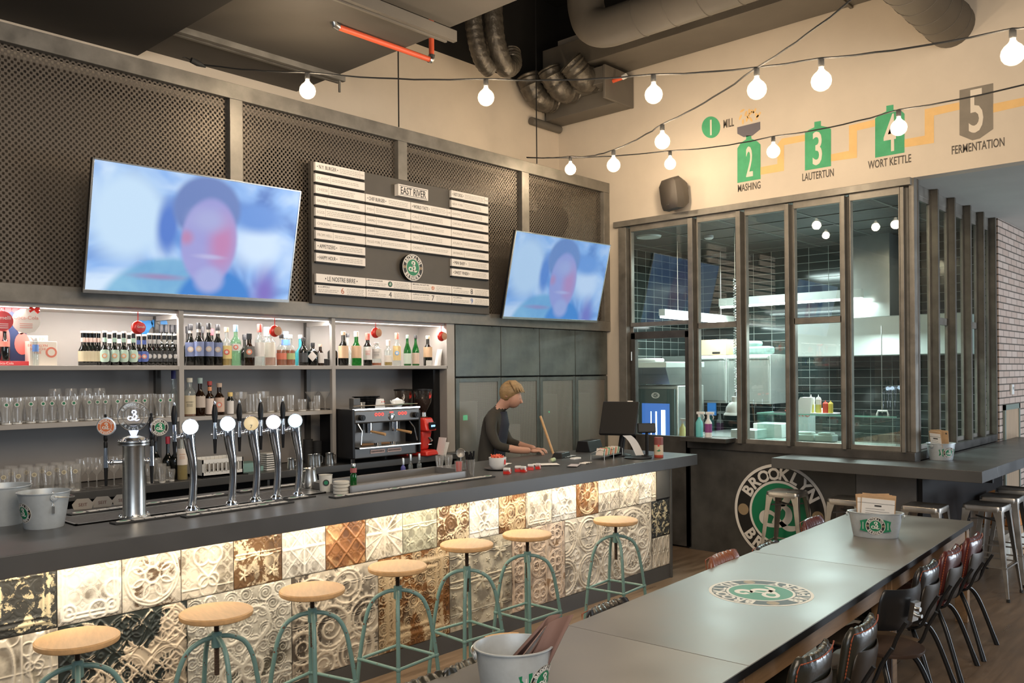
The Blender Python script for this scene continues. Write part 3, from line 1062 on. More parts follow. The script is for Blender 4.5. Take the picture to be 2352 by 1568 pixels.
# both hang a little forward at the top
television('large flat television over the lit bottle shelf, its picture a blurred head in blue light',
           leanq([((207, 361), 1), ((684, 437), 1), ((670, 695), 0), ((196, 671), 0)], 5.50, 5.70), 0, scr, YF)
television('smaller flat television at the right end of the mesh screen, above the steel cabinets',
           leanq([((1176, 528), 1), ((1389, 563), 1), ((1384, 738), 0), ((1162, 731), 0)], 5.50, 5.70), 0, scr2, YF)

# ---------------------------------------------------------------- menu board
m_slat = M('menu_slat', (0.80, 0.75, 0.70), 0.6, var=0.04, scale=3)
m_board = M('menu_board_grey', (0.075, 0.066, 0.056), 0.55, var=0.08, scale=3)
mn = thing('menu_board', 'grey menu board with rows of pale printed slats between the two televisions', 'menu board', (3.925, 5.76, 2.463))
MB().box(0, 2.03, 0, 0.045, 0, 1.135).build('backing', m_board, mn, bevel=0.004)
FN = lambda x, z, y=-0.0255: facing((x, y, z), (0, -1, 0))
cols = [(0.025, 0.513), (0.522, 1.012), (1.02, 1.502), (1.51, 1.998)]
PZ = 0.0905
top = 3.589 - 2.463


def small_print(mb, x0, x1, z, n, hh=0.0045):
    for k in range(n):
        x = x0 + R.random() * 0.008
        while x < x1 - 0.01:
            wl = 0.010 + R.random() * 0.028
            wl = min(wl, x1 - x)
            mb.box(x, x + wl, -0.0262, -0.0255, z - k * 0.0135 - hh / 2, z - k * 0.0135 + hh / 2)
            x += wl + 0.006


def slat(c, row, head=None, item=None, price=False, zt=None, num=None, numc=None, badge=None):
    x0, x1 = cols[c]
    zt = top - row * PZ if zt is None else zt
    h = 0.066
    mb = MB()
    mb.mat(m_slat).box(x0, x1, -0.025, 0, zt - h, zt)
    mb.mat(m_black).box(x0, x1, -0.02, 0, zt - h - 0.012, zt - h)
    zc = zt - h / 2
    w = x1 - x0
    mb.mat(m_ink)
    if head and not num:
        hw = 0.012 * len(head) + 0.03
        mb.text('• ' + head + ' •' if len(head) < 16 else head, 0.030 / 0.7, FN(x0 + 0.015, zc - 0.015), 0.0004, width=hw * 1.25, align='LEFT')
        mb.mat(m_print)
        if price:
            small_print(mb, x0 + 0.03 + hw * 1.25, x1 - 0.06, zc + 0.013, 3)
            mb.box(x1 - 0.052, x1 - 0.049, -0.0262, -0.0255, zt - h, zt)
            mb.mat(m_print).text(price, 0.02, FN(x1 - 0.025, zc - 0.007), 0.0003, width=0.034)
        elif w - hw * 1.25 > 0.15:
            small_print(mb, x0 + 0.04 + hw * 1.25, x1 - 0.03, zc + 0.013, 3)
    elif item:
        iw = min(0.14, 0.017 * len(item))
        mb.mat(m_print).text(item, 0.022 / 0.7, FN(x0 + 0.014, zc - 0.011), 0.0003, width=iw, align='LEFT')
        mb.box(x0 + 0.024 + iw, x0 + 0.026 + iw, -0.0262, -0.0255, zt - h, zt)
        small_print(mb, x0 + 0.036 + iw, x1 - 0.03 - R.random() * 0.1, zc + (0.007 if len(item) % 2 else 0.013), 2 if len(item) % 2 else 3)
    if num:
        mb.mat(m_ink).text(head, 0.018, FN(x0 + 0.014, zc + 0.013), 0.0003, width=0.010 * len(head) + 0.02, align='LEFT')
        mb.mat(m_print)
        small_print(mb, x0 + 0.015, x0 + w * 0.44, zc - 0.004, 2)
        small_print(mb, x0 + w * 0.60, x1 - 0.02, zc + 0.016, 4)
        if badge:
            mb.mat(m_logo_k if badge is m_logo_g else m_slat).disc(0.024, 0, 0.001, FN(x0 + w * 0.52, zc), 20).mat(badge).disc(0.017, 0.001, 0.0006, FN(x0 + w * 0.52, zc), 20)
            mb.mat(m_logo_w)
            brew_b(mb, 0.017, 0.0018, 0.0004, FN(x0 + w * 0.52, zc))
        else:
            mb.mat(numc).text(num, 0.048 / 0.7, FN(x0 + w * 0.52, zc - 0.024), 0.0005)
    mb.build('menu_slat', None, mn, smooth=0)


m_print = M('small_print', (0.40, 0.37, 0.34), 0.7)
m_n6 = M('number_rust', (0.45, 0.12, 0.05), 0.6)
m_n9 = M('number_blue', (0.06, 0.18, 0.45), 0.6)
m_n8 = M('number_dark', (0.07, 0.07, 0.07), 0.6)
slat(0, 0, head='N.Y. BURGER', price='13,50 €')
for i, t_ in enumerate(['CLASSIC', 'CHEESE', 'BACON', 'EGGS', 'CHICKEN', 'FROM HELL']):
    slat(0, i + 1, item=t_)
slat(0, 7, head='APPETIZERS')
slat(0, 8, head='HAPPY HOUR')
slat(1, 2, head='CHEF BURGER')
for i, t_ in enumerate(['FISH', 'DIAMO', 'LOMO', 'PULLED PORK']):
    slat(1, i + 3, item=t_)
slat(2, 2, head='WORLD TASTE', price='13,00')
for i, t_ in enumerate(['CALI', 'BURRITO', 'TACO', 'CHORIZO']):
    slat(2, i + 3, item=t_)
slat(3, 0, head='HOT DOG', price='8,00')
for i, t_ in enumerate(['NEW YORK', 'KANSAS', 'CHICAGO', 'PHOENIX', 'ATLANTA', 'SAN FRANCISCO']):
    slat(3, i + 1, item=t_)
slat(3, 7, head='MINI BABY')
slat(3, 8, head='SWEET FINISH')
zr1, zr2 = 2.700 - 2.463, 2.611 - 2.463
mb = MB()
x0, x1 = cols[0]
mb.mat(m_slat).box(x0, x1, -0.025, 0, zr1 - 0.068, zr1).mat(m_black).box(x0, x1, -0.02, 0, zr1 - 0.08, zr1 - 0.068)
mb.mat(m_ink).text('• LE NOSTRE BIRRE •', 0.036 / 0.7, FN((x0 + x1) / 2, zr1 - 0.052), 0.0004, width=0.32)
mb.build('menu_slat', None, mn, smooth=0)
slat(1, 0, head='BROOKLYN LAGER', zt=zr1, num='a', badge=m_logo_g)
slat(2, 0, head='BROOKLYN EAST IPA', zt=zr1, num='a', badge=M('badge_orange', (0.6, 0.16, 0.05), 0.5))
slat(3, 0, head='A LUPPOLI', zt=zr1, num='8', numc=m_n8)
slat(0, 0, head='A LUPPOLI', zt=zr2, num='6', numc=m_n6)
slat(1, 0, head='A LUPPOLI', zt=zr2, num='4', numc=m_n8)
slat(2, 0, head='LUPPOLI LA NOSTRA', zt=zr2, num='7', numc=m_n8)
slat(3, 0, head='A LUPPOLI', zt=zr2, num='9', numc=m_n9)
er = MB()
er.mat(m_slat).box(0.856, 1.20, -0.05, 0.0, 0.978, 1.078)
er.mat(m_ink)
for zz in (0.988, 1.064):
    er.box(0.87, 1.186, -0.0515, -0.05, zz, zz + 0.004)
er.text('EAST RIVER', 0.060 / 0.7, FN(1.028, 0.998, -0.0505), 0.0006, width=0.29, bold=0.01)
er.build('name_plate', None, mn, smooth=0)
lg = MB()
logo_mesh(lg, 0.117, FN(1.018, 0.366, -0.045), t=0.001)
lg.mat(m_black).disc(0.115, -0.045, 0.045, FN(1.018, 0.366, -0.045), 48)
lg.build('round_badge', None, mn, smooth=0)

# ---------------------------------------------------------------- shelving
m_shelf = M('grey_shelf_paint', (0.36, 0.335, 0.31), 0.5, var=0.06, scale=4)
m_backp = M('grey_back_panel', (0.27, 0.25, 0.235), 0.6, var=0.05, scale=2)
SZ1, SZ2, LZ = 1.968, 1.603, 1.160
sh = thing('bar_shelving', 'grey steel bar shelving with a lit top shelf behind the counter', 'shelving', (0, YF, 0))
MB().box(-1.5, 5.54, 0.40, 0.42, 1.165, 2.36).build('back_panel', m_backp, sh)
MB().box(-1.5, 5.54, 0.02, 0.42, 2.335, 2.36).build('top_panel', m_shelf, sh)
MB().box(-1.5, 5.45, 0.0, 0.40, 1.938, SZ1).build('shelf', m_shelf, sh, bevel=0.002)
MB().box(-1.5, 4.17, 0.0, 0.40, 1.572, SZ2).build('shelf', m_shelf, sh, bevel=0.002)
MB().box(5.44, 5.54, 0.0, 0.42, 1.16, 2.36).build('side_panel', m_shelf, sh, bevel=0.002)
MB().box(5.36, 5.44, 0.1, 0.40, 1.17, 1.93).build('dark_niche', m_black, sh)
for x in (1.35, 2.87, 4.17):
    MB().box(x - 0.018, x + 0.018, -0.004, 0.03, LZ + 0.002, 2.36).build('upright', m_shelf, sh, bevel=0.002)
    MB().box(x - 0.02, x + 0.02, 0.36, 0.40, LZ + 0.002, 2.36).build('upright', m_darksteel, sh, bevel=0.002)
    MB().box(x - 0.015, x + 0.015, 0.03, 0.36, 2.30, 2.335).build('top_bracket', m_shelf, sh)
MB().box(0.7, 5.44, 0.04, 0.052, 2.330, 2.335).build('light_strip', M('led_strip', (0.9, 0.9, 0.9), 0.5, emit=(1, 0.95, 0.9), estr=3.0), sh)
bc = thing('back_counter', 'dark zinc back counter below the bar shelves, crowded with glasses and machines', 'counter', (0, 5.72, 0))
MB().box(-1.5, 5.54, 0.0, 0.50, 1.105, LZ).build('counter_top', m_zinc_top, bc, bevel=0.003)
MB().box(-1.5, 5.54, 0.12, 0.50, 0.0, 1.105).build('base', m_black, bc)
MB().box(3.5, 3.52, 0.02, 0.12, 0.3, 1.10).box(2.3, 2.32, 0.02, 0.12, 0.3, 1.1).box(4.9, 4.92, 0.02, 0.12, 0.3, 1.1).build('leg', m_steel, bc)

# steel cabinets beside the shelving
m_cab = M('waxed_dark_steel', (0.10, 0.108, 0.098), 0.36, 0.25, var=0.4, scale=3.2, rvar=0.1)
cx = [5.55, 6.175, 6.765, 7.365, 7.96]
wo = ['leftmost, beside the shelves', 'second from the shelves', 'third from the shelves', 'rightmost, by the cream pilaster']
for i in range(4):
    a, b = cx[i], cx[i + 1]
    c = thing('wall_cabinet', 'flat dark steel wall cabinet, %s, under the mesh screen' % wo[i], 'cabinet', (a, YF, 1.86), group='upper steel cabinets')
    w = b - a
    MB().box(0.0, w, 0.02, 0.40, 0.0, 0.50).build('carcass', m_black, c)
    MB().box(0.004, w - 0.004, 0.0, 0.02, 0.006, 0.494).build('door', m_cab, c, bevel=0.002)
    c = thing('tall_cabinet', 'tall cabinet with a perforated steel door, %s' % wo[i], 'cabinet', (a, YF, 0), group='tall perforated cabinets')
    MB().box(0.0, w, 0.38, 0.40, 0, 1.855).box(0, 0.012, 0.02, 0.38, 0, 1.855).box(w - 0.012, w, 0.02, 0.38, 0, 1.855).build('carcass', M('cabinet_inside', (0.10, 0.095, 0.08), 0.6), c)
    dd = MB().box(0.004, 0.05, 0, 0.02, 0.01, 1.85).box(w - 0.05, w - 0.004, 0, 0.02, 0.01, 1.85).box(0.05, w - 0.05, 0, 0.02, 1.81, 1.85).box(0.05, w - 0.05, 0, 0.02, 0.01, 0.06).build('door', m_cab, c, bevel=0.002)
    MB().box(0.05, w - 0.05, 0.008, 0.009, 0.06, 1.81).build('perforated_sheet', m_mesh2, dd, smooth=0)
m_in = M('machine_grey', (0.36, 0.34, 0.30), 0.5)
for i, (x, z0, z1, w_) in enumerate(((5.82, 1.0, 1.62, 0.28), (6.42, 0.9, 1.36, 0.34), (7.05, 1.05, 1.66, 0.30), (7.62, 1.05, 1.66, 0.32))):
    c = thing('appliance', ['pale machine with a small green display inside the leftmost mesh cabinet', 'pale cardboard box inside the second mesh cabinet', 'pale electrical box with a green lamp inside the third mesh cabinet', 'pale control panel with coloured labels inside the rightmost mesh cabinet'][i], 'appliance' if i != 1 else 'box', (x, 6.03, z0))
    MB().box(-w_ / 2, w_ / 2, -0.09, 0.12, 0, z1 - z0).build('casing', m_in if i != 1 else m_paper, c, bevel=0.004)
    if i == 0:
        MB().box(-0.06, 0.0, -0.093, -0.09, 0.44, 0.49).build('display', M('green_display', (0.02, 0.3, 0.15), 0.4, emit=(0.02, 0.9, 0.35), estr=1.2), c)
    if i == 2:
        MB().sphere((0.0, -0.095, 0.42), 0.009, 10).build('lamp', M('green_display'), c)
    if i == 3:
        for k in range(4):
            MB().box(-0.13, -0.13 + 0.08 + 0.02 * (k % 2), -0.093, -0.09, 0.36 + 0.035 * k, 0.375 + 0.035 * k).build('coloured_label', M('label_teal', (0.15, 0.45, 0.5), 0.6) if k % 2 else M('label_yellow', (0.6, 0.6, 0.3), 0.6), c)

# ================================================================ THE BAR
YB = 4.25


def tin_material(name, base, patch, dirt, amount, scale, rough=0.42, metal=0.25, seed=0.0):
    """pressed tin: old paint over metal, worn off in patches; grime sits where the relief is deep (vertex attribute)"""
    m = bpy.data.materials.new(name)
    m.use_nodes = True
    nt = m.node_tree
    L = nt.links.new
    b = nt.nodes['Principled BSDF']
    b.inputs['Roughness'].default_value = rough
    b.inputs['Metallic'].default_value = metal
    tc = nt.nodes.new('ShaderNodeTexCoord')
    mp = nt.nodes.new('ShaderNodeMapping')
    mp.inputs['Location'].default_value = (seed, seed * 2, seed * 3)
    L(tc.outputs['Object'], mp.inputs[0])
    n = nt.nodes.new('ShaderNodeTexNoise')
    n.inputs['Scale'].default_value = scale
    n.inputs['Detail'].default_value = 8
    n.inputs['Roughness'].default_value = 0.65
    n.inputs['Distortion'].default_value = 0.4
    L(mp.outputs[0], n.inputs['Vector'])
    at_ = nt.nodes.new('ShaderNodeAttribute')
    at_.attribute_name = 'relief'
    cr = nt.nodes.new('ShaderNodeValToRGB')
    cr.color_ramp.interpolation = 'LINEAR'
    cr.color_ramp.elements[0].position = 1 - amount - 0.02
    cr.color_ramp.elements[0].color = (0, 0, 0, 1)
    cr.color_ramp.elements[1].position = 1 - amount + 0.02
    cr.color_ramp.elements[1].color = (1, 1, 1, 1)
    sub = nt.nodes.new('ShaderNodeMath')
    sub.operation = 'MULTIPLY_ADD'
    L(at_.outputs['Fac'], sub.inputs[0])
    sub.inputs[1].default_value = -0.13
    L(n.outputs['Fac'], sub.inputs[2])
    ad = nt.nodes.new('ShaderNodeMath')
    ad.operation = 'ADD'
    L(sub.outputs[0], ad.inputs[0])
    ad.inputs[1].default_value = 0.065
    L(ad.outputs[0], cr.inputs[0])
    mx = nt.nodes.new('ShaderNodeMix')
    mx.data_type = 'RGBA'
    L(cr.outputs[0], mx.inputs[0])
    mx.inputs[6].default_value = (*base, 1)
    mx.inputs[7].default_value = (*patch, 1)
    # grime in the deep lines
    mr = nt.nodes.new('ShaderNodeMapRange')
    mr.inputs[1].default_value, mr.inputs[2].default_value = 0.0, 0.30
    mr.inputs[3].default_value, mr.inputs[4].default_value = 0.75, 0.0
    L(at_.outputs['Fac'], mr.inputs[0])
    n2 = nt.nodes.new('ShaderNodeTexNoise')
    n2.inputs['Scale'].default_value = 9
    n2.inputs['Detail'].default_value = 5
    L(mp.outputs[0], n2.inputs['Vector'])
    mr2 = nt.nodes.new('ShaderNodeMapRange')
    mr2.inputs[1].default_value, mr2.inputs[2].default_value = 0.42, 0.62
    L(n2.outputs['Fac'], mr2.inputs[0])
    mu = nt.nodes.new('ShaderNodeMath')
    mu.operation = 'MULTIPLY'
    L(mr.outputs[0], mu.inputs[0])
    L(mr2.outputs[0], mu.inputs[1])
    mx2 = nt.nodes.new('ShaderNodeMix')
    mx2.data_type = 'RGBA'
    L(mu.outputs[0], mx2.inputs[0])
    L(mx.outputs[2], mx2.inputs[6])
    mx2.inputs[7].default_value = (*dirt, 1)
    ga = nt.nodes.new('ShaderNodeAttribute')
    ga.attribute_name = 'groove'
    gm = nt.nodes.new('ShaderNodeMath')
    gm.operation = 'MULTIPLY'
    gm.use_clamp = True
    L(ga.outputs['Fac'], gm.inputs[0])
    mr3 = nt.nodes.new('ShaderNodeMapRange')
    mr3.inputs[1].default_value, mr3.inputs[2].default_value = 0.35, 0.65
    mr3.inputs[3].default_value, mr3.inputs[4].default_value = 0.15, 0.95
    L(n2.outputs['Fac'], mr3.inputs[0])
    L(mr3.outputs[0], gm.inputs[1])
    mx3 = nt.nodes.new('ShaderNodeMix')
    mx3.data_type = 'RGBA'
    L(gm.outputs[0], mx3.inputs[0])
    L(mx2.outputs[2], mx3.inputs[6])
    mx3.inputs[7].default_value = (*dirt, 1)
    L(mx3.outputs[2], b.inputs['Base Color'])
    return m


CR = (0.74, 0.67, 0.555)
tin = {
    'cream': tin_material('tin_cream_paint', CR, (0.45, 0.40, 0.31), (0.10, 0.08, 0.06), 0.36, 7, seed=1),
    'white': tin_material('tin_white_paint', (0.78, 0.75, 0.68), (0.55, 0.50, 0.42), (0.14, 0.12, 0.10), 0.36, 9, seed=2),
    'rust': tin_material('tin_rust_brown', (0.30, 0.135, 0.055), (0.55, 0.33, 0.16), (0.06, 0.03, 0.02), 0.42, 6, seed=3),
    'worn': tin_material('tin_worn_paint', (0.72, 0.60, 0.42), (0.17, 0.095, 0.045), (0.06, 0.04, 0.03), 0.50, 11, seed=4),
    'patina': tin_material('tin_dark_patina', (0.74, 0.62, 0.47), (0.035, 0.045, 0.042), (0.03, 0.03, 0.03), 0.47, 4.2, seed=5),
    'black': tin_material('tin_blackened', (0.62, 0.54, 0.36), (0.05, 0.052, 0.05), (0.03, 0.03, 0.03), 0.52, 22, seed=6),
    'pink': tin_material('tin_pinkish_paint', (0.72, 0.58, 0.46), (0.32, 0.20, 0.11), (0.09, 0.06, 0.05), 0.36, 8, seed=7),
    'sage': tin_material('tin_sage_paint', (0.56, 0.55, 0.42), (0.38, 0.36, 0.27), (0.12, 0.11, 0.08), 0.38, 7, seed=8),
    'gold': tin_material('tin_stained_paint', (0.62, 0.47, 0.29), (0.26, 0.115, 0.035), (0.05, 0.03, 0.02), 0.46, 5.2, seed=9),
}


def ridge(d, w):
    return np.exp(-(d / w) ** 2)


def seg(u, v, x0, y0, x1, y1):
    dx, dy = x1 - x0, y1 - y0
    t = np.clip(((u - x0) * dx + (v - y0) * dy) / (dx * dx + dy * dy), 0, 1)
    return np.hypot(u - x0 - t * dx, v - y0 - t * dy)


def pattern(kind, u, v):
    """height 0..1 over the unit tile"""
    x, y = u - 0.5, v - 0.5
    r = np.hypot(x, y)
    a = np.arctan2(y, x)
    edge = np.minimum(np.minimum(u, 1 - u), np.minimum(v, 1 - v))
    w = 0.018
    if kind == 'diamond':
        h = ridge(np.abs(((u + v) * 2) % 1 - 0.5) / 2.8, w) + ridge(np.abs(((u - v) * 2) % 1 - 0.5) / 2.8, w)
        return np.clip(h, 0, 1)
    if kind == 'cross4':
        uu, vv = np.abs(x), np.abs(y)
        h = ridge(uu, 0.022) + ridge(vv, 0.022) + 0.8 * ridge(np.abs(uu + vv - 0.33), 0.014) + 0.6 * ridge(np.abs(uu - vv), 0.012)
        return np.clip(h, 0, 1)
    if kind == 'star':
        uu, vv = np.abs(x), np.abs(y)
        h = ridge(np.abs(uu - vv), 0.028) + ridge(uu, 0.03) + ridge(vv, 0.03) + 0.7 * ridge(np.abs(uu - 2.2 * vv), 0.02) + 0.7 * ridge(np.abs(vv - 2.2 * uu), 0.02)
        return np.clip(h, 0, 1)
    if kind == 'wheel':
        h = ridge(np.abs(r - 0.46), w) + ridge(np.abs(r - 0.41), w * 0.8) + ridge(np.abs(r - 0.12), w)
        for k in range(8):
            c = (0.28 * math.cos(k * PI / 4), 0.28 * math.sin(k * PI / 4))
            h = h + 0.8 * ridge(np.abs(np.hypot(x - c[0], y - c[1]) - 0.15), w * 0.8)
        return np.clip(h, 0, 1)
    if kind == 'frame':
        h = ridge(edge - 0.07, 0.022) + ridge(edge - 0.13, 0.014)
        for cx_, cy_ in ((0.16, 0.16), (0.84, 0.16), (0.16, 0.84), (0.84, 0.84)):
            d = np.hypot(u - cx_, v - cy_)
            h = h + ridge(np.abs(d - 0.11), 0.018) + ridge(np.abs(d - 0.05), 0.015)
        h = h + ridge(np.abs(np.hypot(u - 0.86, v - 0.42) - 0.13), 0.02) + ridge(np.abs(np.hypot(u - 0.62, v - 0.13) - 0.14), 0.02)
        return np.clip(h, 0, 1)
    if kind == 'heart':
        xx = np.abs(x)
        d1 = np.hypot(xx - 0.12, y - 0.16)
        h = ridge(np.abs(d1 - 0.15), w) * (y > -0.02 - xx * 0.2) + ridge(seg(xx, y, 0.25, 0.08, 0.05, -0.16), w)
        h = h + ridge(np.abs(np.hypot(xx - 0.10, y + 0.25) - 0.10), w) + ridge(np.abs(np.hypot(x, y + 0.36) - 0.16), w * 0.9) + 0.8 * ridge(np.abs(y + 0.36), 0.012) * (xx > 0.15)
        h = h + 0.8 * ridge(np.abs(np.hypot(xx - 0.46, y - 0.46) - 0.16), w)
        return np.clip(h, 0, 1)
    if kind == 'ovals':
        uu = (u * 4) % 1 - 0.5
        vv = (v * 2) % 1 - 0.5
        d = np.hypot(uu * 1.0, vv * 0.55 * 1.3)
        h = ridge(np.abs(d - 0.30) / 4, 0.010) + ridge(np.abs(np.abs(uu) - 0.5) / 4, 0.008) + 0.7 * ridge(np.hypot(uu, np.abs(vv) - 0.5) - 0.08, 0.05)
        return np.clip(h, 0, 1)
    if kind == 'scroll':
        h = 0 * u
        rr = random.Random(5)
        for cx_, cy_, r0 in ((0.2, 0.75, 0.2), (0.62, 0.8, 0.17), (0.85, 0.45, 0.2), (0.42, 0.42, 0.22), (0.12, 0.3, 0.16), (0.72, 0.13, 0.22), (0.35, 0.08, 0.12)):
            d = np.hypot(u - cx_, v - cy_)
            an = np.arctan2(v - cy_, u - cx_)
            h = h + ridge(np.abs(d - r0), 0.013) + 0.8 * ridge(((d - an / (2 * PI) * 0.08) % 0.08 - 0.04), 0.012) * (d < r0) * (d > 0.03)
            h = h + 0.5 * (np.cos(an * 16) > 0.2) * ridge(np.abs(d - r0 * 1.12), 0.018)
        return np.clip(h, 0, 1)
    if kind == 'circles':
        h = 0 * u
        for cx_ in (0.0, 0.5, 1.0):
            for cy_ in (0.25, 0.75):
                d = np.hypot(u - cx_, (v - cy_) * 1.0)
                h = h + ridge(np.abs(d - 0.23), 0.012) + ridge(np.abs(d - 0.19), 0.010)
        for k in range(4):
            h = h + 0.7 * ridge(np.hypot(u - 0.25 - 0.5 * (k % 2), v - 0.5 * (k // 2) - 0.0) - 0.05, 0.02)
        fl = 0.5 + 0.5 * np.cos(4 * np.arctan2((v % 0.5) - 0.25, (u % 0.5) - 0.25))
        h = h + 0.5 * fl * ridge(np.hypot((u % 0.5) - 0.25, (v % 0.5) - 0.25) - 0.06, 0.035)
        return np.clip(h, 0, 1)
    if kind == 'floral':
        h = 0 * u
        for cx_, cy_ in ((0.2, 0.2), (0.8, 0.2), (0.2, 0.8), (0.8, 0.8), (0.5, 0.5)):
            d = np.hypot(u - cx_, v - cy_)
            an = np.arctan2(v - cy_, u - cx_)
            pet = 0.055 + 0.045 * np.cos(an * 5)
            h = h + 0.85 / (1 + np.exp((d - pet) / 0.008)) + 0.0
        h = h + ridge(np.abs(v - 0.5 + 0.02 * np.sin(u * 12)), 0.012) + ridge(np.abs(v - 0.56), 0.008)
        return np.clip(h, 0, 1)
    if kind == 'quilt':
        s1 = ridge(np.abs(np.sin(u * PI * 6 + 0.6 * np.sin(v * PI * 4))), 0.16)
        s2 = ridge(np.abs(np.sin(v * PI * 3)), 0.12)
        fl = ridge(np.hypot((u * 3) % 1 - 0.5, (v * 3) % 1 - 0.5) - 0.2, 0.07)
        return np.clip(0.8 * s1 + s2 + 0.7 * fl, 0, 1)
    if kind == 'lattice':
        n = 5
        uu, vv = (u * n) % 1 - 0.5, (v * n) % 1 - 0.5
        d = np.abs(uu) + np.abs(vv)
        h = ridge(np.abs(d - 0.42), 0.06) + 0.8 * ridge(np.hypot(uu, vv) - 0.08, 0.06)
        bars = ridge(np.abs(((u + v) * 4) % 1 - 0.5) - 0.2, 0.07) * (np.sin(u * 9) * np.sin(v * 9) > 0.2)
        return np.clip(0.9 * h + 0.5 * bars, 0, 1)
    if kind == 'fleur':
        h = 0 * u
        for cy_ in (0.15, 0.5, 0.85):
            for cx_ in (0.2, 0.5, 0.8):
                xx, yy = np.abs(u - cx_), v - cy_
                h = h + ridge(np.abs(np.hypot(xx - 0.055, yy) - 0.055), 0.012) + ridge(seg(xx, yy, 0, -0.12, 0, 0.1), 0.014)
        h = h + ridge(np.abs(((u) * 3.33) % 1 - 0.1) / 3.3, 0.009)
        return np.clip(h, 0, 1)
    # worn board with a moulded border
    h = ridge(edge - 0.12, 0.03) + ridge(edge - 0.20, 0.02) + 0.4 * ridge(edge - 0.05, 0.02) * (np.sin(u * 60) * np.sin(v * 60) > 0)
    return np.clip(h, 0, 1)


bar = thing('bar_counter', 'long bar counter with a dark zinc top and a front of old pressed tin tiles', 'bar counter', (0, 0, 0))
MB().box(-1.0, 6.78, 3.97, 5.10, 1.055, 1.15).build('counter_top', m_zinc_top, bar, bevel=0.003)
MB().box(-1.0, 6.76, YB, YB + 0.02, 0.0, 0.125).build('plinth', m_zinc_top, bar)
MB().box(-1.0, 6.76, YB + 0.02, 4.95, 0.0, 1.055).build('body', m_darksteel, bar)
MB().box(6.76, 6.782, YB - 0.012, 4.95, 0.0, 1.055).build('end_panel', m_zinc_top, bar, bevel=0.001)
MB().box(6.54, 6.76, YB - 0.006, YB + 0.02, 0.745, 1.05).build('zinc_patch', m_zinc_top, bar, bevel=0.001)
MB().box(0.6, 6.55, 4.09, 4.115, 1.047, 1.055).build('light_strip', M('led_strip_warm', (0.9, 0.8, 0.6), 0.5, emit=(1, 0.82, 0.55), estr=3.0), bar)


def tin_tile(x0, x1, z0, z1, kind, mat, lab, amp=0.007, N=None):
    w, h = x1 - x0, z1 - z0
    n = N or max(30, int(190 * w / 0.62) if w > 0.4 else 90)
    m_ = max(12, int(n * h / w))
    us, vs = np.linspace(0, 1, n + 1), np.linspace(0, 1, m_ + 1)
    U_, V_ = np.meshgrid(us, vs)
    H = pattern(kind, U_, V_)
    if w > 0.4:
        k2 = ('heart', 'scroll', 'wheel', 'floral')[int(x0 * 10) % 4]
        H = np.clip(0.75 * H + 0.55 * pattern(k2, (U_ * 3) % 1, (V_ * 3) % 1) * (1 - H), 0, 1)
    else:
        H = np.clip(0.8 * H + 0.35 * pattern('circles', (U_ * 2) % 1, (V_ * 2) % 1) * (1 - H), 0, 1)
    e = np.minimum(np.minimum(U_ * w, (1 - U_) * w), np.minimum(V_ * h, (1 - V_) * h))
    H = H * np.clip(e / 0.006, 0, 1)
    gy, gx = np.gradient(H, h / m_, w / n)
    G = np.clip(np.hypot(gx, gy) * 0.006 * (H < 0.55), 0, 1)
    co = np.stack([x0 + U_ * w, YB + 0.004 - H * amp, z0 + V_ * h], -1).reshape(-1, 3)
    idx = np.arange((n + 1) * (m_ + 1)).reshape(m_ + 1, n + 1)
    fs = np.stack([idx[:-1, :-1], idx[:-1, 1:], idx[1:, 1:], idx[1:, :-1]], -1).reshape(-1, 4)
    me = bpy.data.meshes.new('tin_tile')
    me.from_pydata(co.tolist(), [], fs.tolist())
    me.materials.append(tin[mat])
    at_ = me.attributes.new('relief', 'FLOAT', 'POINT')
    at_.data.foreach_set('value', H.reshape(-1).astype(np.float32))
    at2 = me.attributes.new('groove', 'FLOAT', 'POINT')
    at2.data.foreach_set('value', G.reshape(-1).astype(np.float32))
    me.shade_smooth()
    o = bpy.data.objects.new('tin_tile', me)
    COL.objects.link(o)
    o.parent = bar
    o['label'] = lab
    return o


tx = [0.59, 0.89, 1.188, 1.486, 1.784, 2.086, 2.383, 2.683, 2.979, 3.275, 3.573, 3.872, 4.176, 4.476, 4.77, 5.075, 5.379, 5.675, 5.971, 6.266, 6.536]
tk = [('lattice', 'black'), ('frame', 'cream'), ('board', 'black'), ('frame', 'white'), ('wheel', 'worn2'), ('heart', 'cream'), ('floral', 'worn'), ('cross4', 'white'),
      ('diamond', 'rust'), ('star', 'cream'), ('floral', 'sage'), ('scroll', 'worn'), ('heart', 'white'), ('scroll', 'gold'), ('frame', 'cream'), ('heart', 'white'),
      ('wheel', 'rust'), ('cross4', 'cream'), ('circles', 'cream'), ('heart', 'white')]
tin['worn2'] = tin_material('tin_worn_white', (0.74, 0.68, 0.58), (0.20, 0.14, 0.09), (0.10, 0.07, 0.05), 0.38, 9, seed=14)
tin['rust2'] = tin['gold']
for i, (k, c) in enumerate(tk):
    tin_tile(tx[i] + 0.0015, tx[i + 1] - 0.0015, 0.732, 1.054, k, c if i != 16 else 'gold', 'pressed tin tile, upper row')
lx = [0.25, 0.87, 1.49, 2.116, 2.743, 3.37, 3.985, 4.61, 5.23, 5.85, 6.46]
lk = [('lattice', 'patina'), ('ovals', 'cream'), ('lattice', 'patina'), ('heart', 'white2'), ('scroll', 'cream2'), ('board', 'gold'), ('floral', 'sage2'), ('fleur', 'pink'), ('circles', 'cream'), ('wheel', 'cream')]
tin['white2'] = tin_material('tin_white_with_bare_edge', (0.74, 0.71, 0.62), (0.16, 0.16, 0.13), (0.2, 0.18, 0.14), 0.38, 3.2, seed=12)
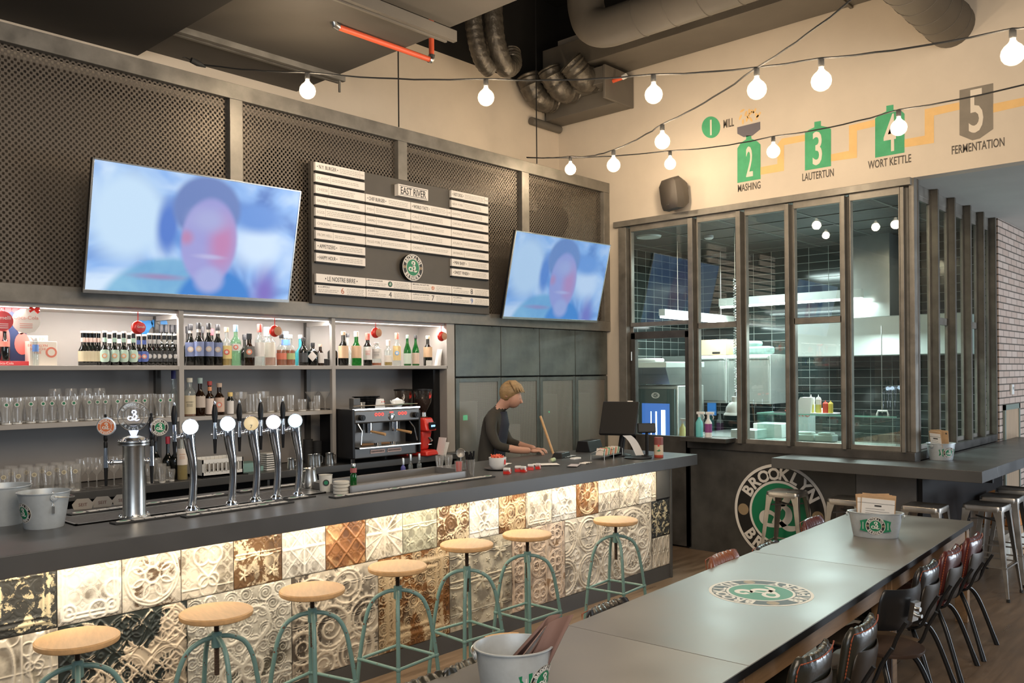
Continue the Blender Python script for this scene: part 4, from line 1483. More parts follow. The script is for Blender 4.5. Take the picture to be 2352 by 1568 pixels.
tin['cream2'] = tin_material('tin_cream_scrolls', (0.70, 0.62, 0.50), (0.13, 0.11, 0.09), (0.06, 0.05, 0.045), 0.36, 4.4, seed=13)
tin['sage2'] = tin_material('tin_sage_scratched', (0.62, 0.56, 0.43), (0.40, 0.35, 0.26), (0.12, 0.10, 0.08), 0.40, 6, seed=15)
for i, (k, c) in enumerate(lk):
    tin_tile(lx[i] + 0.0015, lx[i + 1] - 0.0015, 0.128, 0.729, k, c, 'large pressed tin tile, lower row', amp=0.009)
tin_tile(6.465, 6.757, 0.405, 0.729, 'scroll', 'black', 'small blackened tin tile by the bar end')
tin_tile(6.465, 6.757, 0.128, 0.40, 'ovals', 'cream', 'small tin tile with ovals by the bar end')
tin_tile(6.462, 6.536, 0.732, 1.054, 'board', 'cream', 'cut tin tile strip')

# ---------------------------------------------------------------- things on the bar
ZB = 1.15
m_mat = M('black_rubber_mat', (0.02, 0.02, 0.02), 0.7)
m_matw = M('mat_print', (0.62, 0.60, 0.56), 0.6)


def bar_mat(x0, y0, x1, y1, w, label, z=ZB):
    L_ = math.hypot(x1 - x0, y1 - y0)
    t = thing('bar_mat', label, 'bar mat', (x0, y0, z), math.atan2(y1 - y0, x1 - x0), group='rubber bar mats')
    MB().box(0, L_, -w / 2, w / 2, 0, 0.009).build('mat', m_mat, t, bevel=0.002)
    mb = MB().mat(m_matw)
    x = 0.02
    k = 0
    while x < L_ - 0.06:
        if k % 7 == 0:
            mb.lathe([(0.036, 0.009), (0.036, 0.0115)], 24, T(x + 0.036, 0, 0), 1, 0.62)
            mb.mat(m_logo_g).lathe([(0.021, 0.0115), (0.021, 0.0122)], 20, T(x + 0.036, 0, 0), 1, 0.62).mat(m_matw)
            x += 0.082
        else:
            mb.box(x, x + 0.05, -w * 0.28, w * 0.28, 0.009, 0.0112)
            x += 0.057
        k += 1
    mb.build('printed_words', None, t)
    return t


bar_mat(1.80, 4.40, 2.80, 4.42, 0.075, 'black rubber bar mat in front of the big steel tap tower')
bar_mat(2.13, 4.315, 2.80, 4.335, 0.065, 'black rubber bar mat in front of the row of chrome taps')
bar_mat(3.05, 4.285, 4.42, 4.265, 0.075, 'black rubber bar mat in front of the steel trough')
bar_mat(1.76, 4.86, 2.75, 4.93, 0.07, 'black rubber bar mat behind the big steel tap tower')
bar_mat(2.80, 4.94, 3.6, 4.99, 0.07, 'black rubber bar mat behind the chrome taps')
bar_mat(2.82, 4.43, 3.02, 4.435, 0.06, 'short end of rubber mat beside the last chrome tap')
dt = thing('drip_tray', 'perforated steel drip tray let into the bar behind the taps', 'drip tray', (1.66, 4.50, ZB))
MB().box(0, 1.5, 0, 0.28, 0.0, 0.006).build('grille', M('drip_grille', (0.16, 0.15, 0.14), 0.35, 0.8, var=0.3, scale=60), dt)
MB().box(0, 1.5, 0, 0.012, 0, 0.009).box(0, 1.5, 0.268, 0.28, 0, 0.009).box(0, 0.012, 0, 0.28, 0, 0.009).box(1.488, 1.5, 0, 0.28, 0, 0.009).build('rim', m_steel, dt)


def handle(mb_parent, X, h=0.17, name='tap_handle'):
    hd = MB().lathe([(0.004, 0.0), (0.011, 0.005), (0.0115, 0.04), (0.008, 0.05), (0.0115, 0.055), (0.012, 0.075), (0.010, 0.085), (0.0145, 0.11), (0.0155, 0.14), (0.0115, 0.175), (0.006, 0.195), (0.008, 0.20), (0.007, 0.212), (0.0, 0.214)], 14, X)
    return hd


# big steel tower with two taps
tw = thing('tap_tower', 'big round brushed steel beer tower with a clear round badge on top', 'beer tap', (1.955, 4.50, ZB + 0.006), 0.0)
MB().lathe([(0.092, 0), (0.092, 0.012), (0.070, 0.014), (0.066, 0.03), (0.066, 0.43), (0.070, 0.44), (0.092, 0.442), (0.092, 0.452), (0.070, 0.455), (0.092, 0.458), (0.092, 0.468), (0.070, 0.472), (0.06, 0.488), (0.03, 0.498), (0, 0.5)], 40).build('column', m_steel, tw)
b0 = MB().lathe([(0.007, 0), (0.007, 0.008), (0.003, 0.012), (0, 0.012)], 8).build('bolt', m_chrome, tw, loc=(0.082, 0, 0.012))
for k in range(24):
    a = 2 * PI * (k % 12) / 12
    if k:
        b1 = b0.copy()
        COL.objects.link(b1)
        b1.location = (0.082 * math.cos(a), 0.082 * math.sin(a), 0.012 if k < 12 else 0.468)
VB = math.atan2(-4.5, -1.95)          # direction towards the room from here
fv = Vector((math.cos(VB), math.sin(VB), 0))
side = Vector((-fv.y, fv.x, 0))
Xb = facing((0, 0, 0.615), fv)
bd = MB()
bd.mat(m_glass).disc(0.088, -0.004, 0.008, Xb, 48)
bd.mat(m_steel).tube([Xb @ Vector((0.088 * math.cos(a), 0.088 * math.sin(a), 0)) for a in [2 * PI * k / 40 for k in range(40)]], 0.0035, 6, closed=True)
bd.tube([Xb @ Vector((0.058 * math.cos(a), 0.058 * math.sin(a), 0)) for a in [2 * PI * k / 40 for k in range(40)]], 0.0022, 6, closed=True)
for word, top in (('BROOKLYN', True), ('BREWERY', False)):
    for i, ch in enumerate(word):
        a = math.radians(110) * (0.5 - i / (len(word) - 1))
        bd.text(ch, 0.022, Xb @ (rotz(a) @ T(0, 0.066, 0.005) if top else rotz(-a) @ T(0, -0.081, 0.005)), 0.0004)
bd.build('clear_badge', None, tw)
gl = MB()
m_glow = M('badge_blue_light', (0.6, 0.7, 1.0), 0.4, emit=(0.55, 0.65, 1.0), estr=2.4)
brew_b(gl, 0.05, 0.005, 0.002, Xb, 1.0, 0.8)
gl.build('lit_letter', m_glow, tw)
MB().cyl((0, 0, 0.50), (0, 0, 0.53), 0.016, 0.028).build('lit_foot', m_glow, tw)
tw.scale = (0.86, 0.86, 0.86)
for sgn, med, lab in ((1, 'orange', 'orange and green tap badge'), (-1, 'green', 'green and black tap badge')):
    # side vector: +1 is towards the photo's left
    s = side * (-sgn)
    p = s * 0.066
    q = s * (0.155 if sgn > 0 else 0.10)
    tp = MB()
    tp.cyl((p.x, p.y, 0.34), (q.x, q.y, 0.34), 0.013, 0.011)
    tp.cyl((q.x, q.y, 0.31), (q.x, q.y, 0.43), 0.017, 0.014)
    tp.sphere((q.x * 0.8, q.y * 0.8, 0.34), 0.018, 12)
    tt = tp.build('tap', m_chrome, tw)
    MB().cyl((q.x, q.y, 0.31), (q.x, q.y, 0.20), 0.012, 0.008).build('spout', m_black, tt)
    handle(None, T(q.x, q.y, 0.42)).build('tap_handle', m_black, tt)
    md = MB()
    c = s * (0.150 if sgn > 0 else 0.145) + fv * 0.03 + Vector((0, 0, 0.56 if sgn > 0 else 0.545))
    Xm = facing(c, (fv + s * 0.25))
    md.mat(m_steel).lathe([(0.050, -0.010), (0.056, 0.0), (0.054, 0.008), (0.046, 0.009)], 32, Xm)
    logo_mesh(md, 0.049, Xm @ T(0, 0, 0.009), ring=M('badge_orange') if sgn > 0 else None, disc=M('badge_orange') if sgn > 0 else None, t=0.0006, dots=False)
    o = md.build('tap_badge', None, tw)
    o['label'] = lab

# five curved chrome taps, each with its lit round badge
m_l1 = M('lit_badge_white', (0.9, 0.95, 1), 0.4, emit=(0.85, 0.95, 1.0), estr=3.2)
m_l2 = M('lit_badge_pale_blue', (0.7, 0.85, 1), 0.4, emit=(0.62, 0.85, 1.0), estr=2.2)
m_l3 = M('tan_badge_faint_glow', (0.62, 0.46, 0.24), 0.4, emit=(0.75, 0.55, 0.30), estr=0.35)  # tan face with a faint glow put into its colour
m_l4 = M('lit_badge_pinkish', (0.9, 0.85, 1), 0.4, emit=(1.0, 0.88, 1.0), estr=3.0)
m_l5 = M('lit_badge_sky', (0.6, 0.85, 1), 0.4, emit=(0.50, 0.80, 0.95), estr=1.6)
taps = [(440, 1172, 437, 980, m_l1, 'bright white', 'beside the big steel tower'), (531, 1160, 523, 973, m_l2, 'pale blue', 'second along from the steel tower'),
        (586, 1152, 577, 972, m_l3, 'tan number 7', 'in the middle of the row'), (634, 1146, 628, 969, m_l4, 'pinkish white', 'fourth in the row'), (684, 1139, 678, 966, m_l5, 'sky blue', 'last in the row')]
for i, (bx, by, mx_, my, mt, cn, where) in enumerate(taps):
    b = at(bx, by, 'z', ZB)
    w = dist(b)
    t = thing('beer_tap', 'chrome beer tap with a %s round badge, %s' % (cn, where), 'beer tap', tuple(b), group='curved chrome taps')
    fvv = Vector((-b.x, -b.y, 0)).normalized()
    sd = Vector((-fvv.y, fvv.x, 0))      # towards the photo's right
    body = smoothpath([(0, 0, 0.0), (0.0, 0, 0.02), (0.004, 0, 0.05), (0.012, 0, 0.16), (0.010, 0, 0.26), (-0.004, 0, 0.35), (-0.012, 0, 0.42), (-0.008, 0, 0.47), (-0.002, 0, 0.485)], 5)
    rad = smoothpath([(0.032,), (0.024,), (0.022,), (0.020,), (0.022,), (0.029,), (0.033,), (0.026,), (0.012,)], 5)
    Xs = Matrix(((sd.x, fvv.x, 0, 0), (sd.y, fvv.y, 0, 0), (0, 0, 1, 0), (0, 0, 0, 1)))
    MB().tube([Xs @ Vector(p) for p in body], [r[0] for r in rad], 20).lathe([(0.045, 0), (0.045, 0.006), (0.034, 0.010), (0.036, 0.016), (0.026, 0.026)], 24).build('tap_body', m_chrome, t)
    q = sd * -0.085
    f_ = MB().cyl(tuple(sd * -0.01 + Vector((0, 0, 0.42))), (q.x, q.y, 0.405), 0.011).sphere(tuple(sd * -0.045 + Vector((0, 0, 0.412))), 0.017, 12).cyl((q.x, q.y, 0.385), (q.x, q.y, 0.425), 0.015).cyl(tuple(q * 1.25 + Vector((0, 0, 0.41))), tuple(q * 0.8 + Vector((0, 0, 0.41))), 0.006)
    fo = f_.build('faucet', m_chrome, t)
    MB().cyl((q.x, q.y, 0.385), (q.x, q.y, 0.30), 0.011, 0.007).build('spout', m_black, fo)
    hh = MB()
    hh.mat(m_chrome).cyl((q.x, q.y, 0.42), (q.x, q.y, 0.478), 0.014).cyl((q.x, q.y, 0.452), (q.x, q.y, 0.460), 0.0145)
    hh.mat(m_black).lathe([(0.011, 0.0), (0.0155, 0.03), (0.0165, 0.06), (0.012, 0.09), (0.008, 0.104)], 14, T(q.x, q.y, 0.478))
    hh.mat(m_chrome).lathe([(0.006, 0.104), (0.008, 0.112), (0.006, 0.122), (0, 0.124)], 12, T(q.x, q.y, 0.478))
    hh.build('tap_handle', None, fo)
    c = away(mx_, my, w - 0.03) - b
    Xm = facing(c, fvv)
    md = MB().mat(m_chrome).lathe([(0.030, -0.022), (0.044, -0.016), (0.046, 0.0), (0.044, 0.006)], 32, Xm).cyl(tuple(c - Vector((0, 0, 0.045))), (0, 0, 0.475), 0.012)
    md.build('badge_housing', None, t)
    mf = MB().mat(mt).lathe([(0.042, 0.0055), (0.040, 0.010), (0.0, 0.013)], 32, Xm, cap=False)
    if i == 2:
        mf.mat(m_ink).text('7', 0.03, Xm @ T(0, -0.028, 0.0135), 0.0004)
    mo = mf.build('lit_badge_face', None, t)
    lg_ = point('badge_glow', tuple(b + c + fvv * 0.05), 0.25 if i != 2 else 0.05, (0.6, 0.8, 1.0), 0.03)
    lg_.parent = None

# buckets
def bucket_prof(rt, rb, h):
    return [(rb - 0.004, 0.004), (rb, 0.0), (rb + 0.002, 0.006), (rt, h), (rt + 0.006, h + 0.002), (rt + 0.006, h + 0.006), (rt - 0.001, h + 0.006), (rt - 0.004, h - 0.01), (rb - 0.003, 0.008), (0.0, 0.008)]


def bucket(label, loc, rt, rb, h, sx=1.0, rz=0.0, logo_dir=None, logo_r=0.045, wings=True, handle_dir=0.0, grip=False, group='metal buckets'):
    t = thing('bucket', label, 'bucket', loc, rz, group)
    MB().lathe(bucket_prof(rt, rb, h), 40, None, sx, 1.0, cap=False).build('pail', m_galv, t)
    for s in (-1, 1):
        a = handle_dir
        px_, py_ = math.cos(a) * (rt + 0.004) * sx * s, math.sin(a) * (rt + 0.004) * s
        MB().lathe([(0.0, 0), (0.016, 0), (0.016, 0.004), (0.010, 0.005), (0.010, 0.008), (0, 0.008)], 16, facing((px_, py_, h - 0.016), (math.cos(a) * s, math.sin(a) * s, 0))).build('ear', m_galv, t)
    # wire handle folded down over the front
    a = handle_dir
    pts = []
    for k in range(15):
        ph = PI * k / 14
        ex, ey = math.cos(ph), math.sin(ph)
        lx_ = ex * (rt + 0.012) * sx * math.cos(a) - ey * (rt + 0.02) * math.cos(a + PI / 2) * -1
        ly_ = ex * (rt + 0.012) * math.sin(a) - ey * (rt + 0.02) * math.sin(a + PI / 2) * -1
        pts.append((lx_, ly_, h - 0.012 - 0.02 * ey + (0.03 * math.sin(ph) if grip else 0)))
    wh = MB().tube(pts, 0.0025, 8).build('wire_handle', m_steel, t)
    if grip:
        MB().tube(pts[5:10], 0.008, 10).build('wooden_grip', m_seatwood, wh)
    if logo_dir is not None:
        d = Vector((math.cos(logo_dir - rz), math.sin(logo_dir - rz), 0))
        zc = h * 0.48
        rr = (rb + (rt - rb) * zc / h)
        mb = MB()
        slope = (rt - rb) / h
        # badge wrapped on the side, made of the flat badge bent round the pail
        tmp = MB()
        X = Matrix()
        if wings:
            tmp.mat(m_logo_g)
            for s in (-1, 1):
                tmp.prism([(s * logo_r * 0.9, -logo_r * 0.72), (s * logo_r * 1.65, -logo_r * 0.55), (s * logo_r * 1.5, 0), (s * logo_r * 1.65, logo_r * 0.55), (s * logo_r * 0.9, logo_r * 0.72)][::s], 0.0006, X)
            tmp.mat(m_logo_w)
            for s in (-1, 1):
                tmp.box(s * logo_r * 1.24 - 0.002, s * logo_r * 1.24 + 0.002, -logo_r * 0.4, logo_r * 0.4, 0.0006, 0.0009)
        logo_mesh(tmp, logo_r, T(0, 0, 0.0006), t=0.0005)
        vs = []
        for (x, y, z) in tmp.v:
            r_ = rr + y * slope + z + 0.0012
            an = (logo_dir - rz) + x / rr
            vs.append((r_ * math.cos(an) * sx, r_ * math.sin(an), zc + y))
        tmp.v = vs
        tmp.build('bucket_emblem', None, t, smooth=0)
    return t


bucket('pale grey metal bucket with a small emblem and hanging bottle opener, on the bar', (1.550, 4.60, ZB), 0.117, 0.088, 0.172, 1.0, logo_dir=math.atan2(-4.585, -1.545) - 1.05, logo_r=0.050, wings=False, handle_dir=math.atan2(-4.585, -1.545) + 0.35)
ob = thing('bottle_opener', 'small steel opener on a chain hung on the pale bucket', 'bottle opener', tuple(at(122, 1130, 'y', 4.49)))
ch = MB()
for k in range(10):
    ch.tube([(0.004 * math.cos(a), 0.002 * (k % 2), -k * 0.007 + 0.005 * math.sin(a)) for a in [2 * PI * j / 8 for j in range(8)]], 0.0012, 5, closed=True)
ch.build('chain', m_steel, ob)
MB().box(-0.006, 0.006, -0.002, 0.002, -0.105, -0.07).build('opener', m_steel, ob)
bucket('shiny taller steel ice bucket behind the pale bucket at the end of the bar', (1.44, 4.86, ZB), 0.13, 0.095, 0.19, 1.0, handle_dir=0.3)

# ================================================================ BOTTLES, GLASSES, MACHINES
def xat(px, y, py=850):
    return at(px, py, 'y', y).x


g_amber = Mglass('brown_bottle_glass', (0.10, 0.035, 0.012), 0.5, 0.03, 1.3, (0.03, 0.012, 0.005))
g_dark = M('dark_bottle_glass', (0.006, 0.007, 0.006), 0.06, coat=0.6)
g_green = Mglass('green_bottle_glass', (0.12, 0.55, 0.16), 0.30, 0.03, 1.4, (0.01, 0.16, 0.04))
g_clearb = Mglass('clear_bottle_glass', (0.90, 0.94, 0.93), 0.10, 0.03, 1.5)
g_aqua = Mglass('aqua_bottle_glass', (0.25, 0.80, 0.86), 0.4, 0.03, 1.3, (0.10, 0.55, 0.62))
g_paleg = Mglass('pale_green_bottle_glass', (0.60, 0.85, 0.66), 0.22, 0.03, 1.3, (0.3, 0.6, 0.4))
l_amber = Mglass('amber_spirit', (0.75, 0.28, 0.06), 0.45, 0.1, 0.3, (0.55, 0.17, 0.03))
l_gold = Mglass('golden_spirit', (0.85, 0.65, 0.20), 0.45, 0.1, 0.3, (0.60, 0.42, 0.08))
l_pink = Mglass('pale_pink_spirit', (0.95, 0.72, 0.6), 0.4, 0.1, 0.3, (0.8, 0.5, 0.4))


def colm(r, g, b):
    return M('paint_%02d%02d%02d' % (int(r * 99), int(g * 99), int(b * 99)), (r, g, b), 0.5)


def bprof(h, r, neck, sh, nr):
    """height, body radius, neck start, shoulder length, neck radius"""
    p = [(0, 0.0), (r * 0.92, 0.0), (r, 0.004), (r, neck - sh)]
    for k in range(1, 6):
        t = k / 6
        p.append((r + (nr - r) * (0.5 - 0.5 * math.cos(PI * t)), neck - sh + sh * t))
    p += [(nr, neck), (nr * 0.95, h - 0.012), (nr * 1.15, h - 0.010), (nr * 1.15, h)]
    return p


def bottle(label, loc, h, r, glass, lab=None, labz=(0.2, 0.55), cap=None, caph=0.03, neck=0.62, sh=0.2, nr=0.013, neckband=None, liquid=None,
           fill=0.5, cat='bottle', group=None, oval=None, facing_a=None, emb=None, name='bottle', words=None, wcol=None):
    t = thing(name, label, cat, loc, 0, group)
    MB().lathe(bprof(h, r, neck * h, sh * h, nr), 20, None).build('body', glass, t, smooth=50)
    if liquid:
        MB().lathe([(0, 0.004), (r * 0.93, 0.004), (r * 0.93, min(fill, neck - sh) * h), (0, min(fill, neck - sh) * h)], 18, None).build('drink', liquid, t)
    if lab:
        fa = facing_a if facing_a is not None else math.atan2(-loc[1], -loc[0])
        mb = MB().mat(lab)
        z0, z1 = labz[0] * h, labz[1] * h
        aw = 1.25
        nn = 14
        if oval:
            for i in range(nn):
                a0, a1 = -aw + 2 * aw * i / nn, -aw + 2 * aw * (i + 1) / nn
                zc, hh = (z0 + z1) / 2, (z1 - z0) / 2
                e0, e1 = hh * math.sqrt(max(0.02, 1 - (a0 / aw) ** 4)), hh * math.sqrt(max(0.02, 1 - (a1 / aw) ** 4))
                R_ = r + 0.0008
                mb.add([(R_ * math.cos(fa + a0), R_ * math.sin(fa + a0), zc - e0), (R_ * math.cos(fa + a1), R_ * math.sin(fa + a1), zc - e1),
                        (R_ * math.cos(fa + a1), R_ * math.sin(fa + a1), zc + e1), (R_ * math.cos(fa + a0), R_ * math.sin(fa + a0), zc + e0)], [(0, 1, 2, 3)])
        else:
            for i in range(nn):
                a0, a1 = -aw + 2 * aw * i / nn, -aw + 2 * aw * (i + 1) / nn
                R_ = r + 0.0008
                mb.add([(R_ * math.cos(fa + a0), R_ * math.sin(fa + a0), z0), (R_ * math.cos(fa + a1), R_ * math.sin(fa + a1), z0),
                        (R_ * math.cos(fa + a1), R_ * math.sin(fa + a1), z1), (R_ * math.cos(fa + a0), R_ * math.sin(fa + a0), z1)], [(0, 1, 2, 3)])
        d = Vector((math.cos(fa), math.sin(fa), 0))
        if emb:
            mb.mat(emb)
            XX = facing(d * (r + 0.0016) + Vector((0, 0, (z0 + z1) / 2)), d)
            mb.disc(min(r * 0.55, (z1 - z0) * 0.33), 0, 0.0006, XX, 18)
            mb.mat(m_logo_w).disc(min(r * 0.3, (z1 - z0) * 0.2), 0.0006, 0.0005, XX, 14)
        if words:
            mb.mat(wcol or m_ink)
            XX = facing(d * (r + 0.0018) + Vector((0, 0, (z0 + z1) / 2 + (z1 - z0) * 0.12)), d)
            mb.text(words, 0.012, XX, 0.0003, width=r * 1.2)
            for k in range(3):
                mb.box(-r * 0.5, r * 0.5, -0.012 - 0.008 * k, -0.010 - 0.008 * k, 0, 0.0006, XX)
        mb.build('label', None, t, smooth=60)
    if neckband:
        MB().lathe([(nr * 1.05, (neck + 0.06) * h), (nr * 1.06, (neck + 0.06) * h + 0.03)], 16, cap=False).build('neck_band', neckband, t)
    if cap:
        MB().lathe([(nr * 1.2, h - caph), (nr * 1.25, h - 0.002), (nr * 1.1, h + 0.001), (0, h + 0.001)], 16, cap=False).build('cap', cap, t)
    return t


fr = 5.872   # front row on the upper shelf
place_words = 'on the lit upper shelf'
# beer bottles
cream_l, green_l, blue_l = colm(0.72, 0.62, 0.42), colm(0.55, 0.72, 0.60), colm(0.10, 0.16, 0.48)
pinkc, mint = colm(0.75, 0.45, 0.38), colm(0.45, 0.66, 0.55)
protoA = bottle('x', (0, 0, -50), 0.228, 0.030, g_dark, cream_l, (0.12, 0.42), colm(0.7, 0.62, 0.55), 0.012, 0.62, 0.22, 0.0125, neckband=colm(0.72, 0.52, 0.46), group='brown beer bottles with cream labels', facing_a=-2.0)
protoB = bottle('x', (0, 0, -50), 0.232, 0.031, g_dark, green_l, (0.10, 0.46), colm(0.8, 0.8, 0.78), 0.012, 0.62, 0.22, 0.0125, neckband=mint, group='beer bottles with pale green oval labels', oval=True, emb=colm(0.75, 0.42, 0.22), facing_a=-2.0)
protoC = bottle('x', (0, 0, -50), 0.215, 0.030, g_dark, blue_l, (0.12, 0.46), colm(0.8, 0.8, 0.78), 0.012, 0.62, 0.22, 0.0125, neckband=blue_l, group='beer bottles with blue labels', oval=True, emb=colm(0.7, 0.25, 0.2), facing_a=-2.0)
protoD = bottle('x', (0, 0, -50), 0.225, 0.030, g_dark, colm(0.03, 0.03, 0.03), (0.12, 0.46), colm(0.75, 0.73, 0.68), 0.012, 0.62, 0.22, 0.0125, neckband=colm(0.6, 0.6, 0.58), group='beer bottles with black labels', emb=colm(0.6, 0.6, 0.6), facing_a=-2.0)
seq = []
for k, px in enumerate((191, 199, 208, 217, 227)):
    seq.append((protoA, px, 5.90 - 0.0 * k, 'dark beer bottle with cream label, %s from the left of the lit shelf row' % ORD[k]))
for k, px in enumerate((241, 264, 285, 307)):
    seq.append((protoB, px, fr, 'beer bottle with pale green oval label, %s of the four in the front row' % ORD[k]))
for k, px in enumerate((319, 332)):
    seq.append((protoC, px, fr + 0.02 * (1 - k), 'beer bottle with blue oval label, %s of the two' % ('left' if k == 0 else 'right')))
for k, px in enumerate((344, 354, 365, 378, 390, 403)):
    seq.append((protoD, px, 5.88, 'beer bottle with black label, %s from the left of its black-labelled row' % ORD[k]))
for k, px in enumerate((252, 274, 297)):
    seq.append((protoA, px, 5.98, 'beer bottle behind the pale green labelled ones, %s of three' % ('left', 'middle', 'right')[k]))
firsts = set()
for pr_, px, y, lab in seq:
    loc = (xat(px, y), y, SZ1)
    if pr_.name not in firsts:
        firsts.add(pr_.name)
        pr_.location = loc
        pr_['label'] = lab
    else:
        dup(pr_, loc, 0, lab)
wine_k = colm(0.03, 0.03, 0.035)
for k, px in enumerate((371, 382, 395, 406)):
    if k == 0:
        w0 = bottle('dark wine bottle with a black capsule, behind the beers, leftmost of four', (xat(px, 6.06), 6.06, SZ1), 0.30, 0.036, g_dark, None, cap=wine_k, caph=0.055, group='black capped bottles behind the beers')
    else:
        dup(w0, (xat(px, 6.06), 6.06, SZ1), 0, 'dark wine bottle with a black capsule, behind the beers, %s of four' % ('', 'second', 'third', 'rightmost')[k])
blab = colm(0.22, 0.27, 0.48)
cr_l = colm(0.62, 0.50, 0.42)
for k, (px, y, hh) in enumerate(((438, 5.90, 0.30), (457, 5.87, 0.31), (480, 5.87, 0.31), (501, 5.89, 0.305))):
    bottle('dark wine bottle with a blue and cream label, %s of four by the shelf upright' % ('leftmost', 'second', 'third', 'rightmost')[k],
           (xat(px, y), y, SZ1), hh, 0.0375, g_dark, blab, (0.22, 0.56), wine_k, 0.045, 0.72, 0.2, 0.014, neckband=colm(0.6, 0.55, 0.5), emb=cr_l, group='blue labelled wine bottles')
for k, (px, c, hh) in enumerate(((432, wine_k, 0.29), (465, wine_k, 0.295), (487, colm(0.5, 0.06, 0.08), 0.28))):
    bottle(('dark wine bottle half hidden at the shelf upright, back row', 'dark wine bottle in the back row between two blue labelled ones', 'wine bottle with a red capsule in the back row')[k],
           (xat(px, 6.02), 6.02, SZ1), hh, 0.036, g_dark, None, cap=c, caph=0.05, group='wine bottles in the back row')
B = bottle
W_ = lambda px, y=fr: (xat(px, y), y, SZ1)
B('gold labelled rum bottle with a pale cap, next to the dark wines', W_(521), 0.285, 0.038, g_clearb, colm(0.80, 0.62, 0.25), (0.18, 0.52), colm(0.8, 0.55, 0.35), 0.035, 0.74, 0.16, 0.014, liquid=l_gold, fill=0.45, emb=colm(0.65, 0.12, 0.08))
B('pale green vermouth bottle with a light blue cap', W_(542), 0.305, 0.039, g_paleg, colm(0.75, 0.75, 0.72), (0.36, 0.54), colm(0.30, 0.55, 0.80), 0.05, 0.75, 0.18, 0.014, oval=True, emb=colm(0.7, 0.15, 0.1))
B('brown rum bottle with a dark label and orange badge', W_(573), 0.245, 0.040, g_amber, colm(0.14, 0.13, 0.12), (0.25, 0.60), wine_k, 0.045, 0.70, 0.2, 0.016, emb=colm(0.75, 0.25, 0.15))
B('small dark bottle behind the brown rum bottle, left', W_(562, 5.97), 0.24, 0.036, g_dark, None, cap=wine_k, caph=0.04)
B('clear vodka bottle with a red and white label and red cap', W_(597), 0.318, 0.037, g_clearb, colm(0.80, 0.76, 0.72), (0.22, 0.56), colm(0.75, 0.12, 0.10), 0.06, 0.76, 0.16, 0.015)
B('clear bottle of pale pink spirit with a large white label', W_(621), 0.29, 0.040, g_clearb, colm(0.82, 0.76, 0.66), (0.22, 0.62), colm(0.8, 0.76, 0.7), 0.05, 0.74, 0.12, 0.018, liquid=l_pink, fill=0.55)
B('tall white capped bottle behind the pink spirit', W_(613, 5.99), 0.305, 0.036, g_clearb, colm(0.8, 0.78, 0.74), (0.3, 0.6), colm(0.82, 0.8, 0.78), 0.07, 0.74, 0.16, 0.020)
B('whisky bottle with an orange red label', W_(647), 0.245, 0.040, g_clearb, colm(0.70, 0.20, 0.12), (0.20, 0.40), wine_k, 0.03, 0.72, 0.2, 0.015, liquid=l_amber, fill=0.5)
B('whisky bottle with a yellow green label', W_(667), 0.245, 0.038, g_clearb, colm(0.45, 0.55, 0.25), (0.20, 0.40), colm(0.75, 0.73, 0.7), 0.03, 0.72, 0.2, 0.015, liquid=l_amber, fill=0.5)
B('bottle with a blue label and blue neck behind the whiskies', W_(657, 5.98), 0.275, 0.036, g_clearb, colm(0.10, 0.25, 0.65), (0.60, 0.76), colm(0.25, 0.45, 0.8), 0.05, 0.70, 0.14, 0.018)
B('aqua blue gin bottle partly behind the black bottle', W_(690, 5.96), 0.25, 0.042, g_aqua, None, cap=colm(0.7, 0.75, 0.78), caph=0.03)
B('black bottle with a white pourer and grey print', W_(697), 0.225, 0.038, g_dark, colm(0.06, 0.065, 0.07), (0.12, 0.45), wine_k, 0.03, 0.74, 0.22, 0.014)
B('squat black gin bottle with a white diamond label', W_(719), 0.185, 0.044, g_dark, None, cap=wine_k, caph=0.03, neck=0.78, sh=0.2, nr=0.014)
dm = Vector(W_(719)) + Vector((-0.030, -0.040, 0.075))
tag(MB().prism([(-0.038, 0), (0, -0.042), (0.038, 0), (0, 0.042)], 0.001, facing((0, 0, 0), (-0.45, -0.9, 0))).build('diamond_label', colm(0.78, 0.74, 0.72)), 'white diamond paper on the squat black gin bottle', 'label').location = (dm.x - 0.004, dm.y - 0.003, dm.z)
B('small brown gin bottle with a white label and a cork', W_(736), 0.175, 0.030, g_amber, colm(0.76, 0.72, 0.70), (0.12, 0.6), colm(0.75, 0.5, 0.4), 0.02, 0.74, 0.2, 0.012)
tag(MB().box(-0.02, 0.02, -0.02, 0.02, 0, 0.055).build('small_box', wine_k, bevel=0.002, loc=W_(752)), 'small black box on the lit shelf beside the upright', 'box')
B('black bottle behind the shelf upright', W_(764, 5.93), 0.20, 0.042, g_dark, None, cap=wine_k, caph=0.03, neck=0.75)
tan_l = colm(0.74, 0.50, 0.32)
B('stout dark bottle with a big peach label, leftmost in the last bay', W_(789), 0.285, 0.043, g_dark, tan_l, (0.22, 0.58), colm(0.72, 0.48, 0.32), 0.03, 0.74, 0.2, 0.016, group='liqueurs with peach labels')
B('clear bottle with a black pourer behind the peach labelled ones', W_(799, 5.99), 0.275, 0.036, g_clearb, None, cap=wine_k, caph=0.03)
B('stout green bottle with a big peach label, second in the last bay', W_(819), 0.29, 0.043, g_green, tan_l, (0.22, 0.58), colm(0.78, 0.68, 0.58), 0.045, 0.72, 0.22, 0.017, group='liqueurs with peach labels')
B('vermouth bottle with a red cap and a tall white label', W_(845), 0.28, 0.039, g_dark, colm(0.78, 0.74, 0.72), (0.18, 0.58), colm(0.75, 0.20, 0.16), 0.06, 0.74, 0.18, 0.016, words='CARPANO', wcol=colm(0.7, 0.15, 0.1))
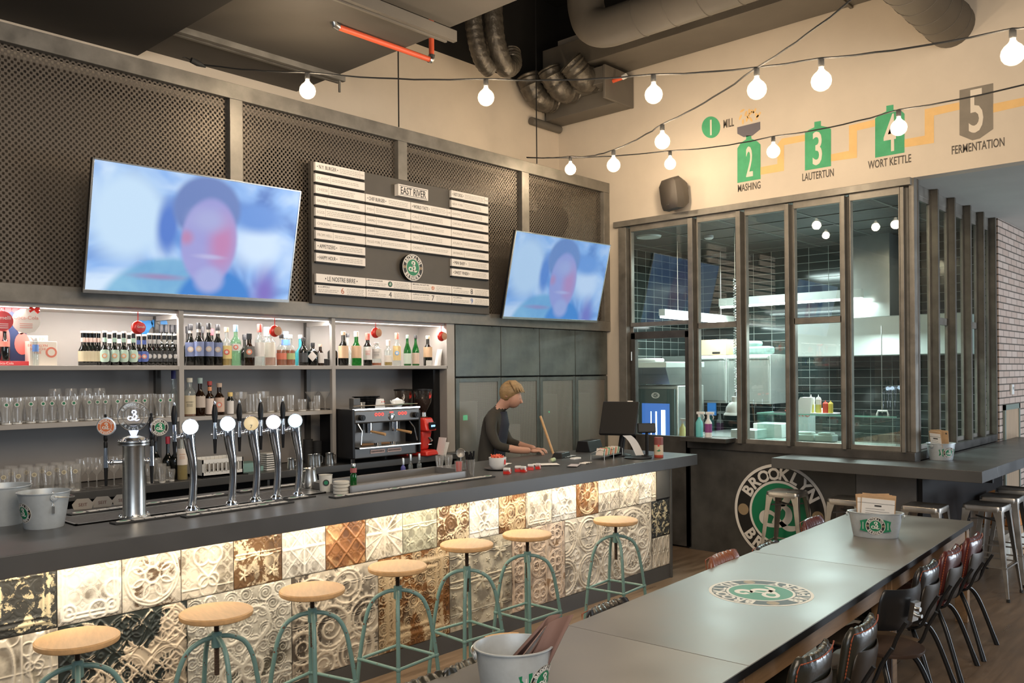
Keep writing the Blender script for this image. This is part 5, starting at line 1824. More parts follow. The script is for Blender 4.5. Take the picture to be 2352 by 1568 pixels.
B('clear flask shaped bottle with a round stopper and pink liquor', W_(865), 0.20, 0.043, g_clearb, colm(0.76, 0.72, 0.68), (0.30, 0.72), colm(0.6, 0.58, 0.55), 0.018, 0.86, 0.14, 0.018, liquid=l_amber, fill=0.12, words='DISARONNO')
B('clear square shouldered bottle with two pale stoppers', W_(892), 0.225, 0.034, g_clearb, colm(0.80, 0.75, 0.68), (0.14, 0.40), colm(0.8, 0.65, 0.58), 0.05, 0.70, 0.12, 0.016, liquid=l_gold, fill=0.2)
B('tall clear bottle with a red cap and a yellow label', W_(912), 0.29, 0.036, g_clearb, colm(0.78, 0.58, 0.28), (0.16, 0.60), colm(0.75, 0.2, 0.15), 0.055, 0.74, 0.2, 0.015, emb=colm(0.2, 0.4, 0.7))
B('green bottle with a dark sleeve and a mint label, left of the green pair', W_(936), 0.275, 0.034, g_green, colm(0.60, 0.70, 0.62), (0.06, 0.40), colm(0.35, 0.5, 0.4), 0.03, 0.80, 0.36, 0.011, group='tapered green bottles')
B('green bottle with a black pourer and a pink label, right of the green pair', W_(955), 0.275, 0.034, g_green, colm(0.72, 0.54, 0.46), (0.06, 0.42), wine_k, 0.03, 0.80, 0.36, 0.011, group='tapered green bottles')
B('dark bottle with a peach label and grey card at its foot', W_(983), 0.275, 0.042, g_dark, tan_l, (0.28, 0.62), colm(0.72, 0.55, 0.35), 0.03, 0.74, 0.2, 0.015)
tag(MB().box(-0.035, 0.035, -0.002, 0.002, 0, 0.048).mat(colm(0.7, 0.68, 0.65)).box(-0.02, 0.02, -0.003, -0.002, 0.015, 0.032).build('small_card', colm(0.16, 0.19, 0.27)), 'small blue grey card standing against the last bottle', 'card').location = (xat(986, 5.83), 5.832, SZ1)
for k in range(3):
    XX = T(xat(1004 + 4 * k, 5.93), 5.93 + 0.02 * k, SZ1) @ rotz(-0.35) @ Matrix.Rotation(0.10 + 0.03 * k, 4, 'Y')
    tag(MB().box(-0.001, 0.001, -0.075, 0.075, 0, 0.155, XX).build('paper_sheet', m_paper), ('front', 'middle', 'rear')[k] + ' sheet of white paper leaning at the end of the lit shelf', 'paper', 'papers at the shelf end')

# small beer or soft drink things at the left end of the lit shelf
m_coke = colm(0.62, 0.05, 0.06)
dsp = thing('poster_display', 'red and dark blue cardboard drink display on a red base, left on the lit shelf', 'display stand', (xat(20, 5.90), 5.90, SZ1))
MB().box(-0.20, 0.155, 0.0, 0.10, 0, 0.028).build('base', m_coke, dsp, bevel=0.002)
pb = MB().mat(colm(0.015, 0.03, 0.09)).box(-0.20, 0.125, 0.07, 0.075, 0.028, 0.36)
pb.mat(m_coke)
for k in range(8):
    pb.disc(0.022, -0.002, 0.004, facing((-0.18 + 0.04 * k, 0.069, 0.357), (0, -1, 0)), 16)
for (cx_, cz_, sx_, sz_) in ((-0.02, 0.17, 0.05, 0.10), (0.01, 0.30, 0.028, 0.035), (0.10, 0.14, 0.045, 0.07), (0.095, 0.225, 0.02, 0.026), (-0.12, 0.15, 0.05, 0.09)):
    pb.mat(colm(0.68, 0.14, 0.12) if sz_ > 0.05 else colm(0.72, 0.38, 0.30)).add([(cx_ + sx_ * math.cos(a), 0.0685, cz_ + sz_ * math.sin(a)) for a in [2 * PI * j / 18 for j in range(18)]], [tuple(range(18))])
pb.mat(colm(0.80, 0.78, 0.76)).text('Natale', 0.045, facing((-0.03, 0.067, 0.305), (0, -1, 0)), 0.0005)
pb.build('printed_card', None, dsp, smooth=0)
pb = MB().mat(colm(0.78, 0.66, 0.62)).text('Coca-Cola', 0.022, facing((-0.02, -0.001, 0.008), (0, -1, 0)), 0.0005)
pb.build('base_lettering', None, dsp, smooth=0)
gc = bottle('contour cola bottle with a red label standing on the red display base', (xat(19, 5.87), 5.93, SZ1 + 0.028), 0.20, 0.028, g_dark, colm(0.70, 0.20, 0.15), (0.45, 0.62), colm(0.3, 0.08, 0.05), 0.014, 0.70, 0.16, 0.012)
for k, (px, py, r_, c_, lab) in enumerate(((4, 737, 0.062, m_coke, 'red glossy tag disc hanging before the poster display, cut by the frame'), (60, 737, 0.078, colm(0.82, 0.76, 0.70), 'large cream tag disc with a red bow at the left end of the lit shelf'))):
    c = at(px, py, 'y', 5.86)
    t = thing('hanging_disc', lab, 'ornament', tuple(c))
    MB().lathe([(0, -0.004), (r_, -0.004), (r_, 0.004), (0, 0.006)], 36, facing((0, 0, 0), (-0.2, -1, 0))).build('disc', c_, t)
    mb = MB().mat(colm(0.78, 0.72, 0.7) if k == 0 else colm(0.72, 0.30, 0.25))
    mb.text('Gemelli' if k == 0 else 'Coca-Cola', 0.032, facing((-0.002, -0.006, 0.01), (-0.2, -1, 0)), 0.0005)
    for j in range(3):
        mb.box(-0.035, 0.035, -0.02 - 0.012 * j, -0.016 - 0.012 * j, 0, 0.001, facing((-0.002, -0.006, 0.0), (-0.2, -1, 0)))
    mb.build('lettering', None, t)
    if k:
        MB().tube([(0.02, 0, 0.085), (0.045, -0.01, 0.075), (0.07, 0, 0.06)], [0.012, 0.004, 0.014], 8).tube([(0.02, 0, 0.06), (0.045, -0.01, 0.075), (0.072, 0, 0.085)], [0.012, 0.004, 0.014], 8).build('red_bow', m_red, t)
    MB().cyl((0, 0, r_), (0, 0, 2.33 - c.z), 0.0015, n=6).build('thread', m_red, t)
bx = thing('beer_box', 'white card beer box with red print on the lit shelf', 'box', (xat(96, 5.90), 5.90, SZ1), 0.0)
MB().box(-0.075, 0.085, -0.02, 0.14, 0, 0.155).build('carton', colm(0.80, 0.72, 0.62), bx, bevel=0.002)
mb = MB().mat(colm(0.72, 0.22, 0.15))
for k, t_ in enumerate(('BROOKLYN', 'SORACHI', 'ACE')):
    mb.text(t_, 0.022, facing((-0.03, -0.0215, 0.120 - 0.022 * k), (0, -1, 0)), 0.0004)
mb.disc(0.034, 0, 0.001, facing((0.05, -0.0215, 0.085), (0, -1, 0)), 24)
mb.mat(colm(0.8, 0.72, 0.62)).disc(0.022, 0.001, 0.001, facing((0.05, -0.0215, 0.085), (0, -1, 0)), 24)
mb.build('print', None, bx, smooth=0)
bx = thing('beer_box', 'smaller white card box with red lettering behind the first beer box', 'box', (xat(92, 6.08), 6.10, SZ1))
MB().box(-0.08, 0.05, -0.02, 0.10, 0, 0.20).build('carton', colm(0.80, 0.72, 0.64), bx, bevel=0.002)
MB().text('YORK', 0.035, facing((-0.01, -0.0215, 0.165), (0, -1, 0)), 0.0004).build('print', colm(0.72, 0.25, 0.18), bx)
bottle('small bottle with a white and blue label in front of the beer box', (xat(80, 5.86), 5.845, SZ1 + 0.0), 0.175, 0.018, g_clearb, colm(0.15, 0.3, 0.7), (0.5, 0.75), colm(0.8, 0.8, 0.8), 0.02)
# christmas tags under the shelf
for k, (px, py, lab) in enumerate(((317, 752, 'red round ornament hanging over the pale green labelled beers'), (631, 760, 'red round ornament with a brown face hanging over the whisky bottles'), (863, 764, 'red round ornament with a white rim hanging over the clear flask bottle'), (1014, 772, 'red and brown round ornament hanging at the right end of the shelves'))):
    c = at(px, py, 'y', 5.81)
    t = thing('hanging_ornament', lab, 'ornament', tuple(c), group='round ornaments under the top shelf')
    mb = MB().mat(m_red).sphere((0, 0, 0), 0.046, 20, sx=1, sy=0.6, sz=1)
    mb.build('ball', None, t)
    MB().lathe([(0.030, 0.018), (0.036, 0.022), (0.0, 0.030)], 24, facing((0.008 if k else 0.004, -0.008, 0.0), (0.1, -1, 0)), cap=False).build('face_disc', colm(0.45, 0.22, 0.12) if k else m_coke, t)
    if k == 0:
        MB().text('Gemelli', 0.022, facing((0.002, -0.042, -0.004), (0, -1, 0)), 0.0004, width=0.05).build('lettering', m_logo_w, t)
    MB().cyl((0, 0, 0.046), (0, 0, max(0.05, 2.335 - c.z)), 0.0035, n=6).build('ribbon', m_red, t)
for k, (px, py) in enumerate(((332, 750), (366, 748))):
    c = at(px, py, 'y', 6.20)
    pts = [(0.055 * (1 + 0.25 * math.sin(3 * a)) * math.cos(a), 0.055 * (1 + 0.25 * math.sin(3 * a)) * math.sin(a)) for a in [2 * PI * j / 20 for j in range(20)]]
    tag(MB().prism(pts, 0.002, facing((0, 0, 0), (0, -1, 0))).build('blue_sticker', colm(0.03, 0.22, 0.55), smooth=0), ('blue sticker behind the red ornament on the shelf back', 'blue sticker over the black capped bottles')[k], 'sticker').location = tuple(c)

# ---- glasses
m_gl2 = Mglass('drinking_glass', (1, 1, 1), 0.085, 0.03, 1.4, (0.95, 0.92, 0.86))


def glass_pint(name, label, loc, h=0.165, rt=0.042, rb=0.030, badge=None, group=None, waist=True):
    t = thing(name, label, 'glass', loc, 0, group)
    w = rb * (1.0 if not waist else 1.0)
    pr = [(0, 0.0), (rb, 0.0), (rb * 1.02, 0.012), (rb * (0.98 if waist else 1.05), 0.35 * h), (rt * 0.99, 0.72 * h), (rt, h), (rt - 0.002, h), (rt * 0.96, 0.72 * h), (rb * 0.93, 0.35 * h), (rb * 0.9, 0.014), (0, 0.014)]
    MB().lathe(pr, 20, cap=False).build('bowl', m_gl2, t, smooth=60)
    MB().lathe([(0, 0.001), (rb * 0.96, 0.001), (rb * 0.94, 0.010), (0, 0.012)], 16, cap=False).build('thick_foot', M('foot_glass', (0.75, 0.74, 0.70), 0.15), t)
    if badge:
        fa = math.atan2(-loc[1], -loc[0])
        d = Vector((math.cos(fa), math.sin(fa), 0))
        MB().mat(badge[0]).disc(0.014, 0, 0.0006, facing(d * rt * 0.98 + Vector((0, 0, 0.74 * h)), d), 18).mat(badge[1]).disc(0.009, 0.0006, 0.0004, facing(d * rt * 0.98 + Vector((0, 0, 0.74 * h)), d), 14).build('printed_badge', None, t)
    return t


def glass_wine(name, label, loc, h=0.21, r=0.042, group=None, flip=False):
    t = thing(name, label, 'glass', loc, 0, group)
    s = h / 0.21
    pr = [(0, 0), (0.033, 0), (0.033, 0.002), (0.006, 0.006), (0.004, 0.02), (0.004, 0.085 * s), (0.010, 0.092 * s), (r * 0.85, 0.12 * s), (r, 0.15 * s), (r * 0.8, h)]
    X = None if not flip else T(0, 0, h) @ Matrix.Scale(-1, 4, (0, 0, 1))
    MB().lathe(pr, 20, X, cap=False).build('bowl_and_stem', m_gl2, t, smooth=60)
    return t


p1 = glass_pint('beer_glass', 'x', (xat(-14, 5.88), 5.88, SZ2), badge=(m_logo_w, m_logo_g), group='beer glasses on the middle shelf')
pxs = [14, 38, 70, 98, 118, 145, 168, 203, 222, 240, 268, 288, 310, 330, 366, 388]
p1['label'] = 'beer glass at the far left edge of the middle shelf'
for k, px in enumerate(pxs):
    y = 5.87 if k in (5, 6, 14, 15, 0, 1) else 5.93
    dup(p1, (xat(px, y), y, SZ2), 0, 'beer glass with a small green badge, %s from the left on the middle shelf' % ORD[k])
for k, px in enumerate((6, 55, 85, 130, 185, 212, 255, 300, 345)):
    if k == 0:
        p2 = glass_pint('beer_glass', 'plain glass in the back row of the middle shelf, first from the left', (xat(px, 6.05), 6.05, SZ2), group='back row glasses on the middle shelf')
    else:
        dup(p2, (xat(px, 6.05), 6.05, SZ2), 0, 'plain glass in the back row of the middle shelf, %s from the left' % ORD[k])
for k, (px, hh) in enumerate(((126, 0.205), (163, 0.21), (197, 0.222), (228, 0.205))):
    if k == 0:
        wg = glass_wine('wine_glass', 'wine glass, leftmost of four standing among the beer glasses', (xat(px, 5.98), 5.98, SZ2), 0.215, 0.045, group='wine glasses on the middle shelf')
    else:
        dup(wg, (xat(px, 5.97 if k < 2 else 5.90), 5.97 if k < 2 else 5.90, SZ2), 0, 'wine glass, %s of four standing among the beer glasses' % ('', 'second', 'third', 'rightmost')[k])
S2 = lambda px, y=5.87: (xat(px, y, 950), y, SZ2)
B('bottle with a dark blue capsule left of the shelf upright, back of the middle shelf', S2(399, 6.1), 0.33, 0.036, g_clearb, None, cap=colm(0.05, 0.05, 0.2), caph=0.06)
B('square whiskey bottle with a cream label by the upright on the middle shelf', S2(436), 0.275, 0.042, g_clearb, colm(0.62, 0.54, 0.38), (0.06, 0.55), colm(0.6, 0.58, 0.5), 0.03, 0.78, 0.14, 0.017, liquid=l_amber, fill=0.1, words="JACK DANIEL'S")
B('round brown whiskey bottle with a torn shaped label on the middle shelf', S2(460), 0.275, 0.038, g_amber, colm(0.50, 0.42, 0.36), (0.22, 0.52), colm(0.3, 0.4, 0.4), 0.04, 0.70, 0.2, 0.015)
B('slim brown bottle with an orange and white label on the middle shelf', S2(482), 0.25, 0.030, g_amber, colm(0.74, 0.62, 0.55), (0.04, 0.5), colm(0.35, 0.04, 0.04), 0.03, 0.66, 0.12, 0.014, neckband=colm(0.7, 0.3, 0.15))
B('round shouldered rum bottle with a portrait label on the middle shelf', S2(504), 0.235, 0.037, g_amber, colm(0.62, 0.44, 0.34), (0.10, 0.55), colm(0.5, 0.38, 0.3), 0.03, 0.72, 0.2, 0.016, emb=colm(0.7, 0.25, 0.18))
B('short bitters bottle wrapped in white paper with a yellow cap', S2(529), 0.165, 0.026, g_dark, colm(0.75, 0.71, 0.68), (0.03, 0.62), colm(0.75, 0.55, 0.2), 0.03, 0.76, 0.1, 0.015)
for k, px in enumerate((553, 605)):
    t = thing('coupe_glass', 'cut glass coupe with a stem, %s of two on the middle shelf' % ('left', 'right')[k], 'glass', S2(px, 5.90), group='cut coupes')
    MB().lathe([(0, 0), (0.036, 0), (0.034, 0.003), (0.006, 0.008), (0.005, 0.075), (0.025, 0.09), (0.048, 0.115), (0.052, 0.165), (0.050, 0.166), (0.045, 0.115), (0.02, 0.095)], 16, cap=False).build('bowl_and_stem', m_gl2, t, smooth=20)
for k, (px, hh, r_) in enumerate(((575, 0.145, 0.042), (590, 0.15, 0.040), (622, 0.125, 0.036), (645, 0.125, 0.036), (668, 0.13, 0.034), (694, 0.095, 0.040), (717, 0.07, 0.026), (728, 0.12, 0.033))):
    glass_pint('tumbler', 'straight tumbler, %s from the left after the coupes on the middle shelf' % ORD[k], S2(px, 5.90 if k % 2 else 5.95), hh, r_, r_ * 0.86, group='tumblers on the middle shelf', waist=False)
t = thing('martini_glass', 'martini glass beside the upright on the middle shelf', 'glass', S2(747, 5.93))
MB().lathe([(0, 0), (0.036, 0), (0.034, 0.003), (0.004, 0.006), (0.004, 0.08), (0.052, 0.150), (0.050, 0.150), (0.004, 0.084)], 24, cap=False).build('bowl_and_stem', m_gl2, t)
t = thing('martini_glass', 'wide martini glass left of the other, behind a tumbler', 'glass', S2(716, 6.02))
MB().lathe([(0, 0), (0.036, 0), (0.034, 0.003), (0.004, 0.006), (0.004, 0.08), (0.055, 0.150), (0.053, 0.150), (0.004, 0.084)], 24, cap=False).build('bowl_and_stem', m_gl2, t)

# ---- on the back counter
CY = 5.80
C_ = lambda px, y=CY: (xat(px, y, 1080), y, LZ)
goldb = (colm(0.62, 0.55, 0.38), colm(0.35, 0.3, 0.2))
for k, px in enumerate((8, 42, 78, 112, 146, 172)):
    lab = 'tall beer glass with a pale oval print, %s from the left on the back counter' % ORD[k]
    if k == 0:
        p3 = glass_pint('beer_glass', lab, C_(px), 0.175, 0.040, 0.031, badge=goldb, group='tall glasses on the back counter', waist=False)
    else:
        dup(p3, C_(px), 0, lab)
for k, px in enumerate((25, 60, 96, 130, 160)):
    dup(p3, C_(px, 5.98), 0, 'tall glass in the second row of the back counter, %s from the left' % ORD[k], 'second row glasses on the back counter')
for k, px in enumerate((185, 203, 222, 241, 262, 283)):
    lab = 'wine glass on the back counter beside the steel tower, %s from the left' % ORD[k]
    if k == 0:
        w3 = glass_wine('wine_glass', lab, C_(px, 5.84), 0.20, 0.038, group='wine glasses on the back counter')
    else:
        dup(w3, C_(px, 5.84 + 0.06 * (k % 2)), 0, lab)
for k, (px, hh, r_) in enumerate(((345, 0.13, 0.032), (360, 0.16, 0.034), (372, 0.13, 0.030), (383, 0.10, 0.026), (394, 0.085, 0.024), (372, 0.06, 0.024))):
    y = (5.80, 5.9, 5.78, 5.85, 5.79, 5.75)[k]
    glass_pint('shot_glass' if hh < 0.11 else 'tumbler', 'clear %s right of the steel tower, %s of the cluster' % ('shot glass' if hh < 0.11 else 'tumbler', ORD[k]), C_(px, y), hh, r_, r_ * 0.8, group='clear glasses right of the steel tower', waist=False)
B('dark bottle with a red capsule on the back counter', C_(386, 5.95), 0.30, 0.037, g_dark, None, cap=colm(0.45, 0.03, 0.06), caph=0.05)
B('dark wine bottle beside the white labelled liqueur', C_(403, 5.92), 0.31, 0.037, g_dark, None, cap=wine_k, caph=0.05)
B('tall tapered yellow liqueur bottle with a white label', C_(419, 5.80), 0.36, 0.036, g_clearb, colm(0.78, 0.70, 0.62), (0.30, 0.62), colm(0.8, 0.78, 0.75), 0.03, 0.9, 0.55, 0.014, liquid=l_gold, fill=0.3, words='GALLIANO', wcol=colm(0.65, 0.3, 0.15))
B('black capped bottle behind the glasses right of the steel tower', C_(358, 6.0), 0.32, 0.037, g_dark, None, cap=wine_k, caph=0.05)
# glass rack
gr = thing('glass_rack', 'white plastic dish rack on the back counter behind the chrome taps', 'dish rack', C_(500, 5.86))
mb = MB().box(-0.17, 0.15, -0.10, 0.14, 0, 0.012).box(-0.17, 0.15, -0.10, -0.092, 0.0, 0.035).box(-0.17, 0.15, -0.10, -0.092, 0.095, 0.125).box(0.142, 0.15, -0.10, 0.14, 0.0, 0.125).box(-0.17, -0.162, -0.10, 0.14, 0.0, 0.125).box(-0.17, 0.15, 0.132, 0.14, 0.095, 0.125)
for k in range(10):
    mb.box(-0.155 + 0.033 * k, -0.148 + 0.033 * k, -0.10, -0.093, 0.03, 0.1)
    mb.box(-0.155 + 0.033 * k, -0.151 + 0.033 * k, 0.0, 0.004, 0.01, 0.14)
mb.build('rack', m_white, gr)
tag(MB().box(-0.18, 0.18, -0.12, 0.16, 0, 0.006).build('tray', m_black, loc=C_(500, 5.86)), 'flat black tray under the white dish rack', 'tray').location.z -= 0.0
gr.location.z += 0.006
bk = thing('utensil_basket', 'white ribbed plastic basket right of the dish rack', 'basket', C_(618, 5.90))
mb = MB().box(-0.05, 0.06, -0.05, 0.06, 0, 0.01)
for k in range(7):
    mb.box(-0.05, 0.06, -0.05, 0.06, 0.018 + 0.017 * k, 0.026 + 0.017 * k)
mb.build('basket', m_white, bk)
tag(MB().box(-0.10, 0.12, -0.05, 0.12, 0, 0.035).mat(colm(0.2, 0.35, 0.33)).box(-0.10, 0.10, -0.04, 0.12, 0.035, 0.065).build('folded_cloths', colm(0.42, 0.27, 0.10), loc=C_(565, 5.92)), 'folded ochre and teal cloths between the dish rack and the basket', 'cloth')
for k, (px, r_, hh) in enumerate(((668, 0.030, 0.085), (715, 0.028, 0.10), (728, 0.032, 0.10), (757, 0.036, 0.10))):
    lab = ('steel milk jug, leftmost, behind the last chrome tap', 'slim steel milk jug left of the pair by the coffee machine', 'steel milk jug with a spout next to the coffee machine', 'widest steel milk jug touching the shelf upright')[k]
    t = thing('milk_jug', lab, 'jug', C_(px, 5.78), 0, 'steel milk jugs')
    MB().lathe([(0, 0), (r_, 0), (r_ * 1.05, 0.02), (r_ * 0.85, hh * 0.8), (r_ * 0.95, hh), (r_ * 0.9, hh), (r_ * 0.8, hh * 0.8), (0, 0.01)], 20, cap=False).build('jug_body', m_steel, t)
    MB().tube([(r_ * 0.8, 0, hh * 0.85), (r_ * 1.6, 0, hh * 0.8), (r_ * 1.6, 0, hh * 0.3), (r_ * 0.95, 0, hh * 0.2)], 0.004, 8).build('handle', m_steel, t)
t = thing('cup_stack', 'stacked dark paper cups beside the shelf upright', 'cups', C_(722, 6.05))
for (dx, n_) in ((-0.06, 7), (0.03, 6), (0.11, 7)):
    mb = MB()
    for j in range(n_):
        mb.lathe([(0.032, 0.02 * j), (0.040, 0.02 * j + 0.075), (0.042, 0.02 * j + 0.078)], 18, T(dx, 0, 0), cap=True)
    mb.build('stacked_cups', M('dark_paper_cup', (0.045, 0.045, 0.045), 0.6), t)

# coffee machine
cm = thing('coffee_machine', 'black and chrome two group coffee machine with red glowing dials, cups on top', 'coffee machine', (4.225, 5.66, LZ))
m_cm = M('coffee_machine_steel', (0.13, 0.125, 0.12), 0.40, 0.6)
wC = 0.70
MB().box(0, wC, 0.0, 0.42, 0.04, 0.135).box(0.02, wC - 0.02, 0.12, 0.42, 0.13, 0.33).build('body', m_cm, cm, bevel=0.008)
MB().box(0.0, wC, -0.04, 0.42, 0.33, 0.44).build('upper_panel', m_cm, cm, bevel=0.012)
MB().box(-0.02, wC + 0.0, -0.045, 0.42, 0.44, 0.452).tube([(0.0, -0.03, 0.475), (wC - 0.02, -0.03, 0.475), (wC - 0.02, 0.38, 0.475)], 0.005, 8).build('cup_rail', m_chrome, cm)
MB().box(0.02, wC - 0.02, -0.08, 0.12, 0.125, 0.14).build('drip_grille', m_steel, cm, bevel=0.003)
MB().box(-0.03, 0.0, -0.05, 0.40, 0.05, 0.45).build('side_panel', m_black, cm, bevel=0.006)
MB().box(wC, wC + 0.02, -0.03, 0.40, 0.05, 0.42).build('side_panel', m_black, cm, bevel=0.006)
fp = MB().mat(M('plate_copper', (0.42, 0.26, 0.20), 0.4, 0.5)).box(0.19, 0.34, -0.004, 0.0, 0.075, 0.105).box(0.37, 0.52, -0.004, 0.0, 0.075, 0.105)
fp.mat(m_ink)
for k in range(9):
    fp.box(0.20 + 0.015 * k, 0.209 + 0.015 * k, -0.0048, -0.004, 0.084, 0.096).box(0.38 + 0.015 * k, 0.389 + 0.015 * k, -0.0048, -0.004, 0.084, 0.096)
fp.build('name_plate', None, cm)
m_rl = M('red_dial_light', (0.8, 0.05, 0.03), 0.4, emit=(1.0, 0.05, 0.03), estr=1.6)
rl = MB()
for x0 in (0.22, 0.47):
    for k in range(3):
        rl.disc(0.014, 0, 0.002, facing((x0 + 0.034 * k, -0.041, 0.40), (0, -1, 0)), 18, r0=0.008)
rl.box(0.365, 0.405, -0.042, -0.040, 0.408, 0.418)
rl.build('red_dials', m_rl, cm)
MB().lathe([(0.030, 0), (0.030, 0.008), (0.024, 0.010), (0, 0.010)], 24, facing((0.385, -0.04, 0.375), (0, -1, 0)), cap=False).build('gauge', m_chrome, cm)
for k, x in enumerate((0.06, 0.64)):
    MB().cyl((x, -0.04, 0.38), (x, -0.08, 0.38), 0.024).cyl((x, -0.08, 0.38), (x, -0.085, 0.38), 0.014).build('steam_knob', m_black, cm)
for k, x in enumerate((0.22, 0.50)):
    g_ = MB().lathe([(0.035, 0.27), (0.035, 0.33)], 20, T(x, 0.06, 0)).lathe([(0.033, 0.245), (0.033, 0.27)], 20, T(x, 0.06, 0)).build('brew_group', m_chrome, cm)
    MB().cyl((x, 0.03, 0.258), (x + 0.05, -0.10, 0.235), 0.009, 0.013).build('wooden_handle', m_seatwood, g_)
MB().tube([(0.60, -0.02, 0.33), (0.63, -0.05, 0.27), (0.66, -0.05, 0.16)], 0.005, 8).tube([(0.05, -0.02, 0.33), (0.07, -0.05, 0.27), (0.06, -0.05, 0.16)], 0.005, 8).build('steam_wand', m_chrome, cm)
for k, (x, y) in enumerate(((0.04, 0.04), (0.66, 0.04), (0.04, 0.38), (0.66, 0.38))):
    MB().cyl((x, y, 0), (x, y, 0.045), 0.018).build('foot', m_chrome, cm)
for k, (x, w_, lab) in enumerate(((0.08, 0.06, 'portafilter with a wooden handle lying left on the drip grille'), (0.25, 0.06, 'portafilter with a wooden handle lying in the middle of the drip grille'))):
    t = thing('portafilter', lab, 'portafilter', (4.225 + x, 5.64, LZ + 0.155), 0, 'portafilters on the drip grille')
    MB().cyl((0, 0, 0), (0.11, -0.02, 0.0), 0.013, 0.010).build('wooden_handle', M('dark_wood_grip', (0.16, 0.08, 0.03), 0.4), t)
    MB().lathe([(0.03, -0.012), (0.032, 0.012)], 20, T(0.15, -0.025, 0)).build('basket', m_chrome, t)
for k, (dx, dy, kind) in enumerate(((0.32, 0.03, 'upturned white cup with red dots on the coffee machine'), (0.50, 0.02, 'white teapot shaped cup with a handle on the coffee machine'), (0.18, 0.1, 'glass espresso cup left on the coffee machine'), (0.08, 0.06, 'black milk carton shaped box on the coffee machine'), (0.25, 0.2, 'black stacked saucers behind the white cups'), (0.38, 0.22, 'dark round tray stack behind the white cups'))):
    t = thing('cup', kind, 'cup' if k < 3 else ('box' if k == 3 else 'saucers'), (4.225 + dx, 5.66 + dy, LZ + 0.452))
    t.name = ('cup', 'cup', 'espresso_glass', 'small_box', 'saucer_stack', 'tray_stack')[k]
    if k == 0:
        MB().lathe([(0.0, 0.075), (0.032, 0.073), (0.042, 0.0), (0.046, 0.0)], 20, cap=False).build('cup_body', m_white, t)
        MB().sphere((-0.012, -0.040, 0.05), 0.005, 8).sphere((0.012, -0.040, 0.05), 0.005, 8).build('red_dots', m_red, t)
    elif k == 1:
        MB().lathe([(0, 0), (0.035, 0.002), (0.052, 0.03), (0.045, 0.06), (0.02, 0.068), (0.008, 0.078), (0, 0.08)], 20, cap=False).tube([(-0.045, 0, 0.03), (-0.065, 0, 0.04), (-0.075, 0, 0.055)], [0.012, 0.008, 0.006], 8).build('cup_body', m_white, t)
        MB().tube([(0.048, 0, 0.05), (0.075, 0, 0.045), (0.07, 0, 0.02), (0.045, 0, 0.018)], 0.005, 8).build('handle', m_white, t)
    elif k == 2:
        MB().lathe([(0, 0), (0.028, 0), (0.034, 0.05), (0.032, 0.05), (0.027, 0.004)], 18, cap=False).build('glass_body', m_gl2, t)
    elif k == 3:
        MB().box(-0.035, 0.035, -0.03, 0.03, 0, 0.085).build('carton', m_darksteel, t, bevel=0.003)
    else:
        mb = MB()
        for j in range(6):
            mb.lathe([(0, 0.016 * j), (0.05, 0.016 * j), (0.075, 0.016 * j + 0.01), (0.075, 0.016 * j + 0.013), (0, 0.016 * j + 0.005)], 24, cap=False)
        mb.build('stack', m_black, t)

# grinders
m_beans = M('coffee_beans', (0.07, 0.025, 0.012), 0.45, var=0.5, scale=80, bump=0.8, bscale=120)
for k, (px, y, lab, rc) in enumerate(((925, 5.95, 'coffee grinder behind the coffee machine, its bean hopper showing over the panel', 1), (972, 5.80, 'red coffee grinder with a bean hopper and blue lit display right of the coffee machine', 0))):
    t = thing('coffee_grinder', lab, 'coffee grinder', (xat(px, y, 1000), y, LZ), 0.25, 'coffee grinders')
    if k == 0:
        t.location.x = 5.02
    bdm = MB()
    bdm.taper((-0.095, 0.10, -0.11, 0.12, 0.0), (-0.085, 0.085, -0.09, 0.12, 0.05))
    bdm.taper((-0.06, 0.06, -0.02, 0.12, 0.05), (-0.075, 0.075, -0.05, 0.12, 0.22))
    bdm.taper((-0.08, 0.08, -0.10, 0.12, 0.22), (-0.065, 0.065, -0.06, 0.11, 0.34))
    bdm.build('body', m_red, t, bevel=0.015)
    MB().box(-0.045, 0.045, -0.108, -0.088, 0.235, 0.30).build('display_housing', m_black, t, bevel=0.004)
    d_ = MB().mat(M('blue_display_light', (0.1, 0.3, 1), 0.4, emit=(0.15, 0.45, 1.0), estr=5.0))
    for j in range(3):
        d_.disc(0.009, 0, 0.001, facing((-0.022 + 0.022 * j, -0.109, 0.267), (0, -1, 0)), 12)
    d_.build('display_digits', None, t)
    MB().cyl((0, -0.06, 0.16), (0, -0.09, 0.13), 0.014).cyl((-0.03, -0.07, 0.10), (0.03, -0.07, 0.10), 0.004).build('dosing_spout', m_chrome, t)
    MB().lathe([(0.03, 0.34), (0.045, 0.345), (0.03, 0.352), (0.028, 0.39)], 24).build('collar', m_steel, t)
    MB().lathe([(0.028, 0.385), (0.035, 0.40), (0.075, 0.48), (0.083, 0.585)], 28, cap=False).build('bean_hopper', Mglass('smoky_hopper', (0.62, 0.56, 0.52), 0.2, 0.03, 2.0, (0.1, 0.08, 0.07)), t)
    MB().lathe([(0, 0.39), (0.03, 0.40), (0.07, 0.475), (0.072, 0.50), (0, 0.51)], 24, cap=False).build('coffee_beans', m_beans, t)
    MB().lathe([(0.086, 0.583), (0.086, 0.595), (0, 0.60)], 28, cap=False).build('hopper_lid', m_black, t)
    MB().prism([(-0.02, -0.03), (0.012, -0.02), (0.022, 0.01), (0.005, 0.035), (-0.015, 0.02)], 0.001, facing((0.0, -0.078, 0.54), (0, -1, 0.1))).build('red_emblem', m_red, t)
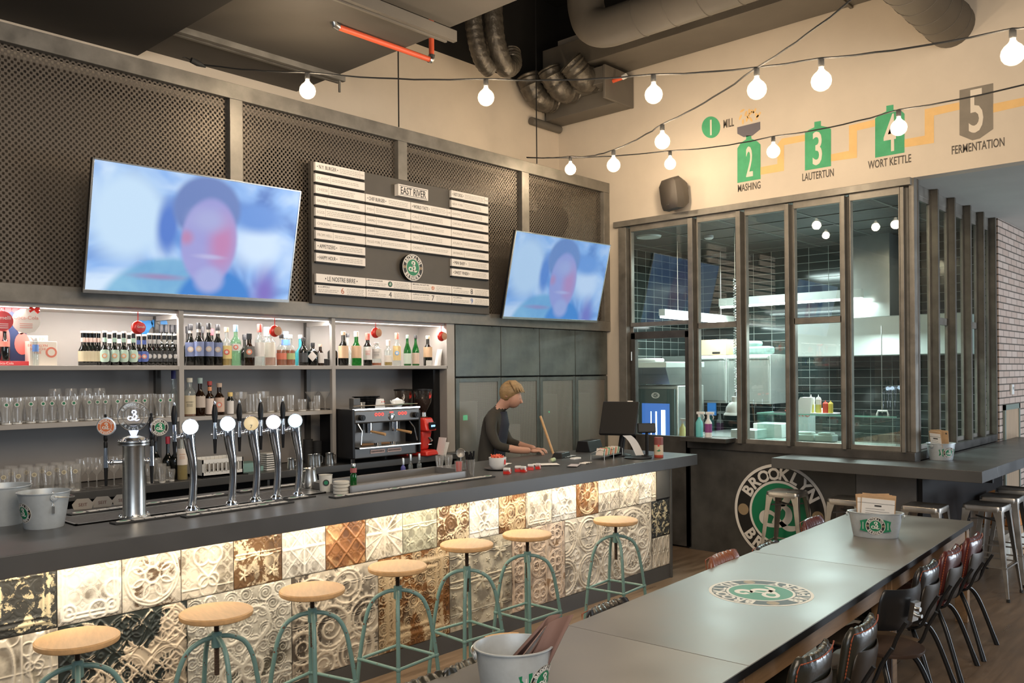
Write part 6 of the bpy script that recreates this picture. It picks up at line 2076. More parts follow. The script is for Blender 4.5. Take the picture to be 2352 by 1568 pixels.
tag(MB().box(-0.001, 0.001, -0.05, 0.05, 0, 0.16, Matrix.Rotation(0.25, 4, 'Y')).box(0.03, 0.032, -0.05, 0.05, 0, 0.13, Matrix.Rotation(0.35, 4, 'Y')).build('paper_sheets', m_paper, loc=C_(1010, 5.70)), 'loose white papers standing right of the red grinder', 'paper')

# ---------------------------------------------------------------- on the bar, middle and right
pl = (lambda px, py: tuple(at(px, py, 'z', ZB)))
t = thing('steel_pitcher', 'big brushed steel pitcher right of the last chrome tap', 'pitcher', pl(712, 1122))
MB().lathe([(0, 0), (0.045, 0), (0.050, 0.01), (0.048, 0.06), (0.038, 0.12), (0.042, 0.135), (0.036, 0.12), (0, 0.02)], 24, cap=False).build('pitcher_body', m_steel, t)
MB().tube([(-0.036, 0, 0.12), (-0.07, 0, 0.115), (-0.065, 0, 0.05), (-0.045, 0, 0.03)], 0.005, 8).build('handle', m_steel, t)
t = thing('plastic_cup', 'white plastic cup with a green emblem beside the round boxes', 'cup', pl(748, 1128))
MB().lathe([(0, 0), (0.036, 0), (0.043, 0.105), (0.045, 0.107), (0.041, 0.107), (0.034, 0.004)], 24, cap=False).build('cup_body', M('milky_plastic', (0.62, 0.60, 0.54), 0.4), t)
MB().mat(m_logo_k).disc(0.02, 0, 0.0008, facing((-0.022, -0.036, 0.06), (-0.5, -0.85, 0)), 20).mat(m_logo_g).disc(0.013, 0.0008, 0.0005, facing((-0.022, -0.036, 0.06), (-0.5, -0.85, 0)), 20).build('cup_emblem', None, t)
for k in range(4):
    o = MB().lathe([(0, 0), (0.045, 0), (0.050, 0.004), (0.050, 0.016), (0.047, 0.0195), (0, 0.0195)], 28, cap=False).build('beer_mat_stack', M('pale_card', (0.55, 0.52, 0.46), 0.7))
    p = pl(784, 1134)
    o.location = (p[0], p[1], ZB + 0.0205 * k)
    tag(o, 'round pale stack of beer mats, %s of four piled by the trough' % ('lowest', 'second from below', 'third from below', 'topmost')[k], 'beer mats', 'pile of round beer mats')
b_ = bottle('small green bottle with a pourer behind the beer mats', pl(812, 1118), 0.155, 0.022, g_green, colm(0.35, 0.1, 0.1), (0.62, 0.82), m_steel, 0.02, 0.62, 0.1, 0.012)
tr_ = thing('steel_trough', 'long brushed steel ice trough sunk in the bar', 'trough', (3.22, 4.335, ZB))
MB().box(0, 1.12, 0.0, 0.02, 0, 0.05).box(0, 0.02, 0, 0.40, 0, 0.05).box(1.10, 1.12, 0, 0.40, 0, 0.05).box(0, 1.12, 0.38, 0.40, 0, 0.05).box(0, 1.12, 0, 0.4, 0, 0.004).build('trough_wall', M('dull_trough_steel', (0.22, 0.21, 0.20), 0.38, 0.5), tr_, bevel=0.004).rotation_euler = (0, 0, 0.03)
for k, (px, py, lab, gm, h_) in enumerate(((926, 1085, 'small blue bottle with a pourer at the back of the trough', colm(0.08, 0.08, 0.3), 0.11), (943, 1082, 'clear bottle with a steel pourer at the back of the trough, middle', g_clearb, 0.13), (963, 1080, 'clear bottle with a steel pourer at the back of the trough, right', g_clearb, 0.13))):
    bottle(lab, pl(px, py), h_, 0.018, gm, None, cap=m_steel, caph=0.05, neck=0.5, sh=0.15, nr=0.008, group='bottles with steel pourers')
for k, (px, py) in enumerate(((1010, 1082), (1030, 1080))):
    glass_pint('beer_glass', 'clear glass %s behind the trough end' % ('left', 'right')[k], pl(px, py), 0.12, 0.034, 0.026, group='glasses behind the trough end')
t = thing('straw_cup', 'clear glass holding red straws at the end of the trough', 'glass of straws', pl(1054, 1097))
MB().lathe([(0, 0), (0.026, 0), (0.032, 0.12), (0.030, 0.12), (0.024, 0.006)], 20, cap=False).build('glass_body', m_gl2, t)
mb = MB()
for k in range(9):
    a = 2 * PI * k / 9
    mb.cyl((0.012 * math.cos(a), 0.012 * math.sin(a), 0.006), (0.019 * math.cos(a), 0.019 * math.sin(a), 0.115), 0.0045, n=8)
mb.build('red_straws', m_red, t)
t = thing('straw_cup', 'dark glass full of black straws and stirrers right of the red straws', 'glass of straws', pl(1080, 1096))
MB().lathe([(0, 0), (0.028, 0), (0.036, 0.13), (0.034, 0.13), (0.026, 0.006)], 20, cap=False).build('glass_body', m_gl2, t)
mb = MB()
for k in range(14):
    a = 2 * PI * k / 14
    q = 0.5 + 0.5 * (k % 2)
    mb.cyl((0.015 * q * math.cos(a), 0.015 * q * math.sin(a), 0.006), (0.032 * q * math.cos(a), 0.032 * q * math.sin(a), 0.17 + 0.02 * math.sin(k * 3)), 0.005, 0.006, n=8)
mb.build('black_straws', m_black, t)
t = thing('strainer', 'round steel strainer standing behind the red straws', 'strainer', tuple(away(1058, 1040, dist(at(1054, 1090, 'z', ZB)))))
MB().lathe([(0.0, -0.012), (0.02, -0.008), (0.032, 0.0)], 24, facing((0, 0, 0), (-0.6, -0.8, 0)), cap=False).build('sieve', M('fine_sieve', (0.45, 0.42, 0.38), 0.5, 0.6), t)
MB().tube([(0.032 * 0.8 * math.cos(a), -0.032 * 0.6 * math.cos(a), 0.032 * math.sin(a)) for a in [2 * PI * k / 24 for k in range(24)]], 0.0025, 6, closed=True).cyl((0, 0, -0.03), (0, 0, t.location.z * 0 - (t.location.z - ZB)), 0.003).build('rim_and_handle', m_steel, t)
# bowl of red sticks
sc_ = pl(1143, 1078)
t = thing('saucer', 'dark plate under the white bowl of red sachets', 'plate', sc_)
MB().lathe([(0, 0), (0.07, 0), (0.105, 0.010), (0.105, 0.014), (0.07, 0.006), (0, 0.005)], 32, cap=False).build('plate', M('dark_plate', (0.12, 0.11, 0.11), 0.3), t)
t = thing('bowl', 'white bowl with a small red emblem on the dark plate', 'bowl', (sc_[0], sc_[1], ZB + 0.006))
MB().lathe([(0, 0), (0.04, 0), (0.046, 0.006), (0.064, 0.03), (0.068, 0.09), (0.065, 0.09), (0.060, 0.03), (0, 0.01)], 32, cap=False).build('bowl_body', m_white, t)
MB().prism([(-0.012, -0.02), (0.008, -0.015), (0.014, 0.006), (0.004, 0.026), (-0.010, 0.012)], 0.001, facing((0.012, -0.0665, 0.055), (0.2, -1, 0.05))).build('red_emblem', m_red, t)
t['category'] = 'bowl'
st = MB()
for k in range(40):
    a = R.random() * 2 * PI
    r_ = R.random() * 0.045
    b_ = R.random() * 2 * PI
    L_ = 0.05
    p = Vector((r_ * math.cos(a), r_ * math.sin(a), 0.075 + R.random() * 0.02))
    d_ = Vector((math.cos(b_), math.sin(b_), 0.3 + R.random() * 1.0)).normalized() * L_ / 2
    st.tube([p - d_ * 0.6, p + d_], 0.0055, 5)
o = tag(st.build('sachets', colm(0.75, 0.14, 0.07)), 'heap of red sugar sachets in the white bowl', 'sachets')
o['kind'] = 'stuff'
o.location = (sc_[0], sc_[1], ZB + 0.006)
# small red and white boxes
for k, (px, py, w_, rz_, lab) in enumerate(((1165, 1088, 0.048, 0.4, 'small red and white box, first in front of the bowl'), (1190, 1083, 0.045, 0.6, 'small red and white box, second in the row by the bowl'), (1203, 1084, 0.04, 0.2, 'small red box with dark packets, in the middle of the red row'), (1219, 1079, 0.045, 0.7, 'small red box with a white lid, fourth in the red row'), (1236, 1077, 0.035, 0.4, 'smallest red box at the right end of the red row'))):
    p = pl(px, py)
    t = thing('small_box', lab, 'box', p, rz_, 'small red and white boxes on the bar')
    MB().box(-w_ / 2, w_ / 2, -w_ / 2, w_ / 2, 0, 0.034).build('box_base', m_red, t, bevel=0.002)
    MB().box(-w_ / 2, w_ / 2 * 0.2, -w_ / 2 - 0.001, w_ / 2, 0.018, 0.046).build('white_flap', m_white, t, bevel=0.003)
    MB().disc(0.007, 0, 0.0008, facing((0.0, -w_ / 2 - 0.0012, 0.013), (0, -1, 0)), 14).build('emblem', m_white, t)
for k, (px, py, w_, d_, rz_, c_, lab) in enumerate(((1150, 1066, 0.10, 0.16, 0.3, m_paper, 'white sheet of paper behind the bowl'), (1255, 1068, 0.14, 0.2, 0.9, m_paper, 'white sheet of paper beside the row of small red boxes'), (1318, 1070, 0.20, 0.08, 0.5, colm(0.55, 0.52, 0.55), 'folded grey white napkin on the bar'), (1345, 1064, 0.12, 0.06, 0.2, m_paper, 'flat white card by the payment terminal'), (1300, 1049, 0.2, 0.1, 0.2, colm(0.5, 0.55, 0.6), 'blue grey folder behind the green pack'))):
    p = pl(px, py)
    mb = MB()
    n_ = 8
    vs, fs = [], []
    for i in range(n_ + 1):
        for j in range(2):
            vs.append((-w_ / 2 + w_ * i / n_, -d_ / 2 + d_ * j, 0.003 + 0.006 * abs(math.sin(i * 1.3 + k))))
    for i in range(n_):
        fs.append((2 * i, 2 * i + 2, 2 * i + 3, 2 * i + 1))
    nv = len(vs)
    vs += [(x, y, z - 0.002) for x, y, z in vs]
    fs += [tuple(q + nv for q in f[::-1]) for f in fs]
    mb.add(vs, fs)
    tag(mb.build('paper', c_, loc=p), lab, 'paper').rotation_euler = (0, 0, rz_)
t = thing('snack_pack', 'pale green and clear plastic pack lying on the bar papers', 'pack', pl(1270, 1062), 0.4)
MB().tube([(-0.05, 0, 0.016), (-0.03, 0, 0.022), (0.03, 0, 0.022), (0.05, 0, 0.016)], [0.004, 0.018, 0.018, 0.008], 12).build('green_wrap', colm(0.42, 0.50, 0.28), t)
MB().tube([(-0.11, 0.0, 0.012), (-0.08, 0, 0.02), (-0.05, 0, 0.014)], [0.002, 0.02, 0.004], 7).build('clear_wrap', m_gl2, t)
t = thing('card_terminal', 'black card payment terminal with a white front piece on the bar', 'payment terminal', pl(1290, 1050), 0.3)
MB().taper((-0.12, 0.10, -0.05, 0.05, 0), (-0.09, 0.09, -0.04, 0.04, 0.045)).build('case', m_black, t, bevel=0.006)
kb = MB()
for i in range(5):
    for j in range(4):
        kb.box(-0.05 + 0.025 * i, -0.034 + 0.025 * i, -0.035 + 0.018 * j, -0.022 + 0.018 * j, 0.045, 0.05)
kb.build('keys', M('grey_keys', (0.2, 0.2, 0.2), 0.5), t)
tag(MB().box(-0.05, 0.05, -0.025, 0.025, 0, 0.018).build('white_tray', m_white, bevel=0.006, loc=pl(1322, 1055)), 'small white tray right of the payment terminal', 'tray')
t = thing('cash_keyboard', 'black keypad unit with rows of blue lit keys behind the ticket holder', 'keypad', pl(1365, 1035), 0.25)
MB().taper((-0.17, 0.16, -0.03, 0.12, 0), (-0.165, 0.155, 0.0, 0.10, 0.10)).build('case', m_black, t, bevel=0.005)
kb = MB()
for i in range(11):
    kb.box(-0.15 + 0.027 * i, -0.135 + 0.027 * i, -0.006, 0.002, 0.08, 0.088, Matrix.Rotation(-0.2, 4, 'X'))
kb.build('blue_keys', M('blue_key_light', (0.05, 0.1, 0.5), 0.5, emit=(0.05, 0.12, 0.7), estr=0.8), t)
# card rack
t = thing('ticket_rack', 'wire rack on the bar filled with upright striped cards', 'rack', pl(1400, 1052), 0.15)
MB().box(-0.17, 0.17, -0.03, 0.09, 0.03, 0.034).build('tray', m_steel, t)
wr_ = MB()
for x in (-0.17, 0.0, 0.17):
    wr_.tube([(x, -0.04, 0), (x, -0.04, 0.075), (x, 0.0, 0.085), (x, 0.09, 0.05), (x, 0.09, 0.0)], 0.003, 6)
wr_.build('wire_stand', m_steel, t)
cc = [colm(0.7, 0.62, 0.55), colm(0.6, 0.2, 0.12), colm(0.1, 0.35, 0.2), colm(0.7, 0.5, 0.35), colm(0.7, 0.68, 0.64)]
for k in range(18):
    p = t.matrix_basis @ Vector((-0.15 + 0.0175 * k, 0.02, 0.036))
    o = MB().box(-0.0015, 0.0015, -0.035, 0.035, 0, 0.062 - 0.004 * (k % 3), Matrix.Rotation(0.35, 4, 'Y')).build('card', cc[(k * 7) % 5])
    a = 0.15
    o.location = (pl(1400, 1052)[0] + math.cos(a) * (-0.15 + 0.0175 * k), pl(1400, 1052)[1] + math.sin(a) * (-0.15 + 0.0175 * k) + 0.02, ZB + 0.036)
    o.rotation_euler = (0, 0, a)
    tag(o, 'striped sugar or game card standing in the wire rack on the bar', 'card', 'cards in the wire rack')

# till screen
tb = pl(1405, 1040)
t = thing('till_screen', 'black touch screen till leaning back, seen from behind, at the far end of the bar', 'till', (6.22, 4.42, ZB), 0)
XT = facing((0, 0, 0.36), (-0.80, -0.28, 0.42))
MB().box(-0.165, 0.165, -0.19, 0.13, -0.015, 0.02, XT).build('screen_case', m_black, t, bevel=0.01)
MB().cyl((0.0, 0.0, 0.0), (0.03, -0.03, 0.30), 0.03, 0.025).lathe([(0.10, 0), (0.10, 0.012), (0.04, 0.03), (0, 0.03)], 28).build('stand', m_black, t)
rb_ = MB().mat(m_black).box(-0.06, 0.11, -0.10, 0.10, -0.045, -0.015, XT)
rb_.mat(m_steel).box(-0.08, 0.13, 0.105, 0.112, -0.05, -0.01, XT).box(-0.01, 0.06, 0.0, 0.008, -0.05, -0.045, XT)
rb_.mat(m_paper).box(0.05, 0.10, 0.12, 0.15, -0.018, -0.014, XT)
rb_.build('printer_and_ports', None, t, bevel=0.003)
t2 = thing('customer_display', 'small black customer display on a pole beside the till', 'display', pl(1486, 1046), 0)
MB().cyl((0, 0, 0), (0, 0, 0.20), 0.014).lathe([(0.05, 0), (0.05, 0.006), (0.02, 0.012)], 24).build('pole', m_black, t2)
XD = facing((0.0, 0.0, 0.245), (-0.75, -0.65, 0.2))
MB().box(-0.08, 0.08, -0.04, 0.045, -0.04, 0.0, XD).build('display_case', m_black, t2, bevel=0.006)
MB().box(-0.068, 0.068, -0.028, 0.034, 0.0, 0.002, XD).build('display_glass', M('dark_display', (0.02, 0.025, 0.03), 0.6), t2)
c = pl(1513, 1050)
t = thing('drink_tin', 'tall red and cream tin with an olive twig print at the far bar end', 'tin', c)
MB().lathe([(0, 0), (0.038, 0), (0.040, 0.003), (0.040, 0.02), (0.040, 0.024)], 28, cap=False).build('base_band', colm(0.45, 0.06, 0.03), t)
MB().lathe([(0.040, 0.024), (0.040, 0.11)], 28, cap=False).build('cream_label', colm(0.62, 0.50, 0.36), t)
MB().lathe([(0.040, 0.11), (0.040, 0.172), (0.036, 0.176), (0, 0.176)], 28, cap=False).build('dark_top', colm(0.25, 0.07, 0.06), t)
dd_ = Vector((-c[0], -c[1], 0)).normalized()
Xe = facing(dd_ * 0.0405 + Vector((0, 0, 0.06)), dd_)
MB().mat(m_logo_g).prism([(-0.02, 0.0), (0, 0.008), (0.02, 0.004), (0.004, -0.006)], 0.0006, Xe).prism([(0.0, 0.012), (0.012, 0.02), (0.004, 0.004)], 0.0006, Xe).mat(m_red).disc(0.009, 0, 0.0008, Xe @ T(0, 0.045, 0), 16).build('twig_print', None, t)
t = thing('receipt_tray', 'round dark tray with receipts on the bar before the till', 'tray', pl(1466, 1052))
MB().lathe([(0, 0), (0.11, 0), (0.12, 0.008), (0.11, 0.004), (0, 0.004)], 32, cap=False).build('tray', m_black, t)
p0 = at(1470, 1045, 'z', ZB + 0.02)
p1_ = at(1440, 1000, 'y', p0.y + 0.05)
rc = MB()
v = []
for k in range(8):
    u_ = k / 7
    c_ = p0 * (1 - u_) + p1_ * u_ + Vector((0, 0, 0.03 * math.sin(PI * u_)))
    v += [c_ + Vector((-0.035, 0.02, 0)), c_ + Vector((0.03, -0.02, 0)), c_ + Vector((-0.035, 0.02, 0.0015)), c_ + Vector((0.03, -0.02, 0.0015))]
f = []
for k in range(7):
    a, b = 4 * k, 4 * k + 4
    f += [(a + 2, a + 3, b + 3, b + 2), (a, b, b + 1, a + 1)]
rc.add(v, f)
tag(rc.build('receipt', m_paper), 'long white curled receipt rising from the tray towards the till', 'receipt')
tag(MB().cyl((0, 0, 0), (-0.07, 0.10, 0.36), 0.011, 0.012).build('wooden_stick', m_seatwood, loc=tuple(at(1272, 1045, 'y', 5.02))), 'wooden stick handle leaning upright behind the payment terminal', 'stick')
tag(MB().sphere((0, 0, 0), 0.018, 14).build('scanner_light', M('green_led', (0.05, 0.5, 0.25), 0.3, emit=(0.1, 0.9, 0.45), estr=1.5), loc=tuple(at(1434, 987, 'y', 4.45))), 'green lit scanner head under the till screen', 'scanner')
# triangular card signs at the back of the tap tray
for k, px in enumerate((187, 232, 278)):
    p = at(px, 1165, 'y', 5.05)
    t = thing('card_sign', 'pale hexagonal beer mat standing behind the drip tray, %s of three' % ('left', 'middle', 'right')[k], 'beer mat', (p.x, 5.03, ZB), 0, 'standing beer mats')
    MB().prism([(-0.045, 0), (0.045, 0), (0.055, 0.03), (0.03, 0.06), (-0.03, 0.06), (-0.055, 0.03)], 0.002, facing((0, 0, 0), (-0.3, -1, 0))).build('card', M('coaster_card', (0.42, 0.38, 0.33), 0.7), t)
    MB().text('SEIT', 0.025, facing((0, -0.003, 0.018), (-0.3, -1, 0)), 0.0004).build('lettering', colm(0.15, 0.06, 0.05), t)

# ================================================================ STOOLS, TABLES, CHAIRS
def teal_mat():
    m = M('chipped_teal_paint', (0.135, 0.25, 0.235), 0.4)
    nt = m.node_tree
    b = nt.nodes['Principled BSDF']
    tc = nt.nodes.new('ShaderNodeTexCoord')
    n = nt.nodes.new('ShaderNodeTexNoise')
    n.inputs['Scale'].default_value = 38
    n.inputs['Detail'].default_value = 3
    nt.links.new(tc.outputs['Object'], n.inputs['Vector'])
    cr = nt.nodes.new('ShaderNodeValToRGB')
    cr.color_ramp.elements[0].position = 0.67
    cr.color_ramp.elements[0].color = (0.15, 0.27, 0.255, 1)
    cr.color_ramp.elements[1].position = 0.69
    cr.color_ramp.elements[1].color = (0.14, 0.06, 0.035, 1)
    nt.links.new(n.outputs['Fac'], cr.inputs[0])
    nt.links.new(cr.outputs[0], b.inputs['Base Color'])
    return m


m_teal = teal_mat()
m_rod = M('rusty_screw_rod', (0.06, 0.04, 0.03), 0.5, 0.7)
stool = thing('bar_stool', 'x', 'stool', (0, 0, 0), 0, 'teal bar stools along the bar')
MB().lathe([(0, 0), (0.150, 0), (0.163, 0.006), (0.166, 0.014), (0.166, 0.026), (0.160, 0.031), (0, 0.031)], 44, T(0, 0, -0.031), cap=False).build('seat', m_seatwood, stool)
MB().lathe([(0.0, -0.035), (0.05, -0.035), (0.05, -0.031)], 20).build('seat_plate', m_rod, stool)
pr = [(0.0, -0.30)]
z = -0.30
while z < -0.036:
    pr += [(0.0105, z), (0.0125, z + 0.003)]
    z += 0.006
MB().lathe(pr + [(0, -0.036)], 12).build('screw_rod', m_rod, stool)
MB().lathe([(0.019, -0.175), (0.024, -0.172), (0.024, -0.105), (0.020, -0.100)], 18).build('hub', m_teal, stool)
legs = smoothpath([(0.015, -0.125), (0.07, -0.135), (0.13, -0.17), (0.168, -0.24), (0.19, -0.34), (0.215, -0.50), (0.245, -0.80)], 5)
for k in range(4):
    a = k * PI / 2
    MB().tube([(r_ * math.cos(a), r_ * math.sin(a), z_) for r_, z_ in legs], 0.0115, 12).build('leg', m_teal, stool)
RZ, RR = -0.505, 0.216
for k in range(4):
    a, b = k * PI / 2, (k + 1) * PI / 2
    MB().cyl((RR * math.cos(a), RR * math.sin(a), RZ), (RR * math.cos(b), RR * math.sin(b), RZ), 0.009).sphere((RR * math.cos(a), RR * math.sin(a), RZ), 0.016, 10).build('foot_rail', m_teal, stool)
st_px = [(178, 1462, 3.80), (497, 1402, 3.73), (717, 1351, 3.73), (913, 1298, 3.75), (1072, 1247, 3.80), (1211, 1224, 3.80), (1414, 1192, 3.74)]
for k, (px, py, y) in enumerate(st_px):
    p = at(px, py, 'y', y)
    lab = 'teal bar stool with a round wooden seat, %s' % ('nearest of the row' if k == 0 else ('farthest, by the bar end' if k == 6 else ORD[k] + ' from the left along the bar'))
    o = stool if k == 0 else dup(stool, (0, 0, 0))
    o['label'] = lab
    o.location = tuple(p)
    o.rotation_euler = (0, 0, math.atan2(p.y, p.x) + (0.0, 0.30, 0.05, 0.0, -0.08, 0.05, 0.25)[k])
    s_ = p.z / 0.80
    for ch in o.children:
        if ch.name.split('.')[0] in ('leg', 'foot_rail'):
            ch.scale = (1, 1, 1)
    # a screwed up or down seat: frame stays on the floor
    dz = p.z - 0.80
    o.location.z = p.z
    for ch in o.children:
        if ch.name.split('.')[0] in ('leg', 'foot_rail', 'hub'):
            ch.location.z = -dz

# steel high stools round the wing counter
ms = thing('metal_stool', 'x', 'stool', (0, 0, 0), 0, 'square steel high stools at the wing counter')
m_tol = M('raw_polished_steel', (0.42, 0.40, 0.37), 0.33, 0.9, var=0.14, scale=6, rvar=0.06)


def rsq(a, r, n=5):
    out = []
    for k, (sx, sy) in enumerate(((1, 1), (-1, 1), (-1, -1), (1, -1))):
        for j in range(n + 1):
            t = PI / 2 * (k + j / n)
            out.append((sx * (a - r) + r * math.cos(t), sy * (a - r) + r * math.sin(t)))
    return out


def loft(mb, rings, cap=True):
    n = len(rings[0][0])
    v, f = [], []
    for poly, z in rings:
        v += [(x, y, z) for x, y in poly]
    for i in range(len(rings) - 1):
        for k in range(n):
            k2 = (k + 1) % n
            f.append((i * n + k, i * n + k2, (i + 1) * n + k2, (i + 1) * n + k))
    if cap:
        f.append(tuple((len(rings) - 1) * n + k for k in range(n)))
        f.append(tuple(range(n - 1, -1, -1)))
    return mb.add(v, f)


loft(MB(), [(rsq(0.152, 0.04), -0.05), (rsq(0.155, 0.04), -0.012), (rsq(0.150, 0.038), -0.002), (rsq(0.140, 0.03), 0.0), (rsq(0.13, 0.03), -0.005), (rsq(0.03, 0.02), -0.007)]).build('seat', m_tol, ms)
for sx, sy in ((1, 1), (-1, 1), (-1, -1), (1, -1)):
    # folded sheet leg: two wings meeting on the corner
    t_, b_ = 0.150, 0.215
    v = []
    for (c, z, w) in ((t_, -0.03, 0.075), (t_ + 0.005, -0.12, 0.05), (b_, -0.755, 0.022)):
        v += [(sx * (c - w), sy * c, z), (sx * c, sy * c, z), (sx * c, sy * (c - w), z), (sx * (c - w * 0.4), sy * (c - w * 0.4), z)]
    f = []
    for i in range(2):
        for k in range(4):
            k2 = (k + 1) % 4
            q = (4 * i + k, 4 * i + k2, 4 * i + 4 + k2, 4 * i + 4 + k)
            f.append(q if sx * sy > 0 else q[::-1])
    f += [(3, 2, 1, 0), (8, 9, 10, 11)]
    lg = MB().add(v, f).build('leg', m_tol, ms, bevel=0.003)
    MB().cyl((sx * (b_ - 0.008), sy * (b_ - 0.008), -0.76), (sx * (b_ - 0.008), sy * (b_ - 0.008), -0.735), 0.014).build('rubber_foot', m_rubber, lg)
MB().box(-0.16, 0.16, -0.006, 0.006, -0.012, 0.0, T(0, 0, -0.12) @ rotz(PI / 4)).box(-0.16, 0.16, -0.006, 0.006, -0.012, 0.0, T(0, 0, -0.12) @ rotz(-PI / 4)).build('cross_brace', m_darksteel, ms)
for k in range(4):
    c_ = 0.19
    MB().box(-c_, c_, c_ - 0.006, c_ + 0.004, -0.50, -0.488, rotz(k * PI / 2)).build('foot_rail', m_tol, ms)
mss = [(7.70, 3.55, 0.10, 'by the round emblem, its legs in front of the green disc'), (7.62, 2.93, 0.05, 'behind the menu bucket at the far table end'), (7.62, 2.30, 0.02, 'under the corner of the wing counter, left of the dark row'),
       (8.02, 1.93, -0.02, 'first of the row under the side of the wing counter'), (8.62, 1.95, 0.03, 'second of the row under the side of the wing counter'), (9.22, 1.96, 0.0, 'third of the row, cut by the right edge of the photo')]
for k, (x, y, a, w_) in enumerate(mss):
    o = ms if k == 0 else dup(ms, (0, 0, 0))
    o.location = (x, y, 0.76)
    o.rotation_euler = (0, 0, a)
    o['label'] = 'square steel high stool ' + w_

# wing counter
wc = thing('wing_counter', 'L shaped dark zinc counter wrapped round the kitchen corner', 'counter', (0, 0, 0))
MB().box(7.52, 7.995, 1.84, 3.62, 0.985, 1.08).box(7.995, 11.6, 1.84, 2.465, 0.985, 1.08).build('counter_top', m_zinc_top, wc, bevel=0.003)
MB().box(8.02, 10.83, 2.44, 2.48, 0.02, 0.985).build('dark_side_panel', m_black, wc)
MB().box(9.9, 9.95, 1.95, 2.44, 0.90, 0.985).box(8.3, 8.35, 1.95, 2.44, 0.9, 0.985).build('bracket', m_black, wc)

# long table of three sections
TA = math.radians(3.15)
ta0 = Vector((7.075, 1.795))
tdir = Vector((math.cos(TA), math.sin(TA)))
tprp = Vector((-math.sin(TA), math.cos(TA)))
secs = [(0.0, 2.02, 'far'), (2.023, 4.015, 'middle'), (4.018, 6.03, 'near')]
m_ttop = M('zinc_table_top', (0.215, 0.205, 0.19), 0.36, 0.25, var=0.12, scale=1.6, rvar=0.06, detail=2)
TWD = 0.865
for a, b, w_ in secs:
    o = ta0 - tdir * b
    L_ = b - a
    t = thing('dining_table', 'long zinc topped table section with pine legs, %s of three in a row' % w_, 'table', (o.x, o.y, 0), TA, 'sections of the long table')
    MB().box(0, L_, 0, TWD, 0.722, 0.75).build('table_top', m_ttop, t, bevel=0.002)
    MB().box(-0.0005, L_ + 0.0005, -0.002, 0.0, 0.715, 0.748).box(0, L_, 0.03, 0.06, 0.70, 0.722).build('edge_band', m_black, t)
    MB().box(0.02, L_ - 0.02, 0.035, 0.057, 0.61, 0.722).box(0.02, L_ - 0.02, TWD - 0.057, TWD - 0.035, 0.61, 0.722).box(0.02, 0.045, 0.05, TWD - 0.05, 0.61, 0.722).box(L_ - 0.045, L_ - 0.02, 0.05, TWD - 0.05, 0.61, 0.722).build('apron', m_pine, t, bevel=0.002)
    for x in (0.01, L_ - 0.095):
        for y in (0.025, TWD - 0.11):
            MB().box(x, x + 0.085, y, y + 0.085, 0, 0.722).build('leg', m_pine, t, bevel=0.003)
tl = at(1747, 1360, 'z', 0.75)
lo = MB()
logo_mesh(lo, 0.262, T(0, 0, 0) @ rotz(0.743), t=0.0006)
tag(lo.build('table_emblem', smooth=0, loc=(tl.x, tl.y, 0.7503)), 'round green, black and white emblem set flat on the middle table', 'emblem')

# menus in buckets
def menus(base, n, rz, group, labs, hh=0.20, ww=0.13, lean=0.15, spread=0.018, tops=m_paper):
    for k in range(n):
        X = rotz(rz) @ Matrix.Rotation(lean + 0.05 * (k - n / 2), 4, 'X') @ Matrix.Rotation(0.07 * math.sin(k * 2.1), 4, 'Y')
        t = thing('menu_card', labs[k], 'menu', tuple(Vector(base) + rotz(rz) @ Vector((0.01 * math.sin(k * 1.7), spread * (n / 2 - k), 0.0))), 0, group)
        MB().box(-ww / 2, ww / 2, 0, 0.003, 0.02, hh + 0.006 * (k % 3), X).build('board', m_kraft, t)
        if k >= n - 2:
            mb = MB().mat(tops).box(-ww / 2 + 0.004, ww / 2 - 0.004, -0.002, 0.0, 0.02, hh - 0.012, X)
            mb.mat(m_ink).box(-ww / 2 + 0.004, ww / 2 - 0.004, -0.003, -0.002, hh - 0.045, hh - 0.043, X)
            mb.box(-0.022, 0.022, -0.0028, -0.002, hh - 0.066, hh - 0.055, X)
            for j in range(5):
                mb.box(-ww * 0.36, ww * (0.34 if j % 2 else 0.2), -0.0028, -0.002, hh - 0.085 - 0.016 * j, hh - 0.083 - 0.016 * j, X)
            mb.build('printed_sheet', None, t)
        else:
            MB().disc(0.008, 0, 0.001, X @ facing((ww / 2 - 0.02, -0.001, hh - 0.02), (0, -1, 0)), 14).build('stamp', m_ink, t)


fb = at(2011, 1238, 'z', 0.75)
fd = math.atan2(-fb.y, -fb.x)
fbx, fby = fb.x + 0.10 * math.cos(fd + PI), fb.y + 0.10 * math.sin(fd + PI)
bucket('oval grey metal bucket of menus with a round emblem on the far table', (fbx, fby, 0.751), 0.098, 0.080, 0.165, sx=1.75, rz=fd + PI / 2, wings=True, handle_dir=0.0, group='menu buckets')
# its emblem, set on the flat long side
lo = MB()
Xo = facing((fbx + math.cos(fd) * 0.0965, fby + math.sin(fd) * 0.0965, 0.751 + 0.088), Vector((math.cos(fd), math.sin(fd), -0.11)))
bkt = [o for o in bpy.data.objects if o.get('label', '').startswith('oval grey metal bucket of menus')][0]
loc_ = bkt.matrix_basis.inverted()
lo.mat(m_logo_g)
for s in (-1, 1):
    lo.prism([(s * 0.05, -0.045), (s * 0.098, -0.033), (s * 0.09, 0), (s * 0.098, 0.033), (s * 0.05, 0.045)][::s], 0.0008, loc_ @ Xo @ T(0, 0, -0.0012))
lo.mat(m_logo_w)
for s in (-1, 1):
    lo.box(s * 0.078 - 0.002, s * 0.078 + 0.002, -0.025, 0.025, 0.0, 0.0006, loc_ @ Xo)
logo_mesh(lo, 0.062, loc_ @ Xo, t=0.0008)
lo.build('bucket_emblem', None, bkt, smooth=0)
